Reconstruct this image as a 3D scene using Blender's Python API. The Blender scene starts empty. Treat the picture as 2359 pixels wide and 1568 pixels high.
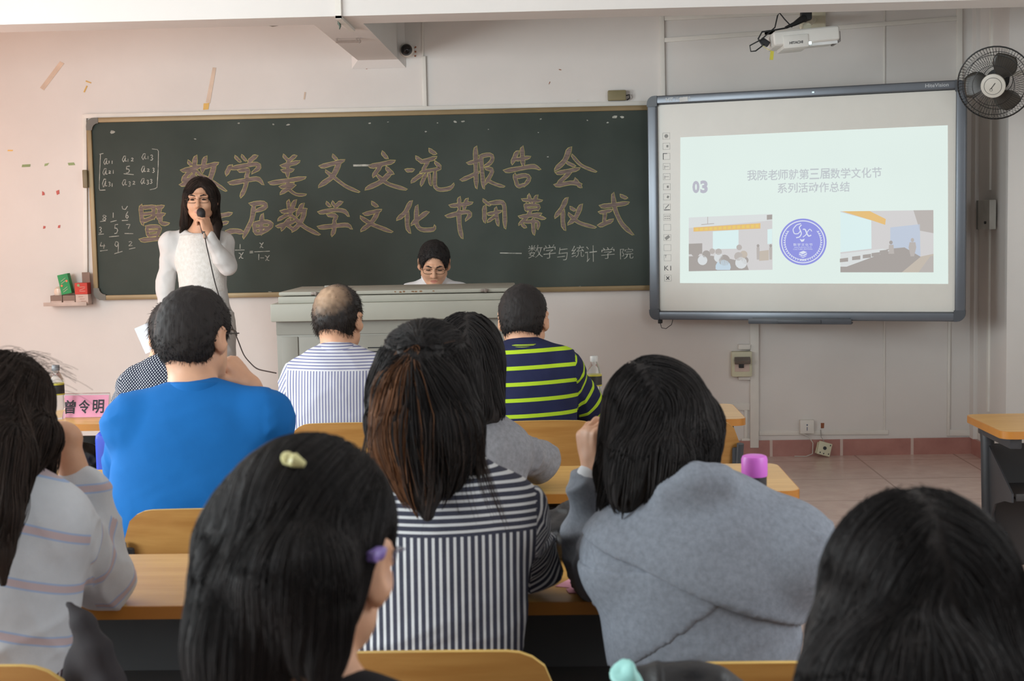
import bpy, bmesh, math, random
import numpy as np
from mathutils import Vector, Matrix

SC = bpy.context.scene
COL = SC.collection
R = math.radians

# ------------------------------------------------------------------ camera
FPX = 3228.0
CAM = np.array([0.0, 0.0, 1.46])
_yaw, _pitch, _roll = R(1.95), math.atan(269 / FPX), 0.02
_f = np.array([-math.sin(_yaw) * math.cos(_pitch), math.cos(_yaw) * math.cos(_pitch), -math.sin(_pitch)])
_r0 = np.cross(_f, [0, 0, 1.0]); _r0 /= np.linalg.norm(_r0)
_u0 = np.cross(_r0, _f)
_r = _r0 * math.cos(_roll) - _u0 * math.sin(_roll)
_u = _u0 * math.cos(_roll) + _r0 * math.sin(_roll)
cd = bpy.data.cameras.new('camera')
cam = bpy.data.objects.new('camera', cd)
COL.objects.link(cam)
M = Matrix(((_r[0], _u[0], -_f[0], CAM[0]), (_r[1], _u[1], -_f[1], CAM[1]), (_r[2], _u[2], -_f[2], CAM[2]), (0, 0, 0, 1)))
cam.matrix_world = M
cd.sensor_width = 36.0
cd.lens = FPX / 2359 * 36.0
cd.dof.use_dof = True
cd.dof.focus_distance = 6.2
cd.dof.aperture_fstop = 9.0
cd.clip_start = 0.05
SC.camera = cam


def ray(x, y):
    return _f + _r * (x - 1179.5) / FPX - _u * (y - 784.0) / FPX


def P(x, y, Y):                      # point of the photo's ray at depth Y
    d = ray(x, y); return CAM + d * (Y / d[1])


def PX(x, y, X):
    d = ray(x, y); return CAM + d * (X / d[0])


def PZ(x, y, Z):
    d = ray(x, y); return CAM + d * ((Z - CAM[2]) / d[2])


# ------------------------------------------------------------------ light
def S(r, g, b):
    f = lambda c: (c / 255 / 12.92) if c <= 10.3 else (((c / 255) + 0.055) / 1.055) ** 2.4
    return (f(r), f(g), f(b), 1.0)


SC.view_settings.view_transform = 'Standard'
SC.view_settings.look = 'None'
SC.view_settings.gamma = 1.0
SC.view_settings.use_curve_mapping = False
SC.view_settings.exposure = 0.0
wd = bpy.data.worlds.new('sky'); SC.world = wd; wd.use_nodes = True
bg = wd.node_tree.nodes['Background']
bg.inputs[0].default_value = (0.80, 0.90, 1.0, 1); bg.inputs[1].default_value = 0.28


def area(name, loc, rot, sx, sy, power, col):
    l = bpy.data.lights.new(name, 'AREA'); l.shape = 'RECTANGLE'; l.size = sx; l.size_y = sy
    l.energy = power; l.color = col
    o = bpy.data.objects.new(name, l); COL.objects.link(o); o.location = loc; o.rotation_euler = rot
    return o


# daylight through the windows of the left wall (the front one has a pink curtain), and of the right wall
area('window_daylight_front', (-4.4, 7.0, 1.75), (0, R(-90), 0), 1.7, 1.8, 26, (1.0, 0.58, 0.40))
area('window_daylight_middle', (-4.4, 4.4, 1.75), (0, R(-62), R(0)), 1.6, 1.9, 160, (0.86, 0.97, 1.0))
area('window_daylight_rear', (-4.4, 0.6, 1.8), (0, R(-74), R(32)), 1.6, 1.7, 215, (0.86, 0.96, 1.0))
area('window_daylight_right', (2.6, 2.2, 1.9), (0, R(76), R(-30)), 1.4, 2.4, 70, (0.88, 0.95, 1.0))


# ------------------------------------------------------------------ helpers
def nz(nt, scale, detail=3, rough=0.5, src='Object', stretch=None):
    tc = nt.nodes.new('ShaderNodeTexCoord'); n = nt.nodes.new('ShaderNodeTexNoise')
    n.inputs['Scale'].default_value = scale; n.inputs['Detail'].default_value = detail; n.inputs['Roughness'].default_value = rough
    if stretch:
        mp = nt.nodes.new('ShaderNodeMapping'); mp.inputs['Scale'].default_value = stretch
        nt.links.new(tc.outputs[src], mp.inputs[0]); nt.links.new(mp.outputs[0], n.inputs[0])
    else:
        nt.links.new(tc.outputs[src], n.inputs[0])
    return n


def mat(name, c, rough=0.6, metal=0.0, var=0.10, scale=6.0, bump=0.0, bscale=60.0, stretch=None, spec=0.5, c2=None, emit=None, es=1.0, alpha=None, trans=None, bdist=0.002):
    m = bpy.data.materials.new(name); m.use_nodes = True; nt = m.node_tree
    b = nt.nodes['Principled BSDF']
    b.inputs['Roughness'].default_value = rough; b.inputs['Metallic'].default_value = metal
    b.inputs['Specular IOR Level'].default_value = spec
    if c2 is None:
        c2 = tuple(min(1, x * (1 - 2 * var)) for x in c[:3]) + (1,)
        c = tuple(min(1, x * (1 + var)) for x in c[:3]) + (1,)
    n = nz(nt, scale, 4, 0.55, stretch=stretch)
    rp = nt.nodes.new('ShaderNodeValToRGB')
    rp.color_ramp.elements[0].position = 0.32; rp.color_ramp.elements[1].position = 0.68
    rp.color_ramp.elements[0].color = c2; rp.color_ramp.elements[1].color = c
    nt.links.new(n.outputs[0], rp.inputs[0]); nt.links.new(rp.outputs[0], b.inputs['Base Color'])
    if bump:
        n2 = nz(nt, bscale, 3, 0.6, stretch=stretch); bp = nt.nodes.new('ShaderNodeBump')
        bp.inputs['Strength'].default_value = bump; bp.inputs['Distance'].default_value = bdist
        nt.links.new(n2.outputs[0], bp.inputs['Height']); nt.links.new(bp.outputs[0], b.inputs['Normal'])
    if emit:
        b.inputs['Emission Color'].default_value = emit; b.inputs['Emission Strength'].default_value = es
    if trans:
        b.inputs['Transmission Weight'].default_value = trans
    if alpha is not None:
        b.inputs['Alpha'].default_value = alpha
    return m


class MB:
    """collects shapes into one mesh"""
    def __init__(s): s.v = []; s.f = []; s.m = []

    def add(s, vs, fs, mi=0):
        o = len(s.v); s.v += [tuple(map(float, v)) for v in vs]
        s.f += [tuple(i + o for i in f) for f in fs]; s.m += [mi] * len(fs); return s

    def box(s, c, d, rot=None, bev=0.0, mi=0, seg=2):
        bm = bmesh.new(); bmesh.ops.create_cube(bm, size=1)
        bmesh.ops.scale(bm, vec=Vector(d), verts=bm.verts)
        if bev: bmesh.ops.bevel(bm, geom=bm.edges[:], offset=bev, segments=seg, affect='EDGES', profile=0.6)
        T = Matrix.Translation(Vector(c)) @ (rot.to_4x4() if rot else Matrix())
        bm.verts.index_update()
        s.add([T @ v.co for v in bm.verts], [[v.index for v in f.verts] for f in bm.faces], mi); bm.free(); return s

    def b2(s, lo, hi, bev=0.0, mi=0):
        lo = np.array(lo, float); hi = np.array(hi, float)
        return s.box((lo + hi) / 2, np.abs(hi - lo), None, bev, mi)

    def tube(s, pts, r, n=8, mi=0, cap=True, flat=None):
        pts = [Vector(map(float, p)) for p in pts]; N = len(pts)
        rs = r if hasattr(r, '__len__') else [r] * N
        t0 = (pts[1] - pts[0]).normalized(); up = Vector((0, 0, 1)) if abs(t0.z) < 0.9 else Vector((1, 0, 0))
        a = t0.cross(up).normalized(); vs = []; fs = []
        for i, p in enumerate(pts):
            t = (pts[min(i + 1, N - 1)] - pts[max(i - 1, 0)])
            t = t.normalized() if t.length > 1e-9 else t0
            a = (a - t * a.dot(t)).normalized(); b = t.cross(a)
            for k in range(n):
                w = 2 * math.pi * k / n; vs.append(p + (a * math.cos(w) + b * math.sin(w)) * rs[i])
        for i in range(N - 1):
            for k in range(n):
                k2 = (k + 1) % n; fs.append((i * n + k, i * n + k2, (i + 1) * n + k2, (i + 1) * n + k))
        if cap: fs += [tuple(range(n - 1, -1, -1)), tuple((N - 1) * n + k for k in range(n))]
        return s.add(vs, fs, mi)

    def lathe(s, prof, c=(0, 0, 0), n=28, rot=None, mi=0):
        T = Matrix.Translation(Vector(c)) @ (rot.to_4x4() if rot else Matrix()); vs = []; fs = []
        for r_, z in prof:
            for k in range(n):
                w = 2 * math.pi * k / n; vs.append(T @ Vector((r_ * math.cos(w), r_ * math.sin(w), z)))
        for i in range(len(prof) - 1):
            for k in range(n):
                k2 = (k + 1) % n; fs.append((i * n + k, i * n + k2, (i + 1) * n + k2, (i + 1) * n + k))
        fs += [tuple(range(n - 1, -1, -1)), tuple((len(prof) - 1) * n + k for k in range(n))]
        return s.add(vs, fs, mi)

    def prism(s, poly, T, h, mi=0):      # 2D polygon in T's xy-plane, pushed out h along T's z
        n = len(poly); vs = [T @ Vector((x, y, 0)) for x, y in poly] + [T @ Vector((x, y, h)) for x, y in poly]
        fs = [tuple(range(n - 1, -1, -1)), tuple(range(n, 2 * n))] + [(i, (i + 1) % n, n + (i + 1) % n, n + i) for i in range(n)]
        return s.add(vs, fs, mi)

    def build(s, name, mats, parent=None, loc=None, smooth=True, ang=35, kind=None):
        me = bpy.data.meshes.new(name); me.from_pydata(s.v, [], s.f); me.update()
        ms = mats if isinstance(mats, (list, tuple)) else [mats]
        for m in ms: me.materials.append(m)
        if len(ms) > 1: me.polygons.foreach_set('material_index', s.m)
        bm = bmesh.new(); bm.from_mesh(me); bmesh.ops.recalc_face_normals(bm, faces=bm.faces); bm.to_mesh(me); bm.free()
        if smooth:
            me.polygons.foreach_set('use_smooth', [True] * len(me.polygons)); me.set_sharp_from_angle(angle=R(ang))
        o = bpy.data.objects.new(name, me); COL.objects.link(o)
        if parent: o.parent = parent
        if loc is not None: o.location = loc
        if kind: o['kind'] = kind
        return o


def tag(o, label, cat, group=None):
    o['label'] = label; o['category'] = cat
    if group: o['group'] = group
    return o


def thing(name, label, cat, loc=(0, 0, 0), rz=0.0, group=None):
    o = bpy.data.objects.new(name, None); COL.objects.link(o); o.empty_display_size = 0.05
    o.location = loc; o.rotation_euler = (0, 0, rz)
    return tag(o, label, cat, group)


def dup(root, loc, rz, label, group=None):
    def cp(o, parent=None):
        c = o.copy(); COL.objects.link(c)
        if parent: c.parent = parent
        for ch in [x for x in bpy.data.objects if x.parent == o]: cp(ch, c)
        return c
    r = cp(root); r.location = loc; r.rotation_euler = (0, 0, rz); r['label'] = label
    if group: r['group'] = group
    return r


def struct(o): o['kind'] = 'structure'; return o


def frame_T(o, ex, ey):               # matrix whose xy-plane is spanned by ex, ey
    ex = Vector(ex).normalized(); ey = Vector(ey).normalized(); ez = ex.cross(ey)
    return Matrix(((ex.x, ey.x, ez.x, o[0]), (ex.y, ey.y, ez.y, o[1]), (ex.z, ey.z, ez.z, o[2]), (0, 0, 0, 1)))


_tc = {}
def glyphs(txt, offset=0.0):
    """flat outline mesh of some text, scaled to height units (em), as verts 2D + faces"""
    k = (txt, offset)
    if k in _tc: return _tc[k]
    cu = bpy.data.curves.new('lettering', 'FONT'); cu.body = txt; cu.size = 1.0; cu.offset = offset; cu.resolution_u = 3
    cu.fill_mode = 'BOTH'
    o = bpy.data.objects.new('lettering', cu); COL.objects.link(o)
    dg = bpy.context.evaluated_depsgraph_get()
    me = bpy.data.meshes.new_from_object(o.evaluated_get(dg))
    v = [(a.co.x, a.co.y) for a in me.vertices]; f = [tuple(p.vertices) for p in me.polygons]
    bpy.data.objects.remove(o); bpy.data.curves.remove(cu); bpy.data.meshes.remove(me)
    _tc[k] = (v, f); return v, f


def put_text(mb, txt, T, x0, y0, x1, y1, offset=0.0, mi=0, shear=0.0, lift=0.0):
    """fit the text's bounding box into a rectangle of T's xy-plane"""
    v, f = glyphs(txt, offset)
    if not v: return
    a = np.array(v); lo = a.min(0); hi = a.max(0); q = (a - lo) / np.maximum(hi - lo, 1e-6)
    X = x0 + q[:, 0] * (x1 - x0); Y = y0 + q[:, 1] * (y1 - y0) + shear * q[:, 0] * (y1 - y0)
    mb.add([T @ Vector((x, y, lift)) for x, y in zip(X, Y)], f, mi)
# ------------------------------------------------------------------ setting
WALL = 8.6
XR, XL = 2.70, -4.6
m_wall = mat('painted_plaster', S(223, 218, 213), 0.85, var=0.03, scale=1.3, bump=0.15, bscale=90)
m_white = mat('white_plastic_trunking', S(226, 222, 214), 0.45, var=0.03)
m_ceil = mat('ceiling_paint', S(226, 226, 224), 0.9, var=0.02, scale=1.0, bump=0.1)
m_beam = mat('beam_paint', S(224, 220, 216), 0.85, var=0.02, scale=1.0, bump=0.1)


def tile_mat(name, c, c2, mortar, sx, sz, msize=0.012):
    m = mat(name, c, 0.24, c2=c2, scale=9, spec=0.4); nt = m.node_tree; b = nt.nodes['Principled BSDF']
    rp = [n for n in nt.nodes if n.type == 'VALTORGB'][0]
    tc = nt.nodes.new('ShaderNodeTexCoord'); br = nt.nodes.new('ShaderNodeTexBrick')
    br.offset = 0.0; br.inputs['Scale'].default_value = 1.0; br.inputs['Mortar Size'].default_value = msize * 0.3
    br.inputs['Brick Width'].default_value = sx; br.inputs['Row Height'].default_value = sz
    br.inputs['Mortar'].default_value = mortar
    nt.links.new(tc.outputs['Object'], br.inputs['Vector'])
    nt.links.new(rp.outputs[0], br.inputs['Color1']); nt.links.new(rp.outputs[0], br.inputs['Color2'])
    nt.links.new(br.outputs['Color'], b.inputs['Base Color'])
    return m


m_floor = tile_mat('red_floor_tile', S(216, 190, 178), S(204, 176, 164), S(176, 150, 140), 0.6, 0.6, 0.02)
m_base = tile_mat('red_skirting_tile', S(180, 130, 120), S(166, 116, 107), S(205, 184, 174), 0.43, 3.0, 0.03)

struct(MB().b2((XL, -2.5, -0.1), (XR, WALL, 0)).build('floor', m_floor, smooth=False))
struct(MB().b2((XL, -2.5, 3.05), (XR, WALL, 3.15)).build('ceiling', m_ceil, smooth=False))
wf = struct(MB().b2((XL - 0.2, WALL, 0), (XR + 0.2, WALL + 0.2, 3.05)).build('wall_front', m_wall, smooth=False))
# right wall: a pilaster in the corner, then the recessed wall
wr = MB().b2((XR, -2.5, 0), (XR + 0.2, WALL, 3.05))
wr.b2((2.525, 7.98, 0), (XR, WALL, 3.05))
wr.b2((2.50, 8.52, 0.1), (2.53, 8.6, 3.05))
struct(wr.build('wall_right', m_wall, smooth=False))
wl = MB()
wl.b2((XL - 0.2, -2.5, 0), (XL, WALL, 0.75)).b2((XL - 0.2, -2.5, 2.8), (XL, WALL, 3.05))
for a, b in ((-2.5, -0.25), (1.45, 3.05), (4.75, 6.05), (7.95, 8.6)): wl.b2((XL - 0.2, a, 0.75), (XL, b, 2.8))
struct(wl.build('wall_left', m_wall, smooth=False))
m_alu = mat('window_aluminium', S(190, 192, 194), 0.4, 0.6, var=0.03)
for i, (a, b) in enumerate(((-0.25, 1.45), (3.05, 4.75), (6.05, 7.95))):
    w = MB(); mid = (a + b) / 2
    for y in (a, mid - 0.025, b - 0.05): w.b2((XL - 0.14, y, 0.75), (XL - 0.06, y + 0.05, 2.8))
    for z in (0.75, 2.2, 2.75): w.b2((XL - 0.14, a, z), (XL - 0.06, b, z + 0.05))
    struct(w.build('window_%d' % (i + 1), m_alu, smooth=False))
m_curtain = mat('pink_curtain_cloth', S(232, 150, 135), 0.9, var=0.06, scale=3, bump=0.2)
cv, cf = [], []
for k in range(81):
    y = 6.0 + k * 0.025; x = XL + 0.07 + 0.03 * math.sin(k * 1.1)
    cv += [(x, y, 0.7), (x, y, 2.85)]
for k in range(80): cf.append((2 * k, 2 * k + 2, 2 * k + 3, 2 * k + 1))
cur = MB().add(cv, cf).build('curtain', m_curtain)
tag(cur, 'pink curtain drawn over the front window of the left wall', 'curtain')

# beams
BZ = 2.462
bt = MB().b2((XL, 6.76, BZ), (XR, 7.02, 3.05)); struct(bt.build('trim_1', m_beam, smooth=False))
bd = MB().b2((-1.19, 7.02, BZ), (-0.945, WALL, 3.05)); struct(bd.build('trim_2', m_beam, smooth=False))
cs = MB()                                    # flared casing where the beam meets the wall
for q in (((-1.19, WALL - 0.05, BZ), (-0.945, WALL - 0.05, BZ), (-0.905, WALL - 0.002, BZ - 0.045), (-1.235, WALL - 0.002, BZ - 0.045)),
          ((-0.945, WALL - 0.05, BZ), (-0.945, WALL - 0.05, 3.05), (-0.905, WALL - 0.002, 3.05), (-0.905, WALL - 0.002, BZ - 0.045)),
          ((-1.19, WALL - 0.05, BZ), (-1.19, WALL - 0.05, 3.05), (-1.235, WALL - 0.002, 3.05), (-1.235, WALL - 0.002, BZ - 0.045))):
    cs.add(q, [(0, 1, 2, 3)])
struct(cs.build('trim_3', m_beam, smooth=False))
st = MB().b2((-1.04, 6.745, BZ - 0.012), (-1.012, 6.76, 3.05)).b2((-1.04, 6.745, BZ - 0.014), (-1.012, 7.2, BZ))
struct(st.build('trim_4', m_white, smooth=False))

# trunking and cover strips on the front wall
def wall_strip(name, x0, z0, x1, z1, w, d=0.014):
    a = Vector((x0, WALL - d / 2, z0)); b = Vector((x1, WALL - d / 2, z1)); dx = (b - a); L = dx.length
    rot = Matrix.Rotation(-math.atan2(dx.z, dx.x), 3, 'Y')
    return struct(MB().box((a + b) / 2, (L, d, w), rot, 0.002).build(name, m_white))


def wx(px, py): p = P(px, py, WALL); return p[0], p[2]


n_trim = 5
for (a, b, w, d) in (((974, 20), (974, 130), 0.012, 0.006), ((976, 130), (979, 246), 0.026, 0.016),
                     ((196, 268), (1500, 238), 0.026, 0.02), ((196, 264), (199, 690), 0.026, 0.016),
                     ((1524, 36), (1527, 230), 0.028, 0.016), ((1530, 43), (1850, 28), 0.026, 0.014), ((1530, 93), (1785, 75), 0.026, 0.014),
                     ((1760, 77), (2203, 43), 0.026, 0.014), ((2209, -20), (2209, 200), 0.032, 0.018), ((2037, 20), (2037, 1000), 0.010, 0.006),
                     ((1737, 740), (1737, 1030), 0.052, 0.022), ((2186, 740), (2184, 1003), 0.016, 0.012), ((1748, 997), (2046, 995), 0.028, 0.008),
                     ((1664, 936), (1727, 936), 0.044, 0.012), ((1708, 1018), (1727, 1018), 0.05, 0.012), ((1718, 940), (1718, 1010), 0.02, 0.010),
                     ((2184, 996), (2240, 996), 0.040, 0.010), ((1700, 798), (1727, 798), 0.03, 0.03), ((1700, 869), (1727, 869), 0.025, 0.03)):
    (x0, z0), (x1, z1) = wx(*a), wx(*b)
    wall_strip('trim_%d' % n_trim, x0, z0, x1, z1, w, d); n_trim += 1
struct(MB().b2((XL, WALL - 0.015, 0), (2.51, WALL, 0.1)).build('baseboard_front', m_base, smooth=False))
m_base2 = tile_mat('red_skirting_tile_side', S(180, 130, 120), S(166, 116, 107), S(205, 184, 174), 3.0, 3.0)
struct(MB().b2((2.51, 7.96, 0), (2.525, WALL, 0.1)).b2((2.685, -2.5, 0), (XR, 7.98, 0.1)).build('baseboard_right', m_base2, smooth=False))
p = PX(2300, 700, 2.525)
struct(MB().b2((2.513, 8.28, 0.3), (2.525, 8.31, 1.38)).b2((2.513, 8.28, 1.6), (2.525, 8.31, 3.0)).build('trim_%d' % n_trim, m_white)); n_trim += 1

# old tape and paper scraps, part of the wall
def scrap(name, c, pts, parent=wf):
    vs = []
    for (px, py) in pts:
        q = P(px, py, WALL - 0.002); vs.append(q)
    n = len(vs); back = [v + np.array([0, 0.0015, 0]) for v in vs]
    MB().add(list(vs) + back, [tuple(range(n)), tuple(range(2 * n - 1, n - 1, -1))] + [(i, (i + 1) % n, n + (i + 1) % n, n + i) for i in range(n)]).build(name, c, parent, smooth=False)


m_tape = mat('yellowed_tape', S(214, 190, 168), 0.5); m_tape2 = mat('orange_tape', S(222, 176, 84), 0.5)
m_gpap = mat('green_paper_scrap', S(150, 168, 120), 0.8); m_rpap = mat('red_paper_scrap', S(196, 104, 96), 0.8); m_brown = mat('brown_stain', S(150, 90, 60), 0.8)
for pts in (((138, 141), (148, 146), (101, 208), (92, 202)), ((490, 155), (498, 156), (484, 238), (474, 236)), ((1330, 230), (1334, 230), (1334, 231), (1330, 231)), ((701, 212), (705, 212), (702, 229), (699, 229))): scrap('tape_strip', m_tape, pts)
for pts in (((469, 238), (482, 237), (480, 252), (468, 253)), ((198, 185), (211, 190), (209, 192), (197, 188)), ((199, 197), (202, 198), (195, 213), (192, 212)), ((18, 345), (30, 345), (29, 348), (17, 348))): scrap('tape_strip', m_tape2, pts)
for pts in (((51, 379), (70, 378), (69, 384), (50, 385)), ((103, 377), (113, 375), (109, 381), (102, 383)), ((156, 375), (170, 374), (173, 380), (158, 381))): scrap('paper_scrap', m_gpap, pts)
for pts in (((97, 440), (102, 443), (103, 449), (97, 450)), ((129, 440), (136, 437), (137, 446), (131, 449)), ((100, 520), (105, 521), (104, 526), (99, 527)), ((134, 519), (139, 518), (138, 525), (133, 525))): scrap('paper_scrap', m_rpap, pts)
for pts in (((1287, 159), (1293, 160), (1293, 162), (1288, 161)), ((1266, 188), (1268, 188), (1265, 194), (1264, 194)), ((1891, 974), (1899, 974), (1898, 986), (1891, 986)), ((956, 106), (960, 108), (957, 111), (954, 111)), ((955, 117), (959, 117), (959, 121), (955, 121)), ((955, 127), (959, 127), (958, 131), (954, 130)), ((843, 157), (846, 157), (846, 159), (843, 159))): scrap('stain', m_brown, pts)

# ------------------------------------------------------------------ chalkboard
BY = 8.565                                  # writing surface
bx0, bx1, bz0, bz1 = -2.868, 1.13, 1.040, 2.155
m_cframe = mat('brown_anodised_frame', S(142, 122, 88), 0.45, 0.3, var=0.08, scale=3)
m_board = mat('chalkboard_surface', S(72, 79, 74), 0.8, scale=1.6, c2=S(58, 66, 61), spec=0.25, bump=0.1, bscale=120)
cb = thing('chalkboard', 'long dark green chalkboard with chalk lettering on the front wall', 'chalkboard', ((bx0 + bx1) / 2, WALL, bz0))
L0 = Vector(cb.location)
def loc(v): return tuple(Vector(v) - L0)
MB().b2(loc((bx0 + 0.01, BY, bz0 + 0.01)), loc((bx1 - 0.01, WALL, bz1 - 0.01))).build('writing_surface', m_board, cb, smooth=False)
fr = MB(); fw = 0.03
for lo, hi in (((bx0 + .03, BY - .014, bz1 - fw), (bx1 - .03, WALL, bz1)), ((bx0 + .03, BY - .014, bz0), (bx1 - .03, WALL, bz0 + fw)), ((bx0, BY - .014, bz0 + .03), (bx0 + fw, WALL, bz1 - .03)), ((bx1 - fw, BY - .014, bz0 + .03), (bx1, WALL, bz1 - .03))):
    fr.b2(loc(lo), loc(hi), 0.005)
fr.build('frame', m_cframe, cb)
m_corner = mat('dark_corner_cap', S(98, 88, 74), 0.45)
for sx, x in ((1, bx0), (-1, bx1)):
    for sz, z in ((1, bz0), (-1, bz1)):
        poly = [(0.075, 0), (0.075, 0.034)] + [(0.075 - 0.04 * math.sin(t), 0.075 - 0.041 * math.cos(t)) for t in np.linspace(0, 1.57, 5)] + [(0.034, 0.075), (0, 0.075)] + [(0.05 - 0.05 * math.cos(t), 0.05 - 0.05 * math.sin(t)) for t in np.linspace(0, 1.57, 6)]
        T = Matrix.Translation(loc((x, BY - 0.016, z))) @ Matrix(((sx, 0, 0, 0), (0, 0, 1, 0), (0, sz, 0, 0), (0, 0, 0, 1)))
        MB().prism(poly, T, 0.04).build('corner_cap', m_corner, cb)
q = P(197, 412, BY - 0.02)
MB().box(Vector(q) - L0, (0.03, 0.03, 0.11), None, 0.006).build('latch', mat('olive_latch', S(126, 112, 80), 0.5), cb)

# chalk lettering: brush strokes measured on the board, in the picture of the writing
m_chalk = mat('pink_brown_chalk', S(136, 118, 112), 0.95, scale=22, c2=S(100, 91, 87), spec=0.1, stretch=(1, 1, 5))
m_yel = mat('yellow_chalk', S(200, 188, 118), 0.95, scale=25, c2=S(164, 154, 102), spec=0.1)
m_wchalk = mat('white_chalk', S(192, 192, 182), 0.95, scale=40, c2=S(136, 138, 130), spec=0.1)


def brush(mb_f, mb_o, pts, w, ox, oy, s, i):
    p2 = []
    for x, y in pts:
        q = P(ox + x / s, oy + y / s, BY); p2.append((q[0], q[2]))
    p2 = np.array(p2); w = 0.88 * w / s * BY / FPX
    # smooth resample
    seg = np.r_[0, np.cumsum(np.linalg.norm(np.diff(p2, axis=0), axis=1))]
    n = max(6, int(seg[-1] / 0.018)); t = np.linspace(0, seg[-1], n)
    q = np.c_[np.interp(t, seg, p2[:, 0]), np.interp(t, seg, p2[:, 1])]
    if len(p2) > 2:
        for _ in range(2): q[1:-1] = 0.25 * q[:-2] + 0.5 * q[1:-1] + 0.25 * q[2:]
    d = np.gradient(q, axis=0); d /= np.linalg.norm(d, axis=1)[:, None] + 1e-9
    nn = np.c_[-d[:, 1], d[:, 0]]; u = t / seg[-1]
    hw = w / 2 * np.interp(u, [0, 0.12, 0.5, 0.85, 1], [0.55, 1.08, 0.86, 0.98, 0.30])

    def band(g, lift, mb):
        a = q + nn * (hw + g)[:, None]; b = q - nn * (hw + g)[:, None]
        a[0] += d[0] * (-0.4 * w - g); b[0] += d[0] * (0.15 * w - g); a[-1] += d[-1] * (0.30 * w + g); b[-1] += d[-1] * (-0.1 * w + g)
        y = BY - lift - i * 0.000004
        vs = [(x, y, z) for x, z in a] + [(x, y, z) for x, z in b]; k = len(a)
        mb.add([Vector(v) - L0 for v in vs], [(j, j + 1, k + j + 1, k + j) for j in range(k - 1)])
    band(0, 0.0026, mb_f); band(0.0028, 0.0012, mb_o)


def strokes(txt, ox, oy, s, mf, mo):
    i = 0
    for item in txt.replace('\n', ' ').split(';'):
        item = item.strip()
        if not item: continue
        *pp, w = item.split(' ')
        brush(mf, mo, [tuple(map(float, a.split(','))) for a in pp], float(w), ox, oy, s, i); i += 1


A1 = """590,160 575,330 46;470,290 645,245 42;525,205 560,240 32;560,270 470,375 42;600,290 660,350 30;570,320 520,410 36;460,420 640,350 40;480,385 600,335 36;680,165 650,300 46;655,258 795,222 42;765,235 720,380 600,470 46;640,330 720,365 868,470 28;
950,160 998,207 26;1010,152 1050,197 26;1140,150 1070,210 42;910,240 868,322 42;915,268 1160,218 1188,252 1105,305 42;985,292 1095,268 1040,345 36;900,402 1170,352 1200,410 44;1062,335 1040,460 1000,522 40;
1388,150 1430,195 28;1495,150 1430,205 36;1372,248 1532,206 40;1378,290 1478,282 38;1430,195 1425,345 40;1265,402 1585,352 42;1436,375 1420,420 34;1485,415 1430,450 1362,492 40;1425,445 1500,510 1590,505 26;1362,438 1480,405 36;
1835,150 1872,188 30;1725,252 1938,196 40;1895,215 1840,340 1710,428 48;1772,292 1850,350 1950,430 2072,480 30;
95,605 112,775 42;110,622 222,612 38;115,682 212,670 30;112,748 230,700 38;215,612 212,720 38;235,622 302,612 38;268,620 250,725 42;232,690 312,682 36;280,700 262,770 348,768 38;150,800 166,885 34;148,798 285,790 240,885 38;170,835 250,828 26;160,878 252,864 30;95,918 352,892 42;
790,700 918,676 40;800,772 885,755 34;880,842 960,826 1025,850 48;
1090,592 1222,572 1250,612 1130,655 42;1120,600 1110,720 1025,892 44;1122,760 1132,855 38;1125,768 1240,745 1302,772 1190,855 42;1195,685 1182,862 40;1130,812 1240,796 30;1130,855 1205,852 32;
1430,560 1440,640 34;1492,558 1440,700 42;1370,660 1505,640 38;1432,680 1340,732 34;1450,690 1505,722 30;1332,795 1500,740 38;1442,720 1370,822 38;1400,762 1482,822 32;1562,588 1510,695 42;1530,655 1596,640 38;1582,650 1550,760 1468,832 42;1490,720 1580,800 1712,866 38;
1778,578 1812,612 28;1830,572 1852,607 28;1912,568 1850,620 38;1712,668 1850,640 1960,650 1975,697 38;1790,692 1892,685 1838,745 36;1708,802 1990,772 2002,812 40;1850,740 1850,840 1825,872 40;
2190,578 2238,612 34;2120,682 2272,646 38;2242,668 2190,760 2092,828 40;2088,710 2180,770 2370,842 36;"""
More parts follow.
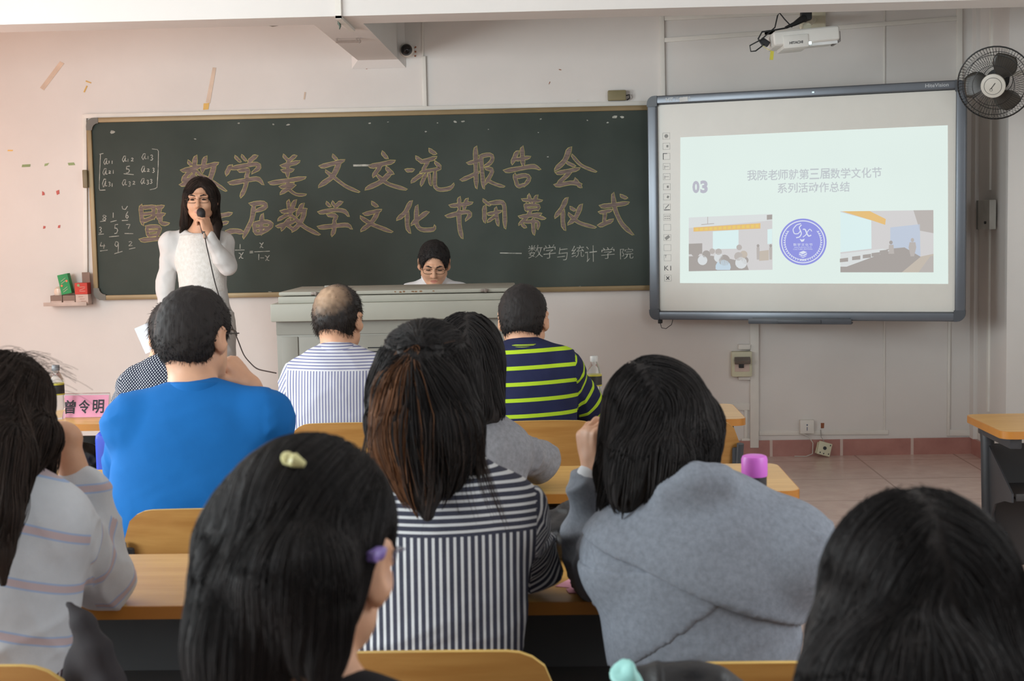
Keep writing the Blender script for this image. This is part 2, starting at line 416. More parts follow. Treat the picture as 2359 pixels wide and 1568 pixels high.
B1 = """230,168 282,202 34;140,285 208,282 34;350,100 407,136 36;270,212 412,168 38;340,200 288,292 34;402,212 470,266 268,300 34;282,320 188,388 38;322,310 274,418 34;345,310 362,418 28;402,290 396,440 430,466 560,446 572,410 36;
768,78 776,442 42;700,222 832,186 34;642,374 800,302 36;815,150 842,445 38;812,158 915,132 937,162 900,232 850,244 36;860,268 940,270 858,405 36;868,368 940,410 1027,432 28;
1147,112 1098,222 40;1125,187 1262,166 34;1188,78 1200,245 42;1035,292 1312,240 1348,275 42;1120,322 1150,435 36;1130,347 1240,320 1272,352 1210,422 38;1150,432 1218,412 32;
1622,82 1580,200 1488,278 48;1642,148 1720,240 1860,297 26;1594,213 1668,247 28;1504,312 1708,270 38;1622,305 1508,412 40;1492,422 1660,390 1722,412 40;1668,368 1722,438 38;
182,566 130,680 58,726 42;152,670 145,800 172,848 40;236,608 230,780 270,826 412,820 402,788 40;332,660 188,772 42;
540,607 738,580 36;620,532 620,640 34;690,543 660,640 34;508,702 700,650 738,680 680,732 40;616,640 622,800 646,895 42;
838,553 898,602 28;850,608 850,752 40;898,582 1030,565 1036,805 40;880,682 1002,655 32;950,625 972,782 34;962,690 878,747 30;
1195,552 1368,560 32;1248,508 1270,580 32;1322,513 1290,590 32;1220,590 1230,652 32;1218,602 1362,595 1332,642 32;1230,642 1342,632 26;1168,707 1362,680 34;1272,640 1240,710 1162,772 34;1280,690 1397,722 32;1190,772 1222,802 30;1210,752 1352,740 1330,812 30;1290,720 1296,862 36;
1592,538 1560,620 1488,707 42;1562,650 1556,780 1576,822 40;1628,623 1672,647 30;1722,598 1680,720 1608,767 42;1612,680 1700,760 1854,802 32;
1903,612 2153,580 40;1893,667 2002,645 34;1942,670 1932,760 34;1888,787 2012,735 40;2012,498 2030,640 2090,770 2192,865 40;2083,513 2138,537 30;"""
mf, mo = MB(), MB()
strokes(A1, 300, 320, 3.932, mf, mo); strokes(B1, 900, 320, 3.932, mf, mo)
strokes("385,1036 418,1076 26;300,1132 468,1096 32;372,1130 322,1198 30;412,1140 457,1182 28;442,1172 380,1235 273,1282 34;350,1190 420,1250 548,1287 26", 750, 0, 2.949, mf, mo)
mo.build('chalk_outline', m_yel, cb, smooth=False)
mf.build('chalk_heading', m_chalk, cb, smooth=False)

# thin handwriting as chalk lines
hw_ = MB()
TB = frame_T((-L0.x, BY - 0.002 - L0.y, -L0.z), (1, 0, 0), (0, 0, 1))
def hand(pts, ox, oy, s, w=0.0042):
    q = np.array([(lambda p: (p[0], p[2]))(P(ox + x / s, oy + y / s, BY)) for x, y in pts])
    if len(q) > 2:
        seg = np.r_[0, np.cumsum(np.linalg.norm(np.diff(q, axis=0), axis=1))]; t = np.linspace(0, seg[-1], 4 * len(q))
        q = np.c_[np.interp(t, seg, q[:, 0]), np.interp(t, seg, q[:, 1])]
    d = np.gradient(q, axis=0); d /= np.linalg.norm(d, axis=1)[:, None] + 1e-9; nn = np.c_[-d[:, 1], d[:, 0]] * w / 2
    a, b = q + nn, q - nn; k = len(q)
    hw_.add([TB @ Vector((x, z, 0)) for x, z in a] + [TB @ Vector((x, z, 0)) for x, z in b], [(j, j + 1, k + j + 1, k + j) for j in range(k - 1)])


DIG = {'1': [[(.5, 0), (.45, 1)]], '2': [[(.1, .15), (.5, 0), (.85, .2), (.5, .6), (.05, .95), (.95, .9)]], '3': [[(.1, .1), (.6, 0), (.8, .25), (.4, .48), (.85, .7), (.5, 1), (.0, .95)]],
       '5': [[(.25, .05), (.9, 0)], [(.25, .05), (.2, .45), (.6, .4), (.85, .65), (.6, .95), (.1, 1)]], '4': [[(.3, 0), (.1, .6), (.9, .55)], [(.75, .3), (.65, 1)]],
       '6': [[(.7, 0), (.25, .45), (.15, .8), (.5, 1), (.85, .75), (.55, .5), (.2, .7)]], '7': [[(.05, .05), (.9, 0), (.5, 1)]], '8': [[(.8, .2), (.4, 0), (.2, .25), (.8, .7), (.5, 1), (.15, .8), (.85, .2)]],
       '9': [[(.8, .1), (.3, 0), (.1, .35), (.5, .5), (.85, .1), (.75, 1)]], 'a': [[(.8, .1), (.4, .05), (.05, .6), (.3, 1), (.75, .2), (.65, .85), (1.0, .8)]],
       'x': [[(.0, .1), (.4, .2), (.6, .9), (1, .95)], [(1, .0), (.1, 1)]], '-': [[(0, .5), (1, .5)]], '=': [[(0, .3), (1, .25)], [(0, .75), (1, .7)]], 'u': [[(0, 0), (.1, .8), (.6, 1), (1, 0)]]}
def glyph(c, x, y, w, h, ox, oy, s, lw=0.0042):
    for st_ in DIG[c]: hand([(x + a * w, y + b * h) for a, b in st_], ox, oy, s, lw)


HB = (210, 320, 5.6)
for c, x, y, w, h in (('a', 160, 250, 60, 85), ('1', 225, 280, 15, 35), ('1', 265, 280, 15, 40), ('a', 400, 215, 62, 85), ('1', 470, 255, 14, 40), ('2', 515, 245, 35, 42), ('a', 652, 185, 65, 85), ('1', 728, 220, 14, 40), ('3', 762, 205, 42, 70),
                     ('a', 148, 375, 65, 95), ('2', 225, 410, 32, 35), ('1', 280, 400, 14, 48), ('5', 445, 350, 60, 90), ('a', 645, 345, 62, 90), ('2', 720, 385, 36, 36), ('3', 790, 375, 32, 58), ('a', 142, 510, 65, 115), ('3', 222, 555, 32, 55), ('1', 265, 570, 14, 46),
                     ('a', 398, 520, 65, 85), ('3', 480, 550, 36, 60), ('2', 535, 545, 36, 42), ('a', 638, 505, 62, 80), ('3', 715, 530, 34, 55), ('3', 758, 520, 36, 55),
                     ('u', 400, 865, 70, 45), ('8', 135, 980, 75, 70), ('1', 275, 950, 22, 65), ('6', 440, 935, 50, 90), ('3', 100, 1135, 42, 80), ('5', 295, 1100, 58, 120), ('7', 450, 1100, 60, 55), ('4', 110, 1330, 80, 85), ('9', 300, 1320, 65, 140), ('2', 482, 1320, 55, 60)):
    glyph(c, x, y, w, h, *HB)
for l in (((108, 198), (160, 186)), ((122, 200), (112, 420), (105, 662), (185, 658)), ((785, 128), (870, 138), (865, 400), (850, 635), (758, 655)), ((420, 448), (550, 460)), ((115, 1065), (190, 1055)), ((250, 1070), (330, 1050)), ((398, 1052), (478, 1048)),
          ((95, 1232), (165, 1225)), ((232, 1262), (360, 1250)), ((432, 1218), (545, 1220)), ((115, 1445), (215, 1432)), ((300, 1480), (405, 1448)), ((490, 1420), (572, 1402))): hand(l, *HB)
HC = (330, 390, 5.057)
for c, x, y, w, h in (('1', 1115, 870, 30, 55), ('x', 1112, 965, 55, 75), ('=', 1240, 945, 40, 35), ('x', 1355, 850, 45, 65), ('1', 1335, 985, 25, 70), ('-', 1365, 1010, 42, 40), ('x', 1420, 1000, 50, 65)): glyph(c, x, y, w, h, *HC)
hand(((1070, 940), (1180, 938)), *HC); hand(((1295, 960), (1475, 952)), *HC)
hand(((990, 1032), (1187, 1036)), 900, 320, 3.932, 0.006); hand(((2020, 240), (2170, 238)), 300, 320, 3.932, 0.012)
for ch, cx_, cy_, w, h in (('数', 1312, 1022, 130, 118), ('学', 1440, 1024, 108, 125), ('与', 1556, 1045, 92, 120), ('统', 1695, 1022, 112, 108), ('计', 1815, 1046, 105, 150), ('学', 1968, 1036, 120, 105), ('院', 2138, 1040, 118, 100)):
    a = P(900 + (cx_ - w / 2) / 3.932, 320 + (cy_ + h / 2) / 3.932, BY); b = P(900 + (cx_ + w / 2) / 3.932, 320 + (cy_ - h / 2) / 3.932, BY)
    put_text(hw_, ch, TB, a[0], a[2], b[0], b[2], offset=-0.012, shear=0.08)
hw_.build('chalk_handwriting', m_wchalk, cb, smooth=False)
sm = MB(); random.seed(4)
for (px, py, r_) in ((1048, 280, 7), (1066, 280, 6), (1417, 270, 8), (1433, 270, 6), (1400, 282, 4), (852, 284, 4), (894, 281, 3), (981, 303, 4), (1008, 283, 3), (1245, 274, 4), (1353, 277, 3), (258, 304, 8), (550, 284, 4), (630, 287, 5), (664, 287, 6), (450, 320, 5), (1262, 361, 3), (1310, 665, 9), (1335, 660, 5), (622, 672, 5), (1450, 664, 5), (1125, 298, 2), (1240, 305, 2)):
    k = 7; c = P(px, py, BY); vs = [TB @ Vector((c[0], c[2], 0))]
    for j in range(k):
        w_ = 6.283 * j / k; rr = r_ / FPX * BY * random.uniform(0.4, 1.0); vs.append(TB @ Vector((c[0] + rr * math.cos(w_), c[2] + 0.55 * rr * math.sin(w_), 0)))
    sm.add(vs, [(0, 1 + j, 1 + (j + 1) % k) for j in range(k)])
sm.build('chalk_smudge', m_wchalk, cb, smooth=False)

# small box with a cable on the board's top edge, wall shelf with chalk boxes
q = P(1421, 225, 8.58)
t = thing('junction_box', 'small olive junction box sitting on top of the chalkboard', 'junction box', (q[0], 8.575, bz1 + 0.031))
MB().box((0, 0, 0.032), (0.11, 0.045, 0.062), None, 0.008).build('housing', mat('olive_plastic', S(132, 122, 88), 0.5), t)
MB().tube([(0.055, 0, 0.03), (0.075, -0.005, 0.035), (0.078, 0, 0.015), (0.06, 0, 0.004)], 0.004).build('cable', mat('black_cable_rubber', S(34, 34, 36), 0.5), t)

s0, s1 = P(116, 690, WALL), P(214, 690, WALL)
shelf = MB().b2((s0[0], 8.48, 1.012), (s1[0], WALL, 1.022), 0.002)
shelf.b2((s0[0], 8.478, 1.012), (s1[0], 8.482, 1.035), 0.001)
tag(shelf.build('wall_shelf', mat('pale_shelf_plastic', S(198, 178, 166), 0.6)), 'small pale wall shelf holding chalk boxes beside the chalkboard', 'shelf')
m_card = mat('grey_brown_card', S(140, 118, 106), 0.85, var=0.06); m_cardp = mat('pale_card', S(206, 184, 172), 0.85)
m_gbox = mat('green_card', S(52, 150, 88), 0.7); m_rbox = mat('red_card', S(200, 66, 54), 0.7); m_dot = mat('orange_dot', S(232, 132, 92), 0.7)
def shelf_x(px): return P(px, 660, 8.52)[0]
def cbox(name, label, px0, px1, z0, z1, m, d=0.07, ry=0.0, y=8.53):
    x0, x1 = shelf_x(px0), shelf_x(px1)
    t = thing(name, label, 'box', ((x0 + x1) / 2, y, z0), 0, 'chalk boxes on the wall shelf')
    rot = Matrix.Rotation(ry, 3, 'Y'); h = z1 - z0; w = x1 - x0
    MB().box(rot @ Vector((0, 0, h / 2)), (w, d, h), rot, 0.002).build('carton', m, t)
    return t, w, h, rot, d
sz = 1.0225
t, w, h, rot, d = cbox('chalk_box', 'brown cardboard chalk box at the left end of the wall shelf', 118, 145, sz, sz + 0.054, m_card)
MB().box((0, -0.036, 0.012), (w * 0.9, 0.002, 0.016)).build('label', m_cardp, t)
t, w, h, rot, d = cbox('chalk_box', 'brown cardboard chalk box under the green box', 146.5, 175, sz, sz + 0.054, m_card)
MB().box((0, -0.036, 0.012), (w * 0.9, 0.002, 0.016)).build('label', m_cardp, t)
t, w, h, rot, d = cbox('chalk_box', 'pale pink printed chalk box under the red box', 176, 205, sz, sz + 0.058, m_cardp)
pr = MB()
for k in range(3): pr.box((-0.006 + 0.008 * k, -0.0355, 0.044 - 0.014 * k), (0.03, 0.001, 0.002))
pr.build('printing', m_brown, t)
t, w, h, rot, d = cbox('chalk_box', 'tilted green chalk box with orange dots on the shelf', 143, 167, sz + 0.062, sz + 0.185, m_gbox, 0.05, R(-11))
for a, b, rr in ((0.018, 0.078, 0.007), (-0.018, 0.055, 0.007)): MB().lathe([(0.0, 0), (rr, 0), (rr, 0.001)], rot @ Vector((a, -0.0262, b)), 14, Matrix.Rotation(R(90), 3, 'X')).build('orange_dot', m_dot, t)
g = MB()
for z in (0.09, 0.075, 0.035, 0.022): g.box(rot @ Vector((-0.002, -0.0256, z)), (0.035, 0.001, 0.0022), rot @ Matrix.Rotation(R(-25), 3, 'Y'))
g.build('printing', m_cardp, t)
t, w, h, rot, d = cbox('chalk_box', 'open red chalk box with a raised grey flap', 175, 204, sz + 0.0585, sz + 0.128, m_rbox)
MB().box((0.012, 0.03, h + 0.03), (w * 0.62, 0.003, 0.066)).build('flap', m_card, t)
MB().lathe([(0, 0), (0.0085, 0), (0.0085, 0.001)], (-0.015, -0.0355, h - 0.014), 14, Matrix.Rotation(R(90), 3, 'X')).build('green_dot', m_gpap, t)
g = MB()
for k in range(3): g.box((0.008, -0.0355, 0.045 - k * 0.013), (0.036, 0.001, 0.0018), Matrix.Rotation(R(-20 if k == 1 else 0), 3, 'Y'))
g.build('printing', m_cardp, t)
tb = MB(); x0 = shelf_x(134)
tb.lathe([(0.026, 0), (0.03, 0.02), (0.027, 0.04), (0.012, 0.052), (0.004, 0.054)], (x0, 8.53, sz + 0.0545), 12)
tag(tb.build('plastic_bag', mat('clear_crinkled_plastic', S(226, 208, 190), 0.2, var=0.1, scale=40, bump=0.6, bscale=50)), 'crumpled clear plastic bag left of the green chalk box', 'bag')
# ------------------------------------------------------------------ interactive whiteboard, swung out on the right
wl0 = P(1497, 735, 8.46); wr0 = P(2224, 742, 7.86)
WZ0 = (wl0[2] + wr0[2]) / 2; WH = 1.333
ex = np.array([wr0[0] - wl0[0], wr0[1] - wl0[1], 0]); WW = np.linalg.norm(ex); ex /= WW
wn = np.array([ex[1], -ex[0], 0.0])              # towards the audience
if wn[1] > 0: wn = -wn
wo = np.array([wl0[0], wl0[1], WZ0])
wang = math.atan2(ex[1], ex[0])
wb = thing('interactive_whiteboard', 'grey framed interactive whiteboard showing a projected slide', 'whiteboard', tuple(wo), wang)
TW = frame_T((0, 0, 0), (1, 0, 0), (0, 0, 1))    # local xy -> board plane (x along, y up); local -y is the front


def WBp(px, py):                                  # photo pixel -> local (u, v) on the board's face
    d = ray(px, py); t = np.dot(wo - CAM, wn) / np.dot(d, wn); q = CAM + d * t - wo
    return float(q @ ex), float(q[2])


m_wframe = mat('slate_grey_frame', S(112, 117, 124), 0.32, 0.45, var=0.04, scale=3)
m_wdark = mat('dark_corner_plastic', S(72, 76, 82), 0.4, var=0.03)
m_wsurf = mat('whiteboard_surface', S(222, 220, 212), 0.35, var=0.01, spec=0.4)
m_blk = mat('black_trim', S(26, 28, 30), 0.5)
fl, ft, fb = 0.058, 0.05, 0.052
DPT = 0.055
MB().box((WW / 2, 0.03, WH / 2), (WW - 0.04, 0.03, WH - 0.04)).build('panel', m_wsurf, wb, smooth=False)
b = MB()
b.box((fl - 0.004, 0.012, WH / 2), (0.008, 0.01, WH - 0.1)).box((WW - fl + 0.004, 0.012, WH / 2), (0.008, 0.01, WH - 0.1))
b.box((WW / 2, 0.012, WH - ft + 0.001), (WW - 0.1, 0.01, 0.009)).box((WW / 2, 0.012, fb - 0.002), (WW - 0.1, 0.01, 0.007))
b.build('inner_trim', m_blk, wb, smooth=False)
fr = MB()
fr.box((fl / 2, 0.017, WH / 2), (fl, DPT, WH - 0.11), None, 0.014, seg=3).box((WW - fl / 2, 0.017, WH / 2), (fl, DPT, WH - 0.11), None, 0.014, seg=3)
fr.box((WW / 2, 0.017, WH - ft / 2), (WW - 0.11, DPT, ft), None, 0.014, seg=3).box((WW / 2, 0.017, fb / 2), (WW - 0.11, DPT, fb), None, 0.014, seg=3)
fr.build('frame', m_wframe, wb)
for sx, x in ((1, 0), (-1, WW)):
    for sz_, z in ((1, 0), (-1, WH)):
        k = fl + 0.004; h = ft + 0.012
        poly = [(k, 0), (k, h), (0, h)] + [(0.045 - 0.045 * math.cos(t), 0.045 - 0.045 * math.sin(t)) for t in np.linspace(0, 1.57, 6)]
        T = Matrix.Translation((x, -0.013, z)) @ Matrix(((sx, 0, 0, 0), (0, 0, 1, 0), (0, sz_, 0, 0), (0, 0, 0, 1)))
        MB().prism(poly, T, 0.062).build('corner_cap', m_wdark, wb)
u0_, _ = WBp(1729, 742); u1_, _ = WBp(1965, 742)
tr = MB().box(((u0_ + u1_) / 2, -0.03, -0.010), (u1_ - u0_, 0.07, 0.012), None, 0.004).box(((u0_ + u1_) / 2, -0.064, 0.0), (u1_ - u0_, 0.008, 0.03), None, 0.003)
tr.box(((u0_ + u1_) / 2, -0.006, 0.012), (u1_ - u0_ - 0.03, 0.03, 0.012), None, 0.004)
tr.box(((u0_ * 0.5 + u1_ * 0.5), -0.07, 0.0), (0.25, 0.012, 0.022), None, 0.004)
tr.build('pen_tray', m_wdark, wb)
# bracket behind, to the wall
inv = Matrix.Rotation(-wang, 3, 'Z')
for u_ in (0.82, 1.45):
    gy = (8.6 - (wo[1] + ex[1] * u_)) / math.cos(wang) - 0.012
    MB().b2((u_ - 0.02, 0.045, 0.35), (u_ + 0.02, min(gy, 0.045 + gy * 0.92), 0.39)).b2((u_ - 0.02, 0.045, 1.0), (u_ + 0.02, min(gy, 0.045 + gy * 0.92), 1.04)).build('wall_bracket', m_blk, wb, smooth=False)
lt = MB(); a = WBp(2132, 200); c = WBp(2186, 189)
put_text(lt, 'HiteVision', TW, a[0], WH - 0.034, c[0], WH - 0.014, lift=0.0115, offset=0.01)
a = WBp(1535, 232); c = WBp(1551, 224)
put_text(lt, 'HT', TW, a[0], WH - 0.036, a[0] + 0.045, WH - 0.016, lift=0.0115, offset=0.03, shear=0.05)
put_text(lt, '鸿合科技', TW, a[0] + 0.055, WH - 0.034, a[0] + 0.15, WH - 0.014, lift=0.0115)
lt.build('brand_lettering', mat('silver_print', S(200, 204, 206), 0.5), wb, smooth=False)
st_ = MB().box((0.225, -0.0115, WH - 0.03), (0.05, 0.0015, 0.026), Matrix.Rotation(R(-4), 3, 'Y')); st_.build('sticker', mat('white_sticker', S(214, 216, 214), 0.6), wb, smooth=False)
# printed key strip down the left side
ks = MB(); m_key = mat('grey_key_print', S(150, 150, 146), 0.6)
kd = MB()
ux = WBp(1535, 460)[0]
for k in range(15):
    v = WBp(1535, 313 + 23.4 * k)[1]; w_ = 0.022
    if k not in (13,):
        for (x0, z0, x1, z1) in ((-w_, -.019, w_, -.0175), (-w_, .0175, w_, .019), (-w_, -.019, -w_ + .0015, .019), (w_ - .0015, -.019, w_, .019)):
            ks.b2((ux + x0, 0.0145, v + z0), (ux + x1, 0.0155, v + z1))
    if k == 0: ks.lathe([(0, 0), (0.012, 0), (0.012, 0.001)], (ux, 0.0148, v), 8, Matrix.Rotation(R(90), 3, 'X'))
    if k in (1, 5, 6): ks.box((ux + 0.006, 0.0148, v), (0.012, 0.001, 0.014), Matrix.Rotation(R(30 * (k == 6)), 3, 'Y'))
    if k == 2: kd.b2((ux - w_, 0.0142, v - .018), (ux - w_ + .004, .0155, v + .018)).b2((ux - w_, 0.0142, v + .015), (ux + .004, .0155, v + .019))
    if k in (3, 4): ks.box((ux, 0.0148, v), (0.026, 0.001, 0.003)).box((ux - .012, 0.0148, v - .004), (0.003, 0.001, 0.02))
    if k == 7: kd.b2((ux - .018, .0142, v - .018), (ux + .018, .0155, v - .014)); ks.box((ux, 0.0148, v + .003), (0.034, 0.001, 0.006), Matrix.Rotation(R(-45), 3, 'Y'))
    if k == 8:
        for i_ in range(6): ks.box((ux - .012 + .012 * (i_ % 3), 0.0148, v + .006 - .014 * (i_ // 3)), (0.007, 0.001, 0.006))
    if k == 10: ks.box((ux, 0.0148, v), (0.03, 0.001, 0.018), Matrix.Rotation(R(-35), 3, 'Y'))
    if k == 12: put_text(kd, 'T', TW, ux - .018, v, ux - .006, v + .016, lift=-0.0148)
    if k == 13: put_text(kd, 'K1', TW, ux - .021, v - .015, ux + .021, v + .013, lift=-0.0148)
    if k == 14: kd.box((ux, 0.0146, v), (0.026, 0.001, 0.005), Matrix.Rotation(R(45), 3, 'Y')).box((ux, 0.0146, v), (0.026, 0.001, 0.005), Matrix.Rotation(R(-45), 3, 'Y'))
ks.build('key_print', m_key, wb, smooth=False); kd.build('dark_key_print', mat('dark_key_print', S(62, 64, 66), 0.6), wb, smooth=False)

# the projected slide: emissive polygons stand in for the projector's light on the board
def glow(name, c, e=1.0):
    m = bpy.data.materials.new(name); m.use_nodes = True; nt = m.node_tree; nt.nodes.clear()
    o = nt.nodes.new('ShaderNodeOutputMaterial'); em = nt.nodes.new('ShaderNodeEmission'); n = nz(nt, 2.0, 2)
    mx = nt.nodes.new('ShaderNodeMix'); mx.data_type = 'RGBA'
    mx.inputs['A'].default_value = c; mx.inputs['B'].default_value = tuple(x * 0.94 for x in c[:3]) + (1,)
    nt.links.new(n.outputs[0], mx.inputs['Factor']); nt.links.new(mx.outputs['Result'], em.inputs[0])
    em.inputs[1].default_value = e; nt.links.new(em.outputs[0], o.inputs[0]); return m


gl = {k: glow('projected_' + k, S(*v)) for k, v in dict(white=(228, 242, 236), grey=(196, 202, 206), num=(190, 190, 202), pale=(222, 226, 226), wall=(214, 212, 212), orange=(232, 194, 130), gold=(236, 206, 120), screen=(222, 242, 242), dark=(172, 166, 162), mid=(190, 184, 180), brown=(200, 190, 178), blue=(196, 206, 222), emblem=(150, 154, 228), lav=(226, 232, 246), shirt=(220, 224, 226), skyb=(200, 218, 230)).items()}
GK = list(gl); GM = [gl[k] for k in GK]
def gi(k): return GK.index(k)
def sq(mb, pts, k, lift):                         # polygon from photo pixels on the board's face
    uv = [WBp(*p_) for p_ in pts]; n = len(uv)
    mb.add([(u, 0.0148 - lift, v) for u, v in uv], [tuple(range(n))], gi(k))


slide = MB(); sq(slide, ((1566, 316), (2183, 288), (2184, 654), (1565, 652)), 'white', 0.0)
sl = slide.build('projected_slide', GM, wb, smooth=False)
tx = MB()
def sltext(mb, s_, x0, y0, x1, y1, k, off=0.0, lift=0.0006, shear=0.0):
    a = WBp(x0, y1); c = WBp(x1, y0)
    put_text(mb, s_, TW, a[0], a[1], c[0], c[1], offset=off, mi=gi(k), lift=-(0.0148 - lift), shear=shear)
title = '我院老师就第三届数学文化节'
for i_, ch in enumerate(title):
    x = 1720 + i_ * 24.0; y = 391 - i_ * 0.55; sltext(tx, ch, x, y, x + 22.5, y + 25, 'grey', 0.012)
for i_, ch in enumerate('系列活动作总结'):
    x = 1790 + i_ * 24.0; y = 421 - i_ * 0.55; sltext(tx, ch, x, y, x + 22.5, y + 24, 'grey', 0.012)
sltext(tx, '0', 1594, 416, 1610, 445, 'num', 0.05); sltext(tx, '3', 1612, 415, 1629, 445, 'num', 0.05)
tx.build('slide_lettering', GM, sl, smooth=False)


def zs(x, y): return (1540 + x / 3.37, 270 + y / 3.37)       # reading scale of the slide
def spoly(mb, pts, k, lift): sq(mb, [zs(*p_) for p_ in pts], k, lift)
def sdisc(mb, x, y, rx, ry, k, lift, n=20): spoly(mb, [(x + rx * math.cos(6.2832 * i / n), y + ry * math.sin(6.2832 * i / n)) for i in range(n)], k, lift)


ph = MB(); e1, e2, e3, e4 = 0.0006, 0.0009, 0.0012, 0.0015
spoly(ph, ((153, 778), (802, 750), (804, 1184), (153, 1196)), 'wall', e1)
spoly(ph, ((153, 778), (802, 750), (802, 800), (153, 860)), 'pale', e2)
spoly(ph, ((190, 855), (710, 822), (710, 864), (190, 888)), 'orange', e3)
for i_ in range(14): spoly(ph, ((205 + i_ * 36, 862 - i_ * 2.3), (228 + i_ * 36, 860 - i_ * 2.3), (228 + i_ * 36, 880 - i_ * 1.9), (205 + i_ * 36, 882 - i_ * 1.9)), 'gold', e4)
spoly(ph, ((340, 886), (540, 874), (540, 1020), (340, 1024)), 'screen', e3)
spoly(ph, ((765, 870), (802, 866), (802, 980), (765, 985)), 'screen', e3)
spoly(ph, ((760, 758), (802, 755), (802, 792), (760, 796)), 'dark', e3)
spoly(ph, ((298, 772), (303, 772), (303, 830), (298, 830)), 'mid', e3); spoly(ph, ((250, 830), (350, 822), (350, 828), (250, 836)), 'mid', e3)
spoly(ph, ((153, 982), (258, 978), (258, 1060), (153, 1064)), 'dark', e3)
spoly(ph, ((153, 1080), (330, 1075), (480, 1100), (600, 1130), (620, 1186), (153, 1196)), 'dark', e3)
for x, y, r_, k in ((205, 1050, 34, 'dark'), (290, 1065, 32, 'dark'), (335, 1040, 22, 'mid'), (385, 1045, 26, 'mid'), (385, 1090, 36, 'shirt'), (430, 1110, 44, 'dark'), (420, 1165, 60, 'skyb'), (260, 1110, 38, 'shirt'), (545, 1010, 22, 'mid'), (540, 1080, 34, 'mid'), (590, 1110, 28, 'dark'), (560, 1130, 46, 'shirt'), (580, 1065, 30, 'brown')):
    spoly(ph, [(x + r_ * math.cos(a_), min(1186, y + r_ * math.sin(a_))) for a_ in np.linspace(0, 6.283, 14)[:-1]], k, e4)
for x in (692, 790): spoly(ph, ((x - 12, 1010), (x + 12, 1010), (x + 10, 1105), (x - 10, 1105)), 'mid', e4); sdisc(ph, x, 998, 11, 13, 'dark', e4, 10)
spoly(ph, ((700, 1040), (775, 1030), (775, 1110), (700, 1115)), 'brown', e3)
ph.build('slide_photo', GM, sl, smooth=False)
ph = MB()
spoly(ph, ((1332, 730), (2055, 720), (2056, 1204), (1332, 1204)), 'wall', e1)
spoly(ph, ((1332, 735), (1572, 800), (1574, 1020), (1332, 1048)), 'screen', e3)
spoly(ph, ((1345, 730), (1560, 728), (1685, 790), (1680, 835), (1575, 800)), 'orange', e3)
spoly(ph, ((1720, 855), (1950, 830), (1955, 1080), (1720, 1060)), 'blue', e2)
spoly(ph, ((1900, 722), (2055, 720), (2056, 900), (1950, 880)), 'mid', e2)
spoly(ph, ((1332, 1100), (1720, 1020), (1830, 1010), (1960, 1085), (1830, 1204), (1332, 1204)), 'dark', e3)
spoly(ph, ((1332, 1060), (1660, 1020), (1720, 1035), (1380, 1160), (1332, 1160)), 'pale', e4)
for x, y in ((1360, 1108), (1455, 1092), (1538, 1078), (1606, 1065), (1670, 1045)): spoly(ph, ((x - 32, y - 10), (x + 32, y - 18), (x + 32, y + 12), (x - 32, y + 18)), 'dark', e4 + 0.0003)
spoly(ph, ((1810, 1204), (1960, 1080), (2056, 1060), (2056, 1204)), 'brown', e4)
spoly(ph, ((1940, 1204), (2030, 1080), (2056, 1075), (2056, 1204)), 'mid', e4 + 0.0003)
spoly(ph, ((1870, 970), (1915, 970), (1922, 1010), (1905, 1080), (1878, 1080), (1862, 1010)), 'mid', e4); sdisc(ph, 1892, 953, 13, 16, 'mid', e4, 12)
spoly(ph, ((1710, 990), (1745, 990), (1750, 1060), (1705, 1060)), 'mid', e4); sdisc(ph, 1725, 972, 14, 15, 'dark', e4, 12)
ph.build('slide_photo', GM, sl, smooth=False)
em = MB(); cx_, cy_ = 1041, 967
sdisc(em, cx_, cy_, 184, 181, 'emblem', e1, 60); sdisc(em, cx_, cy_, 170, 167, 'lav', e2, 60); sdisc(em, cx_, cy_, 162, 159, 'emblem', e3, 60)
for k in range(19):
    for s_ in (-1, 1):
        a_ = R(98 - k * 7.2) if s_ > 0 else R(82 + k * 7.2)
        x, y = cx_ + 138 * math.cos(a_), cy_ + 136 * math.sin(a_); d_ = a_ - s_ * R(60)
        for dd in (-0.55, 0.45):
            u_ = (math.cos(d_ + dd), math.sin(d_ + dd)); n_ = (-u_[1], u_[0])
            spoly(em, ((x, y), (x + 9 * u_[0] + 4 * n_[0], y + 9 * u_[1] + 4 * n_[1]), (x + 19 * u_[0], y + 19 * u_[1]), (x + 9 * u_[0] - 4 * n_[0], y + 9 * u_[1] - 4 * n_[1])), 'lav', e4)
def sline(pts, w):
    q = np.array(pts, float); seg = np.r_[0, np.cumsum(np.linalg.norm(np.diff(q, axis=0), axis=1))]; t = np.linspace(0, seg[-1], 5 * len(q))
    q = np.c_[np.interp(t, seg, q[:, 0]), np.interp(t, seg, q[:, 1])]
    for _ in range(3): q[1:-1] = 0.25 * q[:-2] + 0.5 * q[1:-1] + 0.25 * q[2:]
    d = np.gradient(q, axis=0); d /= np.linalg.norm(d, axis=1)[:, None] + 1e-9; n_ = np.c_[-d[:, 1], d[:, 0]] * w / 2
    for j in range(len(q) - 1): spoly(em, (q[j] + n_[j], q[j + 1] + n_[j + 1], q[j + 1] - n_[j + 1], q[j] - n_[j]), 'lav', e4)
sline(((1025, 825), (990, 835), (962, 870), (972, 905), (1005, 905), (1022, 880)), 7)
sline(((1030, 835), (1010, 855), (1022, 880), (1030, 905), (1015, 930), (988, 935)), 8)
sline(((1040, 870), (1058, 868), (1070, 900), (1085, 925), (1105, 915)), 9); sline(((1110, 885), (1095, 865), (1078, 885), (1062, 915), (1040, 930)), 6)
spoly(em, ((1015, 945), (1035, 950), (1055, 942), (1048, 962), (1030, 968)), 'lav', e4)
for i_, ch in enumerate('数学文化节'):
    x, y = zs(966 + i_ * 31, 978); x1, y1 = zs(966 + i_ * 31 + 26, 1000); sltext(em, ch, x, y, x1, y1, 'lav', 0, e4)
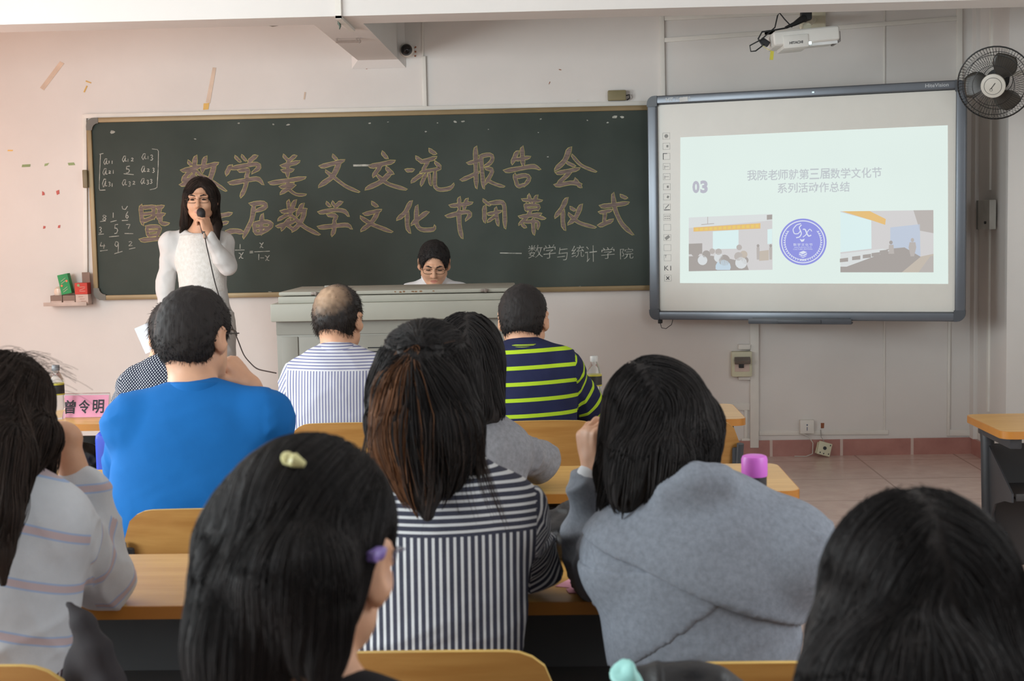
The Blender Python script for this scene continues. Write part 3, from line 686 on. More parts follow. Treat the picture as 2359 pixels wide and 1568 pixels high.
x, y = zs(975, 1005); x1, y1 = zs(1107, 1015); sltext(em, 'MATHEMATICS', x, y, x1, y1, 'lav', 0, e4)
x, y = zs(965, 1019); x1, y1 = zs(1117, 1030); sltext(em, 'CULTURE FESTIVAL', x, y, x1, y1, 'lav', 0, e4)
for q in (((1010, 1050), (1045, 1036), (1072, 1048), (1038, 1064)), ((1010, 1056), (1038, 1070), (1038, 1080), (1010, 1066)), ((1042, 1070), (1072, 1054), (1072, 1064), (1042, 1080)), ((1005, 1072), (1040, 1086), (1075, 1070), (1060, 1082), (1040, 1092))): spoly(em, q, 'lav', e4)
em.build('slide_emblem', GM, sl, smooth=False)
q = WBp(1519, 742)
MB().box((q[0], 0.02, -0.012), (0.022, 0.03, 0.022), None, 0.003).tube([(q[0], 0.02, -0.022), (q[0] + 0.008, 0.02, -0.05), (q[0] + 0.035, 0.02, -0.055), (q[0] + 0.07, 0.02, -0.03), (q[0] + 0.078, 0.025, 0.005)], 0.0022).build('sensor_cable', m_blk, wb)
MB().box((WW * 0.54, -0.0112, WH - ft * 0.55), (0.012, 0.003, 0.008)).build('indicator_light', glow('indicator_glow', (0.75, 0.95, 1, 1), 1.2), wb, smooth=False)

# ------------------------------------------------------------------ projector on its wall arm
pc = P(1848, 92, 7.45)
pj = thing('projector', 'white ceiling-high projector on a wall arm above the whiteboard', 'projector', tuple(pc))
m_proj = mat('projector_white_plastic', S(216, 214, 208), 0.4, var=0.03)
T = Matrix.Rotation(-0.07, 3, 'Y')
b = MB().box((0.0, 0, 0.005), (0.34, 0.27, 0.075), T, 0.018, seg=3)
b.box((-0.055, -0.026, -0.022), (0.13, 0.23, 0.066), T, 0.008)
b.build('housing', m_proj, pj)
MB().box((0.088, -0.115, -0.012), (0.145, 0.012, 0.058), T @ Matrix.Rotation(R(18), 3, 'X'), 0.004).build('front_cover', mat('glossy_white_cover', S(226, 230, 230), 0.15, var=0.02), pj)
MB().box((0.168, -0.02, 0.0), (0.014, 0.2, 0.055), T, 0.004).build('vent', mat('grey_vent', S(120, 116, 114), 0.6), pj)
MB().box((0.018, -0.1295, -0.030), (0.012, 0.004, 0.018), T).build('lens', glow('projector_lens_glow', (0.75, 0.98, 1, 1), 3.0), pj, smooth=False)
lt = MB(); put_text(lt, 'HITACHI', frame_T((-0.055, -0.1425, -0.03), (1, 0, 0.07), (0, 0, 1)), -0.034, -0.006, 0.034, 0.008, offset=0.03)
lt.build('brand_lettering', mat('grey_print', S(84, 84, 86), 0.6), pj, smooth=False)
b = MB(); b.box((0.052, -0.125, 0.026), (0.042, 0.003, 0.008), T); b.build('sticker', mat('teal_sticker', S(130, 160, 160), 0.6), pj, smooth=False)
wxr = P(1872, 45, 8.58) - pc
ar = MB().tube([(0.025, 0.0, 0.065), (0.06, 0.3, 0.11), (wxr[0], 1.13, wxr[2])], 0.024, 10).box((wxr[0], 1.128, wxr[2]), (0.15, 0.035, 0.11), None, 0.004)
ar.b2((0.005, -0.02, 0.035), (0.045, 0.06, 0.07), 0.003).build('wall_arm', mat('cream_metal', S(206, 200, 176), 0.5), pj)
MB().tube([(0.02, 0.02, 0.115), (0.0, -0.03, 0.105), (-0.05, -0.06, 0.075), (-0.1, -0.08, 0.055)], [0.022, 0.02, 0.012, 0.006]).box((0.02, 0.0, 0.125), (0.055, 0.06, 0.05), None, 0.01).build('mount_shroud', m_blk, pj)
MB().tube([(-0.02, -0.04, 0.085), (-0.09, -0.07, 0.055), (-0.16, -0.06, 0.045), (-0.215, -0.05, 0.04), (-0.235, -0.05, 0.005), (-0.215, -0.06, -0.03), (-0.19, -0.04, -0.025)], 0.0042).tube([(-0.06, -0.05, 0.06), (-0.10, -0.06, 0.10), (-0.125, -0.05, 0.135), (-0.135, -0.05, 0.12), (-0.15, -0.06, 0.06), (-0.22, -0.06, 0.0), (-0.28, -0.06, -0.03), (-0.275, -0.06, -0.06), (-0.25, -0.06, -0.058), (-0.205, -0.05, -0.025)], 0.0035).box((-0.2, -0.04, -0.012), (0.05, 0.03, 0.03), Matrix.Rotation(0.6, 3, 'Y'), 0.006).build('cables', m_blk, pj)
MB().box((-0.17, -0.08, -0.085), (0.018, 0.004, 0.045), Matrix.Rotation(0.1, 3, 'Y')).tube([(-0.17, -0.08, -0.063), (-0.2, -0.07, -0.045), (-0.215, -0.06, -0.03)], 0.0012).build('yellow_tag', mat('yellow_tag', S(204, 196, 70), 0.6), pj)

# ------------------------------------------------------------------ security camera, tube clip and hook on the beam
q = P(934, 112, 8.5)
t = thing('security_camera', 'small black dome camera beside the ceiling beam end', 'camera', (q[0], 8.6, q[2]))
Rx = Matrix.Rotation(R(90), 3, 'X')
MB().lathe([(0, 0.0), (0.042, 0.0), (0.042, 0.03), (0.036, 0.045)], (0, 0, 0), 24, Rx).build('base', m_white, t)
MB().lathe([(0.036, 0.045), (0.033, 0.062), (0.022, 0.078), (0.008, 0.084), (0, 0.085)], (0, 0, 0), 24, Rx).build('dome', mat('black_glossy_dome', S(20, 20, 22), 0.12, var=0.02), t)
q = P(806, 93, 7.55)
b = MB().tube([(-0.075, 0, 0), (0.06, 0, 0)], 0.006).box((-0.07, 0, 0.009), (0.008, 0.01, 0.016)).box((0.035, 0, 0.009), (0.008, 0.01, 0.016)).box((0.05, 0, 0.003), (0.008, 0.01, 0.024))
tag(b.build('tube_holder', mat('grey_brown_metal', S(142, 126, 116), 0.5), None, (q[0], 7.55, BZ - 0.0175)), 'short empty tube holder under the ceiling beam', 'holder')
q = P(781, 38, 6.92)
b = MB().tube([(0, 0, 0.0), (0.0, 0, -0.012), (0.004, 0, -0.026), (0.0, 0, -0.04)], [0.008, 0.009, 0.005, 0.002]).box((0.006, 0, -0.002), (0.026, 0.012, 0.004))
tag(b.build('ceiling_hook', mat('dark_green_metal', S(60, 74, 60), 0.5), None, (q[0], 6.92, BZ)), 'small dark hook under the cross beam', 'hook')

# ------------------------------------------------------------------ fans
m_cage = mat('black_fan_wire', S(38, 38, 38), 0.4, var=0.04); m_blade = mat('smoky_fan_blade', S(70, 66, 60), 0.35, var=0.04)
m_hub = mat('pale_hub_plastic', S(206, 202, 192), 0.4, var=0.02)


def fan(label, c, aim, rad, m_wire, m_bl, arm_to, nw=72, hubtxt=True):
    t = thing('wall_fan', label, 'fan', tuple(c))
    a = Vector(aim).normalized(); T = a.to_track_quat('Z', 'Y').to_matrix().to_4x4()
    w = MB()
    def ring(r_, z, th):
        pts = [T @ Vector((r_ * math.cos(6.2832 * k / 40), r_ * math.sin(6.2832 * k / 40), z)) for k in range(41)]; w.tube(pts, th, 5, cap=False)
    ring(rad, 0, 0.0042); ring(rad * 0.82, 0.055, 0.0018); ring(rad * 0.55, 0.068, 0.0016); ring(rad * 0.3, 0.07, 0.002); ring(rad * 0.8, -0.06, 0.0018); ring(rad * 0.4, -0.08, 0.002)
    for k in range(nw):
        an = 6.2832 * k / nw; tw = an + 0.10
        f_ = lambda r_, z, a_: T @ Vector((r_ * math.cos(a_), r_ * math.sin(a_), z))
        w.tube([f_(rad * 0.3, 0.07, an), f_(rad * 0.58, 0.068, an + 0.03), f_(rad * 0.84, 0.053, an + 0.06), f_(rad * 0.97, 0.022, tw), f_(rad, 0, tw)], 0.0011, 3, cap=False)
        w.tube([f_(rad, 0, an), f_(rad * 0.96, -0.03, an), f_(rad * 0.8, -0.06, an), f_(rad * 0.4, -0.08, an)], 0.0011, 3, cap=False)
    w.build('cage', m_wire, t)
    for k in range(3):
        an = 0.9 + 6.2832 * k / 3; vs = []; n1, n2 = 8, 6
        for i in range(n1 + 1):
            r_ = rad * (0.2 + 0.64 * i / n1); sp = 0.62 * math.sin(math.pi * (0.22 + 0.62 * i / n1))
            for j in range(n2 + 1):
                s_ = j / n2 * 2 - 1; a_ = an + s_ * sp + 0.25 * i / n1
                vs.append(T @ Vector((r_ * math.cos(a_), r_ * math.sin(a_), s_ * 0.022 * (1 - 0.3 * i / n1))))
        b = MB().add(vs, [(i * (n2 + 1) + j, (i + 1) * (n2 + 1) + j, (i + 1) * (n2 + 1) + j + 1, i * (n2 + 1) + j + 1) for i in range(n1) for j in range(n2)])
        o = b.build('blade', m_bl, t); md = o.modifiers.new('thickness', 'SOLIDIFY'); md.thickness = 0.003
    MB().lathe([(0, -0.03), (0.03, -0.03), (0.034, 0.03), (0.02, 0.045), (0, 0.045)], (0, 0, 0), 20, T.to_3x3()).build('spindle', m_bl, t)
    hb = MB().lathe([(0, 0.064), (rad * 0.3, 0.064), (rad * 0.33, 0.071), (rad * 0.32, 0.078), (rad * 0.2, 0.083), (0, 0.084)], (0, 0, 0), 32, T.to_3x3()).build('hub_cap', m_hub, t)
    if hubtxt:
        w = MB(); ringp = [T @ Vector((rad * 0.23 * math.cos(6.2832 * k / 30), rad * 0.23 * math.sin(6.2832 * k / 30), 0.0825)) for k in range(31)]
        w.tube(ringp, 0.001, 4, cap=False); rz = Matrix.Rotation(0.9, 4, 'Z')
        w.tube([T @ rz @ Vector((-0.018, 0, 0.0845)), T @ rz @ Vector((0.02, 0, 0.0845))], 0.002, 4)
        w.tube([T @ rz @ Vector((-0.02 + 0.007 * math.cos(k), -0.004 + 0.007 * math.sin(k), 0.0845)) for k in np.linspace(0, 6.28, 10)], 0.0008, 4)
        w.build('hub_emblem', m_blk, hb)
    MB().lathe([(0, -0.2), (0.035, -0.2), (0.05, -0.17), (0.052, -0.1), (0.06, -0.08), (0, -0.075)], (0, 0, 0), 24, T.to_3x3()).build('motor', m_wire, t)
    e = Vector(arm_to) - Vector(c); s_ = T @ Vector((0, 0, -0.17))
    MB().tube([s_, s_.lerp(e, 0.5) + Vector((0, 0, 0.02)), e], 0.014, 10).box(e, (0.03, 0.10, 0.14), None, 0.006).build('wall_mount', m_hub, t)
    return t


fc = P(2293, 191, 7.55)
fan('black wire wall fan with a pale hub, high in the right corner', fc, (-0.42, -0.86, -0.28), 0.192, m_cage, m_blade, (2.684, 7.75, fc[2] + 0.05))
fc2 = P(640, 30, 7.9)
m_gw = mat('grey_fan_wire', S(150, 144, 136), 0.4)
t2 = thing('ceiling_fan', 'grey wire cage fan hanging half hidden behind the cross beam', 'fan', (fc2[0], 7.9, 3.05))
w = MB(); zc = fc2[2] - 3.05
Tt = Matrix.Translation((0, 0, zc)) @ Matrix.Rotation(R(-18), 4, 'Y') @ Matrix.Rotation(R(20), 4, 'X')
for r_, z in ((0.10, 0.0), (0.088, -0.035), (0.06, -0.055), (0.03, -0.06), (0.088, 0.03)):
    w.tube([Tt @ Vector((r_ * math.cos(6.2832 * k / 36), r_ * math.sin(6.2832 * k / 36), z)) for k in range(37)], 0.002, 5, cap=False)
for k in range(40):
    a_ = 6.2832 * k / 40; f_ = lambda r_, z: Tt @ Vector((r_ * math.cos(a_), r_ * math.sin(a_), z))
    w.tube([f_(0.03, -0.06), f_(0.06, -0.055), f_(0.088, -0.035), f_(0.1, 0), f_(0.088, 0.03)], 0.0009, 3, cap=False)
w.build('cage', m_gw, t2)
MB().lathe([(0, -0.066), (0.022, -0.064), (0.03, -0.056), (0, -0.05)], (0, 0, 0), 20, Tt.to_3x3()).build('hub_cap', m_gw, t2).location = (0, 0, zc)
MB().tube([Tt @ Vector((0, 0, -0.05)), Tt @ Vector((0, 0, 0.06)), (0, 0, -0.001)], [0.02, 0.03, 0.012]).build('down_rod', m_gw, t2)

# ------------------------------------------------------------------ boxes and sockets
m_cream = mat('cream_switch_plastic', S(206, 202, 174), 0.45, var=0.03)
q0, q1 = wx(1683, 808), wx(1730, 865)
t = thing('breaker_box', 'cream breaker box with a raised smoky cover on the front wall', 'breaker box', ((q0[0] + q1[0]) / 2, WALL, q1[1]))
bw, bh = q1[0] - q0[0], q0[1] - q1[1]
MB().box((0, -0.03, bh / 2), (bw, 0.06, bh), None, 0.008).build('housing', m_cream, t)
MB().box((0, -0.0605, bh * 0.46), (bw * 0.72, 0.004, bh * 0.5), None, 0.002).build('inner_plate', m_cardp, t)
MB().box((-0.005, -0.066, bh * 0.46), (0.03, 0.016, 0.03), None, 0.002).build('breaker_switch', m_blk, t)
MB().box((0.0, -0.078, bh * 0.66), (bw * 0.78, 0.036, 0.03), Matrix.Rotation(R(35), 3, 'X'), 0.003).build('cover', mat('smoky_cover', S(120, 112, 104), 0.2), t)
q0 = wx(1857, 981)
t = thing('network_socket', 'white wall socket box with a thin cable, above the skirting', 'socket', (q0[0], WALL, q0[1]))
MB().box((0, -0.018, 0), (0.085, 0.036, 0.085), None, 0.005).build('housing', m_white, t)
MB().box((0.0, -0.037, -0.012), (0.004, 0.002, 0.022)).box((0.0, -0.037, 0.012), (0.008, 0.002, 0.008)).build('port', mat('blue_grey_port', S(96, 104, 130), 0.5), t)
z0 = q0[1]
MB().tube([(-0.045, -0.02, -0.036), (-0.02, -0.03, -0.046), (0.01, -0.03, -0.06), (0.035, -0.035, -0.10), (0.03, -0.05, -z0 + 0.02), (-0.01, -0.06, -z0 + 0.006), (-0.08, -0.05, -z0 + 0.006)], 0.0028).build('cable', mat('pale_cable', S(206, 204, 196), 0.5), t)
q0 = PZ(1898, 1052, 0)
t = thing('fallen_socket_plate', 'cream socket plate hanging loose from a wire at the skirting', 'socket plate', (q0[0], 8.53, 0))
Tp = Matrix.Rotation(R(16), 3, 'Y') @ Matrix.Rotation(R(-14), 3, 'X')
c0 = Vector((0, 0, 0.052))
MB().box(c0, (0.082, 0.014, 0.082), Tp, 0.004).build('plate', m_cream, t)
MB().box(c0 + Vector((-0.022, 0.018, 0.0)), (0.05, 0.022, 0.07), Tp, 0.004).build('back_box', m_cream, t)
b = MB().lathe([(0, 0), (0.011, 0), (0.011, 0.003)], c0 + Tp @ Vector((0, -0.007, 0.004)), 16, Tp @ Matrix.Rotation(R(90), 3, 'X'))
for x, z in ((-.022, -.028), (0.0, -.03), (.03, -.026), (.03, .028)): b.box(c0 + Tp @ Vector((x, -0.008, z)), (0.006, 0.002, 0.008), Tp)
b.build('socket_hole', m_blk, t)
MB().tube([(0.0, 0.01, 0.095), (-0.012, 0.04, 0.12), (-0.01, 0.062, 0.16)], 0.0022).build('wire', mat('grey_wire', S(150, 146, 140), 0.5), t)
q = PX(2290, 494, 2.525)
t = thing('switch_box', 'grey switch panel with a side control box on the right pilaster', 'switch', (2.513, q[1], q[2]))
MB().box((-0.02, 0.03, 0), (0.04, 0.22, 0.17), None, 0.006).build('housing', mat('grey_switch_plastic', S(182, 180, 172), 0.45), t)
b = MB().box((-0.018, 0.165, 0), (0.036, 0.045, 0.17), None, 0.004); b.build('side_panel', mat('dark_grey_panel', S(112, 112, 108), 0.5), t)
MB().lathe([(0, 0), (0.008, 0), (0.008, 0.01)], (-0.04, -0.02, -0.045), 12, Matrix.Rotation(R(-90), 3, 'Y')).build('knob', m_blk, t)

# ------------------------------------------------------------------ lectern
pY = 6.6
x0, x1 = P(640, 860, pY)[0], P(1190, 860, pY)[0]
lx0, lx1 = P(632, 710, pY)[0], P(1200, 710, pY)[0]
lc = (x0 + x1) / 2
m_steel = mat('grey_green_painted_steel', S(153, 150, 138), 0.5, 0.0, var=0.04, scale=3)
m_steel2 = mat('grey_painted_steel', S(136, 132, 122), 0.5, 0.0, var=0.04, scale=3)
pd = thing('lectern', 'grey-green steel multimedia lectern with a closed double lid', 'lectern', (lc, pY, 0))
bw = (x1 - x0) / 2; lw = (lx1 - lx0) / 2
MB().b2((-bw, 0.004, 0.0), (bw, 0.56, 1.01), 0.004).build('cabinet', m_steel2, pd)
dx = [P(px, 860, pY)[0] - lc for px in (650, 690, 927, 1165, 1183)]
for a, b_ in zip(dx[:-1], dx[1:]):
    d_ = MB().b2((a + 0.003, -0.002, 0.10), (b_ - 0.003, 0.006, 0.945), 0.002); o = d_.build('door', m_steel2, pd)
    if b_ - a > 0.3:
        v = MB()
        for cx in ((0.31, 0.375) if a < -0.2 else (0.11, 0.175)):
            pass
        xv0, xv1 = (P(848, 820, pY)[0] - lc, P(880, 820, pY)[0] - lc) if a < -0.2 else (P(1000, 820, pY)[0] - lc, P(1032, 820, pY)[0] - lc)
        for k in range(6): v.b2((xv0, -0.004, 0.79 + 0.019 * k), (xv1, 0.0, 0.795 + 0.019 * k))
        v.build('vent', m_blk, o, smooth=False)
MB().b2((-bw, -0.001, 0.955), (bw, 0.01, 1.02)).build('top_rail', m_steel2, pd, smooth=False)
MB().b2((-lw, -0.05, 1.02), (lw, 0.62, 1.105), 0.008).build('worktop', m_steel, pd)
zt = P(650, 672, pY)[2]
MB().b2((-lw + 0.035, -0.03, 1.105), (lw - 0.03, 0.57, 1.138), 0.006).build('lower_lid', m_steel, pd)
li = MB().b2((-lw + 0.038, -0.025, 1.141), (lw - 0.033, 0.56, zt), 0.006).build('upper_lid', m_steel, pd)
for px in (728, 1117):
    xx = P(px, 680, pY)[0] - lc
    MB().box((xx, -0.03, 1.150), (0.036, 0.012, 0.014), None, 0.003).box((xx + 0.006, -0.036, 1.15), (0.012, 0.006, 0.018), None, 0.002).build('clasp', mat('clasp_metal', S(120, 108, 100), 0.4, 0.4), li)
ru = MB(); random.seed(3)
for px in (912, 925, 930, 948, 953, 958, 972, 1000):
    c_ = P(px + random.uniform(-3, 3), 672 + random.uniform(-3, 2), pY - 0.027); rr = random.uniform(0.003, 0.010)
    poly = [(rr * random.uniform(.5, 1.2) * math.cos(6.2832 * k / 9), .6 * rr * random.uniform(.5, 1.2) * math.sin(6.2832 * k / 9)) for k in range(9)]
    ru.prism(poly, frame_T((c_[0] - lc, -0.0248, min(c_[2], zt - 0.008)), (1, 0, 0), (0, 0, 1)), 0.0006)
ru.build('rust_spot', mat('rust', S(128, 92, 60), 0.8), li)
q = P(770, 660, 7.0)
MB().box((q[0] - lc, 0.35, zt + 0.006), (0.075, 0.05, 0.012), None, 0.002).build('lid_handle', m_steel2, li)

# ------------------------------------------------------------------ desks
m_top = mat('orange_wood_laminate', S(208, 164, 94), 0.34, scale=3.0, c2=S(194, 146, 78), stretch=(1.2, 14, 14), spec=0.45)
m_edge = mat('orange_edge_band', S(184, 122, 50), 0.4, var=0.06)
m_dsteel = mat('dark_grey_desk_steel', S(62, 64, 68), 0.45, 0.1, var=0.05)
m_dpanel = mat('dark_desk_panel', S(58, 56, 56), 0.6, var=0.05)
DT = 0.43


def rr_poly(w, d, r_, n=5):
    out = []
    for cx, cy, a0 in ((w / 2 - r_, d / 2 - r_, 0), (-w / 2 + r_, d / 2 - r_, 90), (-w / 2 + r_, -d / 2 + r_, 180), (w / 2 - r_, -d / 2 + r_, 270)):
        for k in range(n + 1): a = R(a0 + 90 * k / n); out.append((cx + r_ * math.cos(a), cy + r_ * math.sin(a)))
    return out


def desk(label, W, loc_):
    t = thing('student_desk', label, 'desk', loc_, 0, 'student desks')
    top = MB().prism(rr_poly(W - 0.006, DT - 0.006, 0.037), Matrix.Translation((0, 0, 0.726)), 0.0242).build('tabletop', m_top, t)
    e = rr_poly(W, DT, 0.04); e2 = rr_poly(W - 0.008, DT - 0.008, 0.036); n = len(e)
    MB().add([(x, y, 0.725) for x, y in e] + [(x, y, 0.7495) for x, y in e] + [(x, y, 0.7501) for x, y in e2] + [(x, y, 0.725) for x, y in e2],
             [(i, (i + 1) % n, n + (i + 1) % n, n + i) for i in range(n)] + [(n + i, n + (i + 1) % n, 2 * n + (i + 1) % n, 2 * n + i) for i in range(n)] + [(3 * n + i, 3 * n + (i + 1) % n, (i + 1) % n, i) for i in range(n)]).build('edge_band', m_edge, top)
    for s in (-1, 1):
        x = s * (W / 2 - 0.06)
        lg = MB().tube([(x, 0.10, 0.02), (x, 0.12, 0.40), (x, 0.14, 0.66), (x, 0.15, 0.70)], 0.024, 12)
        lg.b2((x - 0.02, -0.17, 0.685), (x + 0.02, 0.19, 0.725), 0.006).b2((x - 0.024, -0.19, 0.0), (x + 0.024, 0.19, 0.035), 0.012)
        lg.prism([(0.13, 0.66), (-0.14, 0.53), (-0.14, 0.50), (-0.06, 0.49), (0.04, 0.46), (0.10, 0.38)], frame_T((x - 0.003, 0, 0), (0, 1, 0), (0, 0, 1)), 0.006)
        lg.tube([(x - s * 0.02, 0.11, 0.33), (x - s * 0.06, 0.11, 0.33)], 0.017, 10).tube([(x - s * 0.02, 0.10, 0.2), (x - s * 0.05, 0.10, 0.2)], 0.015, 10)
        lg.build('leg', m_dsteel, t)
    MB().b2((-W / 2 + 0.07, -0.14, 0.51), (W / 2 - 0.07, 0.13, 0.518)).b2((-W / 2 + 0.07, -0.145, 0.505), (W / 2 - 0.07, -0.135, 0.53), 0.003).b2((-W / 2 + 0.07, 0.12, 0.51), (W / 2 - 0.07, 0.128, 0.655)).build('book_shelf', m_dpanel, t)
    MB().b2((-W / 2 + 0.07, 0.135, 0.22), (W / 2 - 0.07, 0.145, 0.655), 0.002).build('modesty_panel', m_dpanel, t)
    return t


DW = 1.10
d0 = desk('front row desk nearest the whiteboard, right end bare', DW, (0.113, 5.195, 0))
for l, x, y in (('front row desk in front of the bald man in the striped shirt', -1.03, 5.315), ('front row desk carrying the pink name plate', -2.15, 5.315),
                ('second row desk with its right end under the purple-capped flask', 0.076, 3.85), ('second row desk in front of the man in the blue T-shirt', -1.04, 3.90),
                ('third row desk in front of the woman in the grey coat', -0.06, 2.80), ('third row desk with the elbow of the striped cardigan on it', -1.18, 2.80),
                ('rear desk under the black handbag at the picture bottom', 0.03, 1.72)):
    dup(d0, (x, y, 0), 0, l)
dup(d0, (1.99, 4.80, 0), 0, 'empty desk across the aisle at the right wall')

# ------------------------------------------------------------------ chairs
m_ply = mat('beech_plywood', S(178, 132, 72), 0.42, scale=2.5, c2=S(160, 112, 56), stretch=(1.5, 10, 16), spec=0.4)
m_plye = mat('pale_plywood_edge', S(208, 172, 96), 0.5)


def curved_panel(w, z0, z1, y0, bend, th, r_, n=20):
    """plywood panel, rounded top corners, curved in plan"""
    cols = []
    for i in range(n + 1):
        x = -w / 2 + w * i / n; e = w / 2 - abs(x)
        top = z1 - (r_ - math.sqrt(max(0, r_ * r_ - (r_ - e) ** 2)) if e < r_ else 0) - 0.008 * (2 * x / w) ** 2
        bot = z0 + (0.04 - math.sqrt(max(0, 0.0016 - (0.04 - e) ** 2)) if e < 0.04 else 0)
        y = y0 + bend * (2 * x / w) ** 2
        cols.append((x, y, bot, top))
    nz_ = 6; V = []; F = []
    for side in (0, 1):
        for (x, y, b_, t_) in cols:
            for j in range(nz_ + 1):
                u = j / nz_; z = b_ + (t_ - b_) * u
                V.append((x, y + side * th - 0.035 * ((z - z0) / (z1 - z0)), z))
    m_ = (nz_ + 1); N = (n + 1) * m_; M_ = []
    for i in range(n):
        for j in range(nz_):
            a = i * m_ + j; F.append((a, a + 1, a + m_ + 1, a + m_)); F.append((N + a, N + a + m_, N + a + m_ + 1, N + a + 1)); M_ += [0, 0]
    loop = [i * m_ for i in range(n + 1)] + [n * m_ + j for j in range(1, m_)] + [i * m_ + nz_ for i in range(n - 1, -1, -1)] + [j for j in range(nz_ - 1, 0, -1)]
    for k in range(len(loop)):
        a, b_ = loop[k], loop[(k + 1) % len(loop)]; F.append((a, b_, N + b_, N + a)); M_.append(1)
    mb = MB(); mb.v = V; mb.f = F; mb.m = M_; return mb


def chair(label, loc_):
    t = thing('student_chair', label, 'chair', loc_, 0, 'student chairs')
    curved_panel(0.385, 0.56, 0.802, -0.20, 0.02, 0.012, 0.075).build('backrest', [m_ply, m_plye], t)
    MB().prism(rr_poly(0.38, 0.37, 0.06), Matrix.Translation((0, -0.015, 0.43)), 0.013).build('seat', [m_ply], t)
    for s in (-1, 1):
        MB().tube([(s * 0.165, -0.17, 0.41), (s * 0.185, -0.20, 0.55), (s * 0.192, -0.226, 0.72)], 0.012, 10).box((s * 0.185, -0.207, 0.655), (0.036, 0.022, 0.10), None, 0.006).build('back_post', m_dsteel, t)
        MB().tube([(s * 0.165, -0.02, 0.42), (s * 0.175, -0.02, 0.22), (s * 0.18, -0.02, 0.03)], 0.016, 10).b2((s * 0.18 - 0.018, -0.22, 0), (s * 0.18 + 0.018, 0.18, 0.03), 0.01).build('leg', m_dsteel, t)
    MB().b2((-0.165, -0.18, 0.405), (0.165, -0.15, 0.43), 0.004).b2((-0.165, 0.10, 0.405), (0.165, 0.13, 0.43), 0.004).b2((-0.18, -0.18, 0.405), (-0.15, 0.13, 0.43), 0.004).b2((0.15, -0.18, 0.405), (0.18, 0.13, 0.43), 0.004).build('seat_frame', m_dsteel, t)
    return t


c0_ = chair('empty front row chair nearest the whiteboard', (0.40, 4.84, 0))
for l, x, y in (('chair under the man in the navy and lime striped shirt', -0.055, 4.88), ('chair under the bald man in the striped shirt', -0.735, 4.90), ('chair under the man in the polka dot shirt', -1.27, 4.95),
                ('chair under the man in the blue T-shirt', -0.86, 3.48), ('chair under the woman in the grey sweater', -0.26, 3.48),
                ('chair under the ponytailed woman in the striped shirt', -0.205, 2.35), ('chair under the woman in the grey coat', 0.285, 2.28), ('chair under the woman in the striped cardigan', -0.95, 2.30)):
    dup(c0_, (x, y, 0), 0, l)
# ------------------------------------------------------------------ body engine: smooth-blended distance fields, polygonised
rng = np.random.default_rng(7)
A_ = lambda *v: np.array(v, float)
def unit(v): v = np.asarray(v, float); return v / (np.linalg.norm(v) + 1e-12)


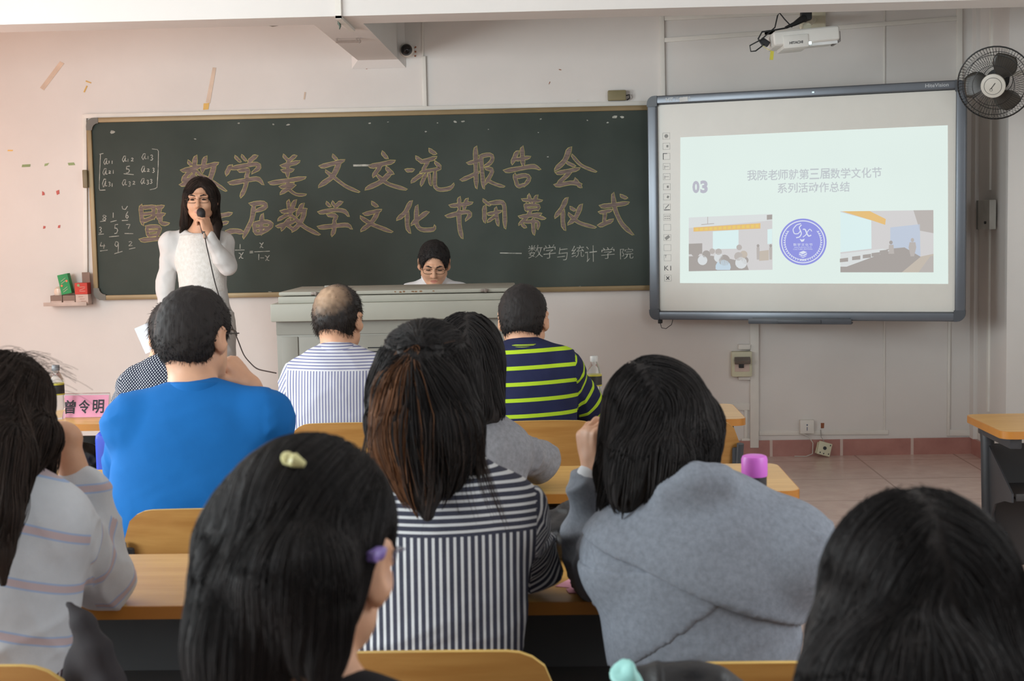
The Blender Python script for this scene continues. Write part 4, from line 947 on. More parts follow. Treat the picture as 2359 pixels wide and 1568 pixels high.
class Field:
    def __init__(s): s.p = []; s.post = []

    def ell(s, c, r, Rm=None, k=0.02, op=0):
        c = A_(*c); r = A_(*r) if hasattr(r, '__len__') else A_(r, r, r)
        Rm = np.eye(3) if Rm is None else Rm; e = np.sqrt(((Rm * r) ** 2).sum(1))
        s.p.append((lambda q, c=c, r=r, Rm=Rm: s._ell((q - c) @ Rm, r), c - e, c + e, k, op)); return s

    @staticmethod
    def _ell(q, r):
        k0 = np.sqrt(((q / r) ** 2).sum(-1)); k1 = np.sqrt(((q / (r * r)) ** 2).sum(-1)) + 1e-9
        return k0 * (k0 - 1) / k1

    def cap(s, a, b, ra, rb=None, k=0.02, flat=None, op=0):
        a, b = A_(*a), A_(*b); rb = ra if rb is None else rb; m = max(ra, rb)
        if flat is not None: ax, f = unit(flat[0]), flat[1]
        def fn(q):
            ab = b - a; t = np.clip(((q - a) @ ab) / (ab @ ab + 1e-12), 0, 1); v = q - a - t[..., None] * ab
            if flat is not None: v = v + (v @ ax)[..., None] * ax * (f - 1)
            return np.sqrt((v * v).sum(-1)) - (ra + t * (rb - ra))
        s.p.append((fn, np.minimum(a, b) - m, np.maximum(a, b) + m, k, op)); return s

    def chain(s, pts, rs, k=0.02, flat=None):
        for i in range(len(pts) - 1): s.cap(pts[i], pts[i + 1], rs[i], rs[i + 1], k, flat)
        return s

    def plane(s, c, n, k=0.004): s.post.append((A_(*c), unit(n), k)); return s      # keep the side n points away from

    @staticmethod
    def smin(a, b, k):
        h = np.clip(0.5 + 0.5 * (b - a) / k, 0, 1); return b + (a - b) * h - k * h * (1 - h)

    def ev(s, q):
        g = np.full(q.shape[:-1], 0.5)
        for fn, lo, hi, k, op in s.p:
            d = fn(q); g = s.smin(g, d, k) if op == 0 else -s.smin(-g, d, k)
        for c, n, k in s.post: g = -s.smin(-g, -((q - c) @ n), k)
        return g

    def grad(s, q, e=0.002):
        g = np.stack([s.ev(q + d) - s.ev(q - d) for d in (A_(e, 0, 0), A_(0, e, 0), A_(0, 0, e))], -1)
        return g / (np.linalg.norm(g, axis=-1, keepdims=True) + 1e-9)

    def poly(s, h=0.007, fine=(), smooth=2):
        add = [x for x in s.p if x[4] == 0]
        lo = np.min([x[1] for x in add], 0) - 3 * h; hi = np.max([x[2] for x in add], 0) + 3 * h
        for c, n, k in s.post:                       # trim the box by axis-aligned cuts
            for i in range(3):
                if n[i] > 0.98: hi[i] = min(hi[i], c[i] + 4 * h)
                if n[i] < -0.98: lo[i] = max(lo[i], c[i] - 4 * h)
        ax = []
        for i in range(3):
            x = lo[i]; out = [x]
            while x < hi[i]:
                st = h
                for (a, b, l_, u_, hf) in [(f[0], f[1], f[0][i], f[1][i], f[2]) for f in fine]:
                    if l_ - h <= x <= u_: st = min(st, hf)
                x += st; out.append(x)
            ax.append(np.array(out))
        G = np.full([len(a) for a in ax], 0.5, np.float32)
        for fn, l_, u_, k, op in s.p:
            m = k + 3 * h; sl = tuple(slice(max(0, np.searchsorted(ax[i], l_[i] - m) - 1), np.searchsorted(ax[i], u_[i] + m) + 1) for i in range(3))
            sub = G[sl]
            if sub.size == 0: continue
            q = np.stack(np.meshgrid(*[ax[i][sl[i]] for i in range(3)], indexing='ij'), -1)
            d = fn(q)
            G[sl] = s.smin(sub, d, k) if op == 0 else -s.smin(-sub, d, k)
        if s.post:
            q = np.stack(np.meshgrid(*ax, indexing='ij'), -1)
            for c, n, k in s.post: G = -s.smin(-G, -((q - c) @ n), k)
        return surfnets(G, ax, smooth)


def surfnets(G, ax, smooth=2):
    ins = G < 0; c = np.zeros([n - 1 for n in G.shape], np.uint8)
    off = [(a, b, d) for a in (0, 1) for b in (0, 1) for d in (0, 1)]
    sl = lambda o, n: slice(o, n - 1 + o)
    for o in off: c += ins[sl(o[0], G.shape[0]), sl(o[1], G.shape[1]), sl(o[2], G.shape[2])]
    act = (c > 0) & (c < 8); idx = np.full(act.shape, -1, np.int64); I, J, K = np.nonzero(act); idx[I, J, K] = np.arange(len(I))
    V = np.zeros((len(I), 3)); cnt = np.zeros(len(I))
    for a in off:
        for d in range(3):
            if a[d]: continue
            b = list(a); b[d] = 1
            va = G[I + a[0], J + a[1], K + a[2]]; vb = G[I + b[0], J + b[1], K + b[2]]
            m = (va < 0) != (vb < 0); t = np.where(m, va / np.where(m, va - vb, 1), 0)
            pa = np.stack([ax[0][I + a[0]], ax[1][J + a[1]], ax[2][K + a[2]]], -1); pb = np.stack([ax[0][I + b[0]], ax[1][J + b[1]], ax[2][K + b[2]]], -1)
            V += np.where(m[:, None], pa + t[:, None] * (pb - pa), 0); cnt += m
    V /= cnt[:, None]
    F = []
    for d in range(3):
        e1, e2 = (d + 1) % 3, (d + 2) % 3
        s0 = [slice(None)] * 3; s1 = [slice(None)] * 3; s0[d] = slice(0, -1); s1[d] = slice(1, None)
        x = ins[tuple(s0)] != ins[tuple(s1)]; q = np.argwhere(x)
        q = q[(q[:, e1] > 0) & (q[:, e2] > 0) & (q[:, e1] < act.shape[e1]) & (q[:, e2] < act.shape[e2])]
        if len(q) == 0: continue
        def at(u, v): r_ = q.copy(); r_[:, e1] -= u; r_[:, e2] -= v; return idx[r_[:, 0], r_[:, 1], r_[:, 2]]
        f = np.stack([at(1, 1), at(0, 1), at(0, 0), at(1, 0)], -1)
        fl_ = ~ins[q[:, 0], q[:, 1], q[:, 2]]; f[fl_] = f[fl_][:, ::-1]; F.append(f)
    F = np.concatenate(F); F = F[(F >= 0).all(1)]
    for _ in range(smooth): V = relax(V, F, 0.5)
    return V, F


def relax(V, F, lam):
    a = np.concatenate([F[:, i] for i in range(4)]); b = np.concatenate([F[:, (i + 1) % 4] for i in range(4)])
    n = len(V); i_ = np.r_[a, b]; j_ = np.r_[b, a]; w = np.bincount(i_, minlength=n)[:, None]
    s = np.stack([np.bincount(i_, V[j_, k], n) for k in range(3)], -1)
    return np.where(w > 0, V * (1 - lam) + lam * s / np.maximum(w, 1), V)


def vnormals(V, F):
    n = np.cross(V[F[:, 2]] - V[F[:, 0]], V[F[:, 3]] - V[F[:, 1]]); N = len(V)
    s = np.stack([sum(np.bincount(F[:, i], n[:, k], N) for i in range(4)) for k in range(3)], -1)
    return s / (np.linalg.norm(s, axis=1, keepdims=True) + 1e-12)


def vnoise(q, seed=0):
    """smooth value noise in [-1, 1]"""
    i = np.floor(q).astype(np.int64); f = q - i; f = f * f * (3 - 2 * f); out = 0
    for a in (0, 1):
        for b in (0, 1):
            for c in (0, 1):
                h = ((i[..., 0] + a) * 374761393 + (i[..., 1] + b) * 668265263 + (i[..., 2] + c) * 2147483647 + seed * 974634777) & 0xffffffff
                h = ((h ^ (h >> 13)) * 1274126177) & 0xffffffff; h = (h ^ (h >> 16)) & 0xffff
                w = (f[..., 0] if a else 1 - f[..., 0]) * (f[..., 1] if b else 1 - f[..., 1]) * (f[..., 2] if c else 1 - f[..., 2])
                out = out + w * (h / 32767.5 - 1)
    return out


def mesh_np(name, V, F, mats, parent=None, base=(0, 0, 0), mi=None, pat=None, smooth=True):
    me = bpy.data.meshes.new(name); V = np.asarray(V, np.float32) - np.asarray(base, np.float32); k = F.shape[1]
    me.vertices.add(len(V)); me.vertices.foreach_set('co', V.ravel())
    me.loops.add(F.size); me.loops.foreach_set('vertex_index', F.astype(np.int32).ravel())
    me.polygons.add(len(F)); me.polygons.foreach_set('loop_start', np.arange(0, F.size, k, dtype=np.int32))
    me.update(calc_edges=True); me.validate()
    for m in (mats if isinstance(mats, (list, tuple)) else [mats]): me.materials.append(m)
    if mi is not None: me.polygons.foreach_set('material_index', mi.astype(np.int32))
    me.polygons.foreach_set('use_smooth', np.full(len(me.polygons), smooth))
    if pat is not None:
        a = me.attributes.new('pat', 'FLOAT_VECTOR', 'POINT'); a.data.foreach_set('vector', np.asarray(pat, np.float32).ravel())
    o = bpy.data.objects.new(name, me); COL.objects.link(o)
    if parent: o.parent = parent
    return o


def strands(name, P_, rad, m, parent, base, n=3):
    """P_ (N,S,3) paths -> thin tubes"""
    N, S_, _ = P_.shape; d = np.gradient(P_, axis=1); d /= np.linalg.norm(d, axis=2, keepdims=True) + 1e-9
    ref = np.broadcast_to(unit((0.31, 0.22, 0.93)), d.shape); a = np.cross(d, ref); a /= np.linalg.norm(a, axis=2, keepdims=True) + 1e-9; b = np.cross(d, a)
    w = 2 * np.pi * np.arange(n) / n; rad = np.broadcast_to(rad, (N, S_))
    V = P_[:, :, None] + (a[:, :, None] * np.cos(w)[:, None] + b[:, :, None] * np.sin(w)[:, None]) * rad[:, :, None, None]
    I = np.arange(N * S_ * n).reshape(N, S_, n); J = np.roll(I, -1, 2)
    F = np.stack([I[:, :-1], J[:, :-1], J[:, 1:], I[:, 1:]], -1).reshape(-1, 4)
    o = mesh_np(name, V.reshape(-1, 3), F, m, parent, base); o['kind'] = 'stuff'; return o


def grow(fld, roots, length, S_, flow, off, stick=0.6, curl=0.0, seed=1):
    p = roots.copy(); out = [p.copy()]; st = (length / S_)[:, None]; prev = np.zeros_like(p)
    for i in range(S_ - 1):
        d = flow(p, prev, i / S_)
        if curl: d = d + curl * np.stack([vnoise(p * 14, seed + k) for k in range(3)], -1)
        d = d + 0.8 * prev; d /= np.linalg.norm(d, axis=1, keepdims=True) + 1e-9
        p = p + d * st; g = fld.grad(p); dist = fld.ev(p)
        push = np.where(dist < off, off - dist, np.where(dist < 0.03, (off - dist) * stick, 0)); p = p + g * push[:, None]
        prev = d; out.append(p.copy())
    return np.stack(out, 1)


# ------------------------------------------------------------------ skin, hair and cloth materials
m_skin = mat('skin', S(208, 160, 130), 0.5, var=0.05, scale=14, bump=0.05, bscale=200, spec=0.35)
m_skin.node_tree.nodes['Principled BSDF'].inputs['Subsurface Weight'].default_value = 0.12
m_skin.node_tree.nodes['Principled BSDF'].inputs['Subsurface Radius'].default_value = (0.012, 0.005, 0.003)
m_lip = mat('lips', S(190, 124, 106), 0.45, var=0.04); m_scalp = mat('scalp_skin', S(170, 138, 112), 0.5, var=0.06)


def hair_mat(name, c1, c2, rough=0.66, spec=0.18):
    m = bpy.data.materials.new(name); m.use_nodes = True; nt = m.node_tree; b = nt.nodes['Principled BSDF']
    b.inputs['Roughness'].default_value = rough; b.inputs['Specular IOR Level'].default_value = spec
    ge = nt.nodes.new('ShaderNodeNewGeometry'); rp = nt.nodes.new('ShaderNodeValToRGB'); n = nz(nt, 40, 3, stretch=(1, 1, 0.12))
    mx = nt.nodes.new('ShaderNodeMath'); mx.operation = 'ADD'; m2 = nt.nodes.new('ShaderNodeMath'); m2.operation = 'MULTIPLY'; m2.inputs[1].default_value = 0.5
    nt.links.new(ge.outputs['Random Per Island'], mx.inputs[0]); nt.links.new(n.outputs[0], mx.inputs[1]); nt.links.new(mx.outputs[0], m2.inputs[0])
    rp.color_ramp.elements[0].position = 0.2; rp.color_ramp.elements[1].position = 0.85
    rp.color_ramp.elements[0].color = c1; rp.color_ramp.elements[1].color = c2
    nt.links.new(m2.outputs[0], rp.inputs[0]); nt.links.new(rp.outputs[0], b.inputs['Base Color'])
    bp = nt.nodes.new('ShaderNodeBump'); bp.inputs['Strength'].default_value = 0.5; bp.inputs['Distance'].default_value = 0.004
    n2 = nz(nt, 130, 2, stretch=(1, 1, 0.08)); nt.links.new(n2.outputs[0], bp.inputs['Height']); nt.links.new(bp.outputs[0], b.inputs['Normal'])
    return m


m_hair = hair_mat('black_hair', S(26, 24, 24), S(46, 42, 41))
m_hairb = hair_mat('dark_brown_hair', S(30, 24, 21), S(60, 48, 42))
m_hairo = hair_mat('chestnut_highlight_hair', S(60, 42, 32), S(118, 78, 50))


def cloth(name, build, rough=0.85, bump=0.25, bscale=500):
    """build(nt, u, v, w) returns a colour socket; u, v, w are the garment's own across / up / part coordinates"""
    m = bpy.data.materials.new(name); m.use_nodes = True; nt = m.node_tree; b = nt.nodes['Principled BSDF']
    b.inputs['Roughness'].default_value = rough; b.inputs['Specular IOR Level'].default_value = 0.2
    at = nt.nodes.new('ShaderNodeAttribute'); at.attribute_name = 'pat'; sp = nt.nodes.new('ShaderNodeSeparateXYZ'); nt.links.new(at.outputs['Vector'], sp.inputs[0])
    nt.links.new(build(nt, sp.outputs[0], sp.outputs[1], sp.outputs[2]), b.inputs['Base Color'])
    n2 = nz(nt, bscale, 2); bp = nt.nodes.new('ShaderNodeBump'); bp.inputs['Strength'].default_value = bump; bp.inputs['Distance'].default_value = 0.001
    nt.links.new(n2.outputs[0], bp.inputs['Height']); nt.links.new(bp.outputs[0], b.inputs['Normal'])
    return m


def mth(nt, op, a, b=None, c=None):
    n = nt.nodes.new('ShaderNodeMath'); n.operation = op
    for i, x in enumerate((a, b, c)):
        if x is None: continue
        if hasattr(x, 'is_linked'): nt.links.new(x, n.inputs[i])
        else: n.inputs[i].default_value = x
    return n.outputs[0]


def mixc(nt, f, a, b):
    n = nt.nodes.new('ShaderNodeMix'); n.data_type = 'RGBA'
    for k, x in (('Factor', f), ('A', a), ('B', b)):
        if hasattr(x, 'is_linked'): nt.links.new(x, n.inputs[k] if k == 'Factor' else [i for i in n.inputs if i.name == k and i.type == 'RGBA'][0])
        else:
            if k == 'Factor': n.inputs[0].default_value = x
            else: [i for i in n.inputs if i.name == k and i.type == 'RGBA'][0].default_value = x
    return [o for o in n.outputs if o.type == 'RGBA'][0]


def fleck(nt, c, amt=0.12, scale=60, stretch=None):
    n = nz(nt, scale, 4, 0.6, stretch=stretch); rp = nt.nodes.new('ShaderNodeValToRGB'); rp.color_ramp.elements[0].position = 0.3; rp.color_ramp.elements[1].position = 0.7
    rp.color_ramp.elements[0].color = tuple(x * (1 - amt) for x in c[:3]) + (1,); rp.color_ramp.elements[1].color = tuple(min(1, x * (1 + amt)) for x in c[:3]) + (1,)
    nt.links.new(n.outputs[0], rp.inputs[0]); return rp.outputs[0]


def stripe(nt, x, period, duty, phase=0.0):      # 1 inside the stripe
    f = mth(nt, 'FRACT', mth(nt, 'ADD', mth(nt, 'DIVIDE', x, period), 100.0 + phase)); return mth(nt, 'LESS_THAN', f, duty)


def plain(c, amt=0.06, scale=25): return lambda nt, u, v, w: fleck(nt, c, amt, scale)


# ------------------------------------------------------------------ anatomy
def rotm(yaw=0, pitch=0, roll=0):
    """head frame: columns right, forward, up. yaw turns right (+), pitch looks up (+), roll leans right (+)"""
    y, p_, r_ = R(-yaw), R(pitch), R(roll)
    return np.array(Matrix.Rotation(y, 3, 'Z') @ Matrix.Rotation(p_, 3, 'X') @ Matrix.Rotation(r_, 3, 'Y'))


class Person:
    def __init__(s, label, base, J, head, Hm, girth=1.0, female=False, hs=1.0, waist=1.0, tw=1.0):
        s.tw = tw
        s.label = label; s.base = A_(base[0], base[1], 0); s.J = {k: A_(*v) for k, v in J.items()}; s.hc = A_(*head); s.Hm = Hm; s.g = girth; s.fem = female; s.hs = hs; s.wst = waist
        j = s.J; s.t = unit(j['neck'] - j['pel']); r_ = j['shR'] - j['shL']; s.r = unit(r_ - s.t * (r_ @ s.t)); s.f = np.cross(s.t, s.r); s.T = np.stack([s.r, s.f, s.t], 1); s.L = np.linalg.norm(j['neck'] - j['pel'])

    def H(s, x, y, z): return s.hc + s.Hm @ (A_(x, y, z) * s.hs)

    def torso(s, F, g=0.0, k=0.03, lo=0.0):
        j, G, L = s.J, s.g, s.L; at = lambda u, f=0.0: j['pel'] + s.t * L * u + s.f * f
        w = 0.90 if s.fem else 1.0; a_ = 0.86 if s.fem else 1.0
        F.ell(at(0.02), (0.165 * G * s.tw + g, 0.115 * G + g, 0.13 + g), s.T, k)
        F.ell(at(0.32, 0.005), (0.138 * G * w * s.wst * s.tw + g, 0.098 * G + g, 0.17 + g), s.T, k)
        F.ell(at(0.60, 0.0), (0.148 * G * w * s.tw + g, 0.104 * G + g, 0.18 + g), s.T, k)
        F.ell(at(0.80, -0.005), (0.14 * G * w * (.5 + .5 * s.tw) + g, 0.088 * G + g, 0.115 + g), s.T, k)
        for a in ('shL', 'shR'):
            nk = j['neck'] - s.t * (0.006 + 0.7 * g)
            F.cap(nk, j[a] + s.t * 0.010, 0.034 * G * a_ + g, 0.040 * G * a_ + g, 0.03)
            F.ell(j[a], np.ones(3) * (0.053 * G * a_ + g), None, 0.03)
            F.cap(at(0.72) + (j[a] - at(0.95)) * 0.5, j[a] - s.t * .01, 0.060 * G * a_ + g, 0.048 * G * a_ + g, 0.03)
        return F

    def arm(s, F, sd, g=0.0, f0=0.0, f1=2.0, k=0.03):
        """f: 0 shoulder, 1 elbow, 2 wrist"""
        j, G = s.J, s.g * (0.88 if s.fem else 1); a, b, c = j['sh' + sd], j['el' + sd], j['wr' + sd]
        if f1 > 0.0:
            t1 = min(1, f1); F.cap(a, a + (b - a) * t1, 0.051 * G + g, (0.051 + (0.041 - 0.051) * t1) * G + g, k)
        if f1 > 1:
            t1 = f1 - 1; m = b + (c - b) * 0.3
            F.cap(b, b + (c - b) * min(t1, 0.3), 0.040 * G + g, 0.042 * G + g, k)
            if t1 > 0.3: F.cap(m, b + (c - b) * t1, 0.042 * G + g, (0.042 + (0.028 - 0.042) * (t1 - 0.3) / 0.7) * G + g, k)
        return F

    def legs(s, F, g=0.0, f1=2.0):
        for sd in 'LR':
            h, kn, an = s.J['hip' + sd], s.J['kn' + sd], s.J['an' + sd]; G = s.g * (0.92 if s.fem else 1)
            F.cap(h, kn, 0.083 * G + g, 0.056 * G + g, 0.05)
            if f1 > 1:
                F.cap(kn, kn + (an - kn) * (f1 - 1) * 0.4, 0.054 * G + g, 0.053 * G + g, 0.03)
                F.cap(kn + (an - kn) * 0.4, kn + (an - kn) * (f1 - 1), 0.053 * G + g, 0.038 * G + g, 0.03)
        return F

    def headprims(s, F, face=True, ears=True):
        H, M_, h = s.H, s.Hm, s.hs; E = lambda c, r, k=0.02, op=0, Rm=None: F.ell(H(*c), A_(*r) * h, M_ if Rm is None else Rm, k, op)
        E((0, -.012, .036), (.074, .093, .082)); E((0, .030, -.030), (.060, .062, .078), .03); E((0, -.045, -.005), (.062, .058, .07), .03)
        F.cap(H(.050, .005, -.055), H(.012, .074, -.094), .022 * h, .018 * h, .03); F.cap(H(-.050, .005, -.055), H(-.012, .074, -.094), .022 * h, .018 * h, .03)
        E((0, .076, -.094), (.022, .019, .019), .02)
        if ears:
            for sx in (-1, 1):
                a = M_ @ np.array(Matrix.Rotation(R(-30 * sx), 3, 'Z'))
                E((sx * .083, -.014, .000), (.008, .023, .035), .006, 0, a); E((sx * .078, -.004, -.022), (.009, .013, .020), .006, 0, a)
                E((sx * .094, -.006, .002), (.008, .012, .021), .005, 1, a)
        if face:
            for sx in (-1, 1):
                E((sx * .036, .066, -.026), (.026, .022, .026), .025)
                F.cap(H(sx * .012, .090, .028), H(sx * .046, .077, .024), .0085 * h, .008 * h, .016)
                E((sx * .031, .098, .006), (.018, .013, .010), .012, 1)
                E((sx * .031, .075, .005), (.0155, .0145, .0125), .006)
                F.cap(H(sx * .0, .096, -.031), H(sx * .011, .093, -.033), .008 * h, .008 * h, .006)
            F.cap(H(0, .091, .014), H(0, .107, -.027), .0075 * h, .0115 * h, .010)
            F.cap(H(-.016, .084, -.0585), H(.016, .084, -.0585), .0052 * h, .0052 * h, .006); F.cap(H(-.004, .0865, -.0580), H(.004, .0865, -.0580), .005 * h, .005 * h, .006)
            F.cap(H(-.011, .0845, -.0680), H(.011, .0845, -.0680), .006 * h, .006 * h, .006); F.cap(H(-.018, .0925, -.0633), H(.018, .0925, -.0633), .0018 * h, .0018 * h, .003, None, 1)
        return F

    def neck(s, F, g=0.0):
        nb = s.J['neck']; up = s.H(0, -.03, -.07); G = 0.86 if s.fem else 1.0
        F.cap(nb - s.t * 0.04, up, (0.062 * s.g) * G + g, 0.052 * s.g * G + g, 0.035); return F

    def hand(s, F, sd, d, n, curls=(35, 40, 42, 45), spread=0.10, sc=1.0, thumb=35):
        """d: wrist->fingers, n: palm normal; adds palm, four fingers and thumb"""
        w = s.J['wr' + sd]; d = unit(d); n = unit(A_(*n) - d * (A_(*n) @ d)); l = np.cross(d, n) * (1 if sd == 'R' else -1)   # l: towards the thumb
        c = w + d * 0.048 * sc; Rm = np.stack([l, d, n], 1)
        F.cap(w - d * 0.01, w + d * 0.03 * sc, 0.026 * sc, 0.024 * sc, 0.015, (n, 1.3))
        F.ell(c, A_(0.040, 0.048, 0.0155) * sc, Rm, 0.014)
        s.fing = []
        for i, (o, ln, cu) in enumerate(zip((0.029, 0.010, -0.010, -0.028), (0.068, 0.076, 0.070, 0.055), curls)):
            p0 = w + (d * (0.083 - 0.006 * (i == 3)) + l * o) * sc; dd = unit(d + l * (o * spread * 12)); F.cap(w + (d * 0.05 + l * o * 0.8) * sc, p0, 0.0105 * sc, 0.0098 * sc, 0.008)
            a = 0; rr = 0.0094 * sc * (0.9 if i == 3 else 1)
            for q, fr_ in enumerate((0.45, 0.32, 0.25)):
                a += R(cu); v = dd * math.cos(a) + n * math.sin(a); p1 = p0 + v * ln * fr_ * sc; F.cap(p0, p1, rr, rr * 0.92, 0.003); p0 = p1; rr *= 0.92
            s.fing.append(p0)
        p0 = w + (d * 0.022 + l * 0.026) * sc; t_ = R(thumb); v = unit(d * math.cos(t_) * 0.9 + l * math.sin(t_) + n * 0.25)
        p1 = p0 + v * 0.042 * sc; F.cap(p0, p1, 0.0135 * sc, 0.0105 * sc, 0.012); v2 = unit(v + n * 0.35 + d * 0.25); p2 = p1 + v2 * 0.030 * sc; F.cap(p1, p2, 0.0102 * sc, 0.0085 * sc, 0.004)
        s.fing.append(p2); return F

    def body(s, name, hands, face=False, h=0.008, hh=0.0045, hw=0.004, fine=()):
        F = Field(); s.torso(F, -0.006); s.legs(F)
        for sd in 'LR': s.arm(F, sd); 
        s.neck(F); s.headprims(F, face)
        for sd in 'LR':
            d, n, kw = hands[sd]; s.hand(F, sd, d, n, **kw)
            an = s.J['an' + sd]; F.cap(an, an + s.J['toe' + sd] * A_(1, 1, 0) * 0.14 - A_(0, 0, an[2] - 0.03), 0.036, 0.026, 0.03)
        fz = [(s.hc - 0.13 * s.hs, s.hc + 0.13 * s.hs, hh)] + list(fine)
        V, Fq = F.poly(h, fz, 2); s.field = F
        mi = np.zeros(len(Fq), int)
        if face:
            c = (V[Fq].mean(1) - s.hc) @ s.Hm / s.hs
            mi[(np.abs(c[:, 2] + .0630) < 0.0095 * (1 - (c[:, 0] / .0225) ** 2).clip(0)) & (c[:, 1] > .07)] = 1
        s.o = mesh_np(name, V, Fq, [m_skin, m_lip], None, s.base, mi); s.o.location = s.base; tag(s.o, s.label, 'person'); return s.o

    def part(s, name, V, F, m, pat=None, parent=None, mi=None): return mesh_np(name, V, F, m, parent or s.o, s.base, mi, pat)

    def patlab(s, C):
        """which piece of the garment a point lies on: 0 torso, then upper and lower sleeves"""
        j = s.J; u = (C - j['pel']) @ s.r; lab = np.zeros(len(C), int)
        for i, (sd, sx) in enumerate((('L', -1), ('R', 1))):
            a, b, c = j['sh' + sd], j['el' + sd], j['wr' + sd]
            for q, (p0, p1) in enumerate(((a, b), (b, c))):
                e = p1 - p0; L = np.linalg.norm(e); e = e / L; tt = np.clip((C - p0) @ e, 0 if q else -0.02, L); dd = np.linalg.norm(C - p0 - tt[:, None] * e, axis=1)
                m = (dd < 0.095 * s.g) & (sx * u > 0.150 * s.g + 0.02) if q == 0 else (dd < 0.078 * s.g) & (lab == 0)
                lab = np.where(m, 1 + 2 * i + q, lab)
        return lab

    def patof(s, V, lab=None):
        """garment coordinates: across, up (or down the arm), part"""
        j = s.J; q = V - j['pel']; lab = s.patlab(V) if lab is None else lab; u = q @ s.r; v = q @ s.t
        for i, sd in enumerate('LR'):
            a, b, c = j['sh' + sd], j['el' + sd], j['wr' + sd]; cum = 0
            for k, (p0, p1) in enumerate(((a, b), (b, c))):
                e = p1 - p0; L = np.linalg.norm(e); e = e / L; m = lab == 1 + 2 * i + k
                ref = unit(np.cross(e, s.f) + 1e-6); u = np.where(m, (V - p0) @ ref, u); v = np.where(m, 0.5 - (cum + (V - p0) @ e), v); cum += L
        return np.stack([u, v, (lab > 0) * 1.0], -1)

    def setpat(s, o, V, F):
        lab = np.repeat(s.patlab(V[F].mean(1)), 4); pt = s.patof(V[F].reshape(-1, 3), lab)
        at = o.data.attributes.new('pat', 'FLOAT_VECTOR', 'CORNER'); at.data.foreach_set('vector', pt.astype(np.float32).ravel())

    def garment(s, name, m, g=0.012, sleeve=2.0, h=0.007, neckg=0.012, extra=None, hem=None, fold=0.004, seed=0, kk=0.042, collar=0.0, patfn=None):
        F = Field(); s.torso(F, g, kk)
        for sd in 'LR': s.arm(F, sd, g * 0.9, 0, sleeve[sd] if isinstance(sleeve, dict) else sleeve)
        if neckg is not None: nb = s.J['neck']; F.cap(nb - s.t * 0.08, nb - s.t * .048 + (s.H(0, -.03, -.07) - nb) * collar, 0.058 * s.g * (0.88 if s.fem else 1) + neckg, 0.056 * s.g * (0.88 if s.fem else 1) + neckg, 0.03)
        if extra: extra(F)
        if hem is not None: F.plane(s.J['pel'] + s.t * hem, -s.t)
        V, Fq = F.poly(h, (), 2)
        N = vnormals(V, Fq); pt = s.patof(V)
        arm = pt[:, 2]; low = np.clip(1.25 - pt[:, 1] / (0.6 * s.L + 1e-6), 0.22, 1.0)
        q = V @ A_((1, .3, .5), (0, 1, 0), (-.45, 0, 1)).T
        rid = lambda x, sd_: (1 - np.abs(vnoise(x, sd_))) ** 3
        d1 = rid(q * A_(5, 6, 13), seed) + 0.6 * rid(q * A_(12, 9, 5) + 7, seed + 3) + 0.35 * rid(q * A_(16, 16, 26) + 3, seed + 5)
        V = V + N * ((d1 - 0.75) * fold * np.where(arm > 0, 1.0, low))[:, None]
        V = relax(V, Fq, 0.5)
        s.gf = F; o = s.part(name, V, Fq, m); s.setpat(o, V - N * 0, Fq); return o

    def simple(s, name, m, build, h=0.008, fine=(), smooth=2, parent=None):
        F = Field(); build(F); V, Fq = F.poly(h, fine, smooth); return s.part(name, V, Fq, m, None, parent), F, V

    def trousers(s, m, name='trousers', f1=1.93):
        F = Field(); j = s.J
        F.ell(j['pel'], (0.172 * s.g, 0.128 * s.g, 0.10), s.T, 0.05); s.legs(F, 0.012, f1); V, Fq = F.poly(0.010); s.part(name, V, Fq, m)
        for sd in 'LR':
            G = Field(); an = j['an' + sd]; tv = unit(j['toe' + sd]); e = an * A_(1, 1, 0)
            G.cap(e + tv * -0.03 + A_(0, 0, 0.040), e + tv * 0.13 + A_(0, 0, 0.032), 0.040, 0.032, 0.03).cap(e + A_(0, 0, 0.05), e + A_(0, 0, 0.085), 0.042, 0.044, 0.03); G.plane(e + A_(0, 0, 0.002), (0, 0, -1))
            V, Fq = G.poly(0.009); s.part('shoe', V, Fq, m_shoe)

    def eyes(s, closed=0.0):
        """eyeballs with iris, brows"""
        for sx in (-1, 1):
            c = s.H(sx * .031, .0815, .0045); r_ = 0.0105 * s.hs; n1, n2 = 12, 8; V = []; Fq = []; mi = []
            for i in range(n2 + 1):
                for k in range(n1):
                    a, b = math.pi * i / n2, 2 * math.pi * k / n1
                    V.append(c + s.Hm @ (A_(math.sin(a) * math.cos(b) * 1.25, math.cos(a), math.sin(a) * math.sin(b) * (0.50 - 0.32 * closed)) * r_ * A_(1, 1.04, 1)))
            for i in range(n2):
                for k in range(n1): Fq.append((i * n1 + k, (i + 1) * n1 + k, (i + 1) * n1 + (k + 1) % n1, i * n1 + (k + 1) % n1)); mi.append(1 if i < 3 else 0)
            mesh_np('eye', np.array(V), np.array(Fq), [m_eyew, m_iris], s.o, s.base, np.array(mi))
            F = Field(); F.chain([s.H(sx * .015, .0985, .0255), s.H(sx * .032, .0935, .0305), s.H(sx * .049, .0815, .0265)], [.0030 * s.hs, .0034 * s.hs, .0018 * s.hs], .004); V, Fq = F.poly(0.0018, (), 1); s.part('eyebrow', V, Fq, m_hair)
            F = Field(); F.chain([s.H(sx * .018, .0925, .0075 - 0.005 * closed), s.H(sx * .031, .0945, .0098 - 0.007 * closed), s.H(sx * .045, .085, .0065 - 0.005 * closed)], [.0012 * s.hs, .0017 * s.hs, .0014 * s.hs], .002); V, Fq = F.poly(0.0013, (), 1); s.part('eyelashes', V, Fq, m_hair)

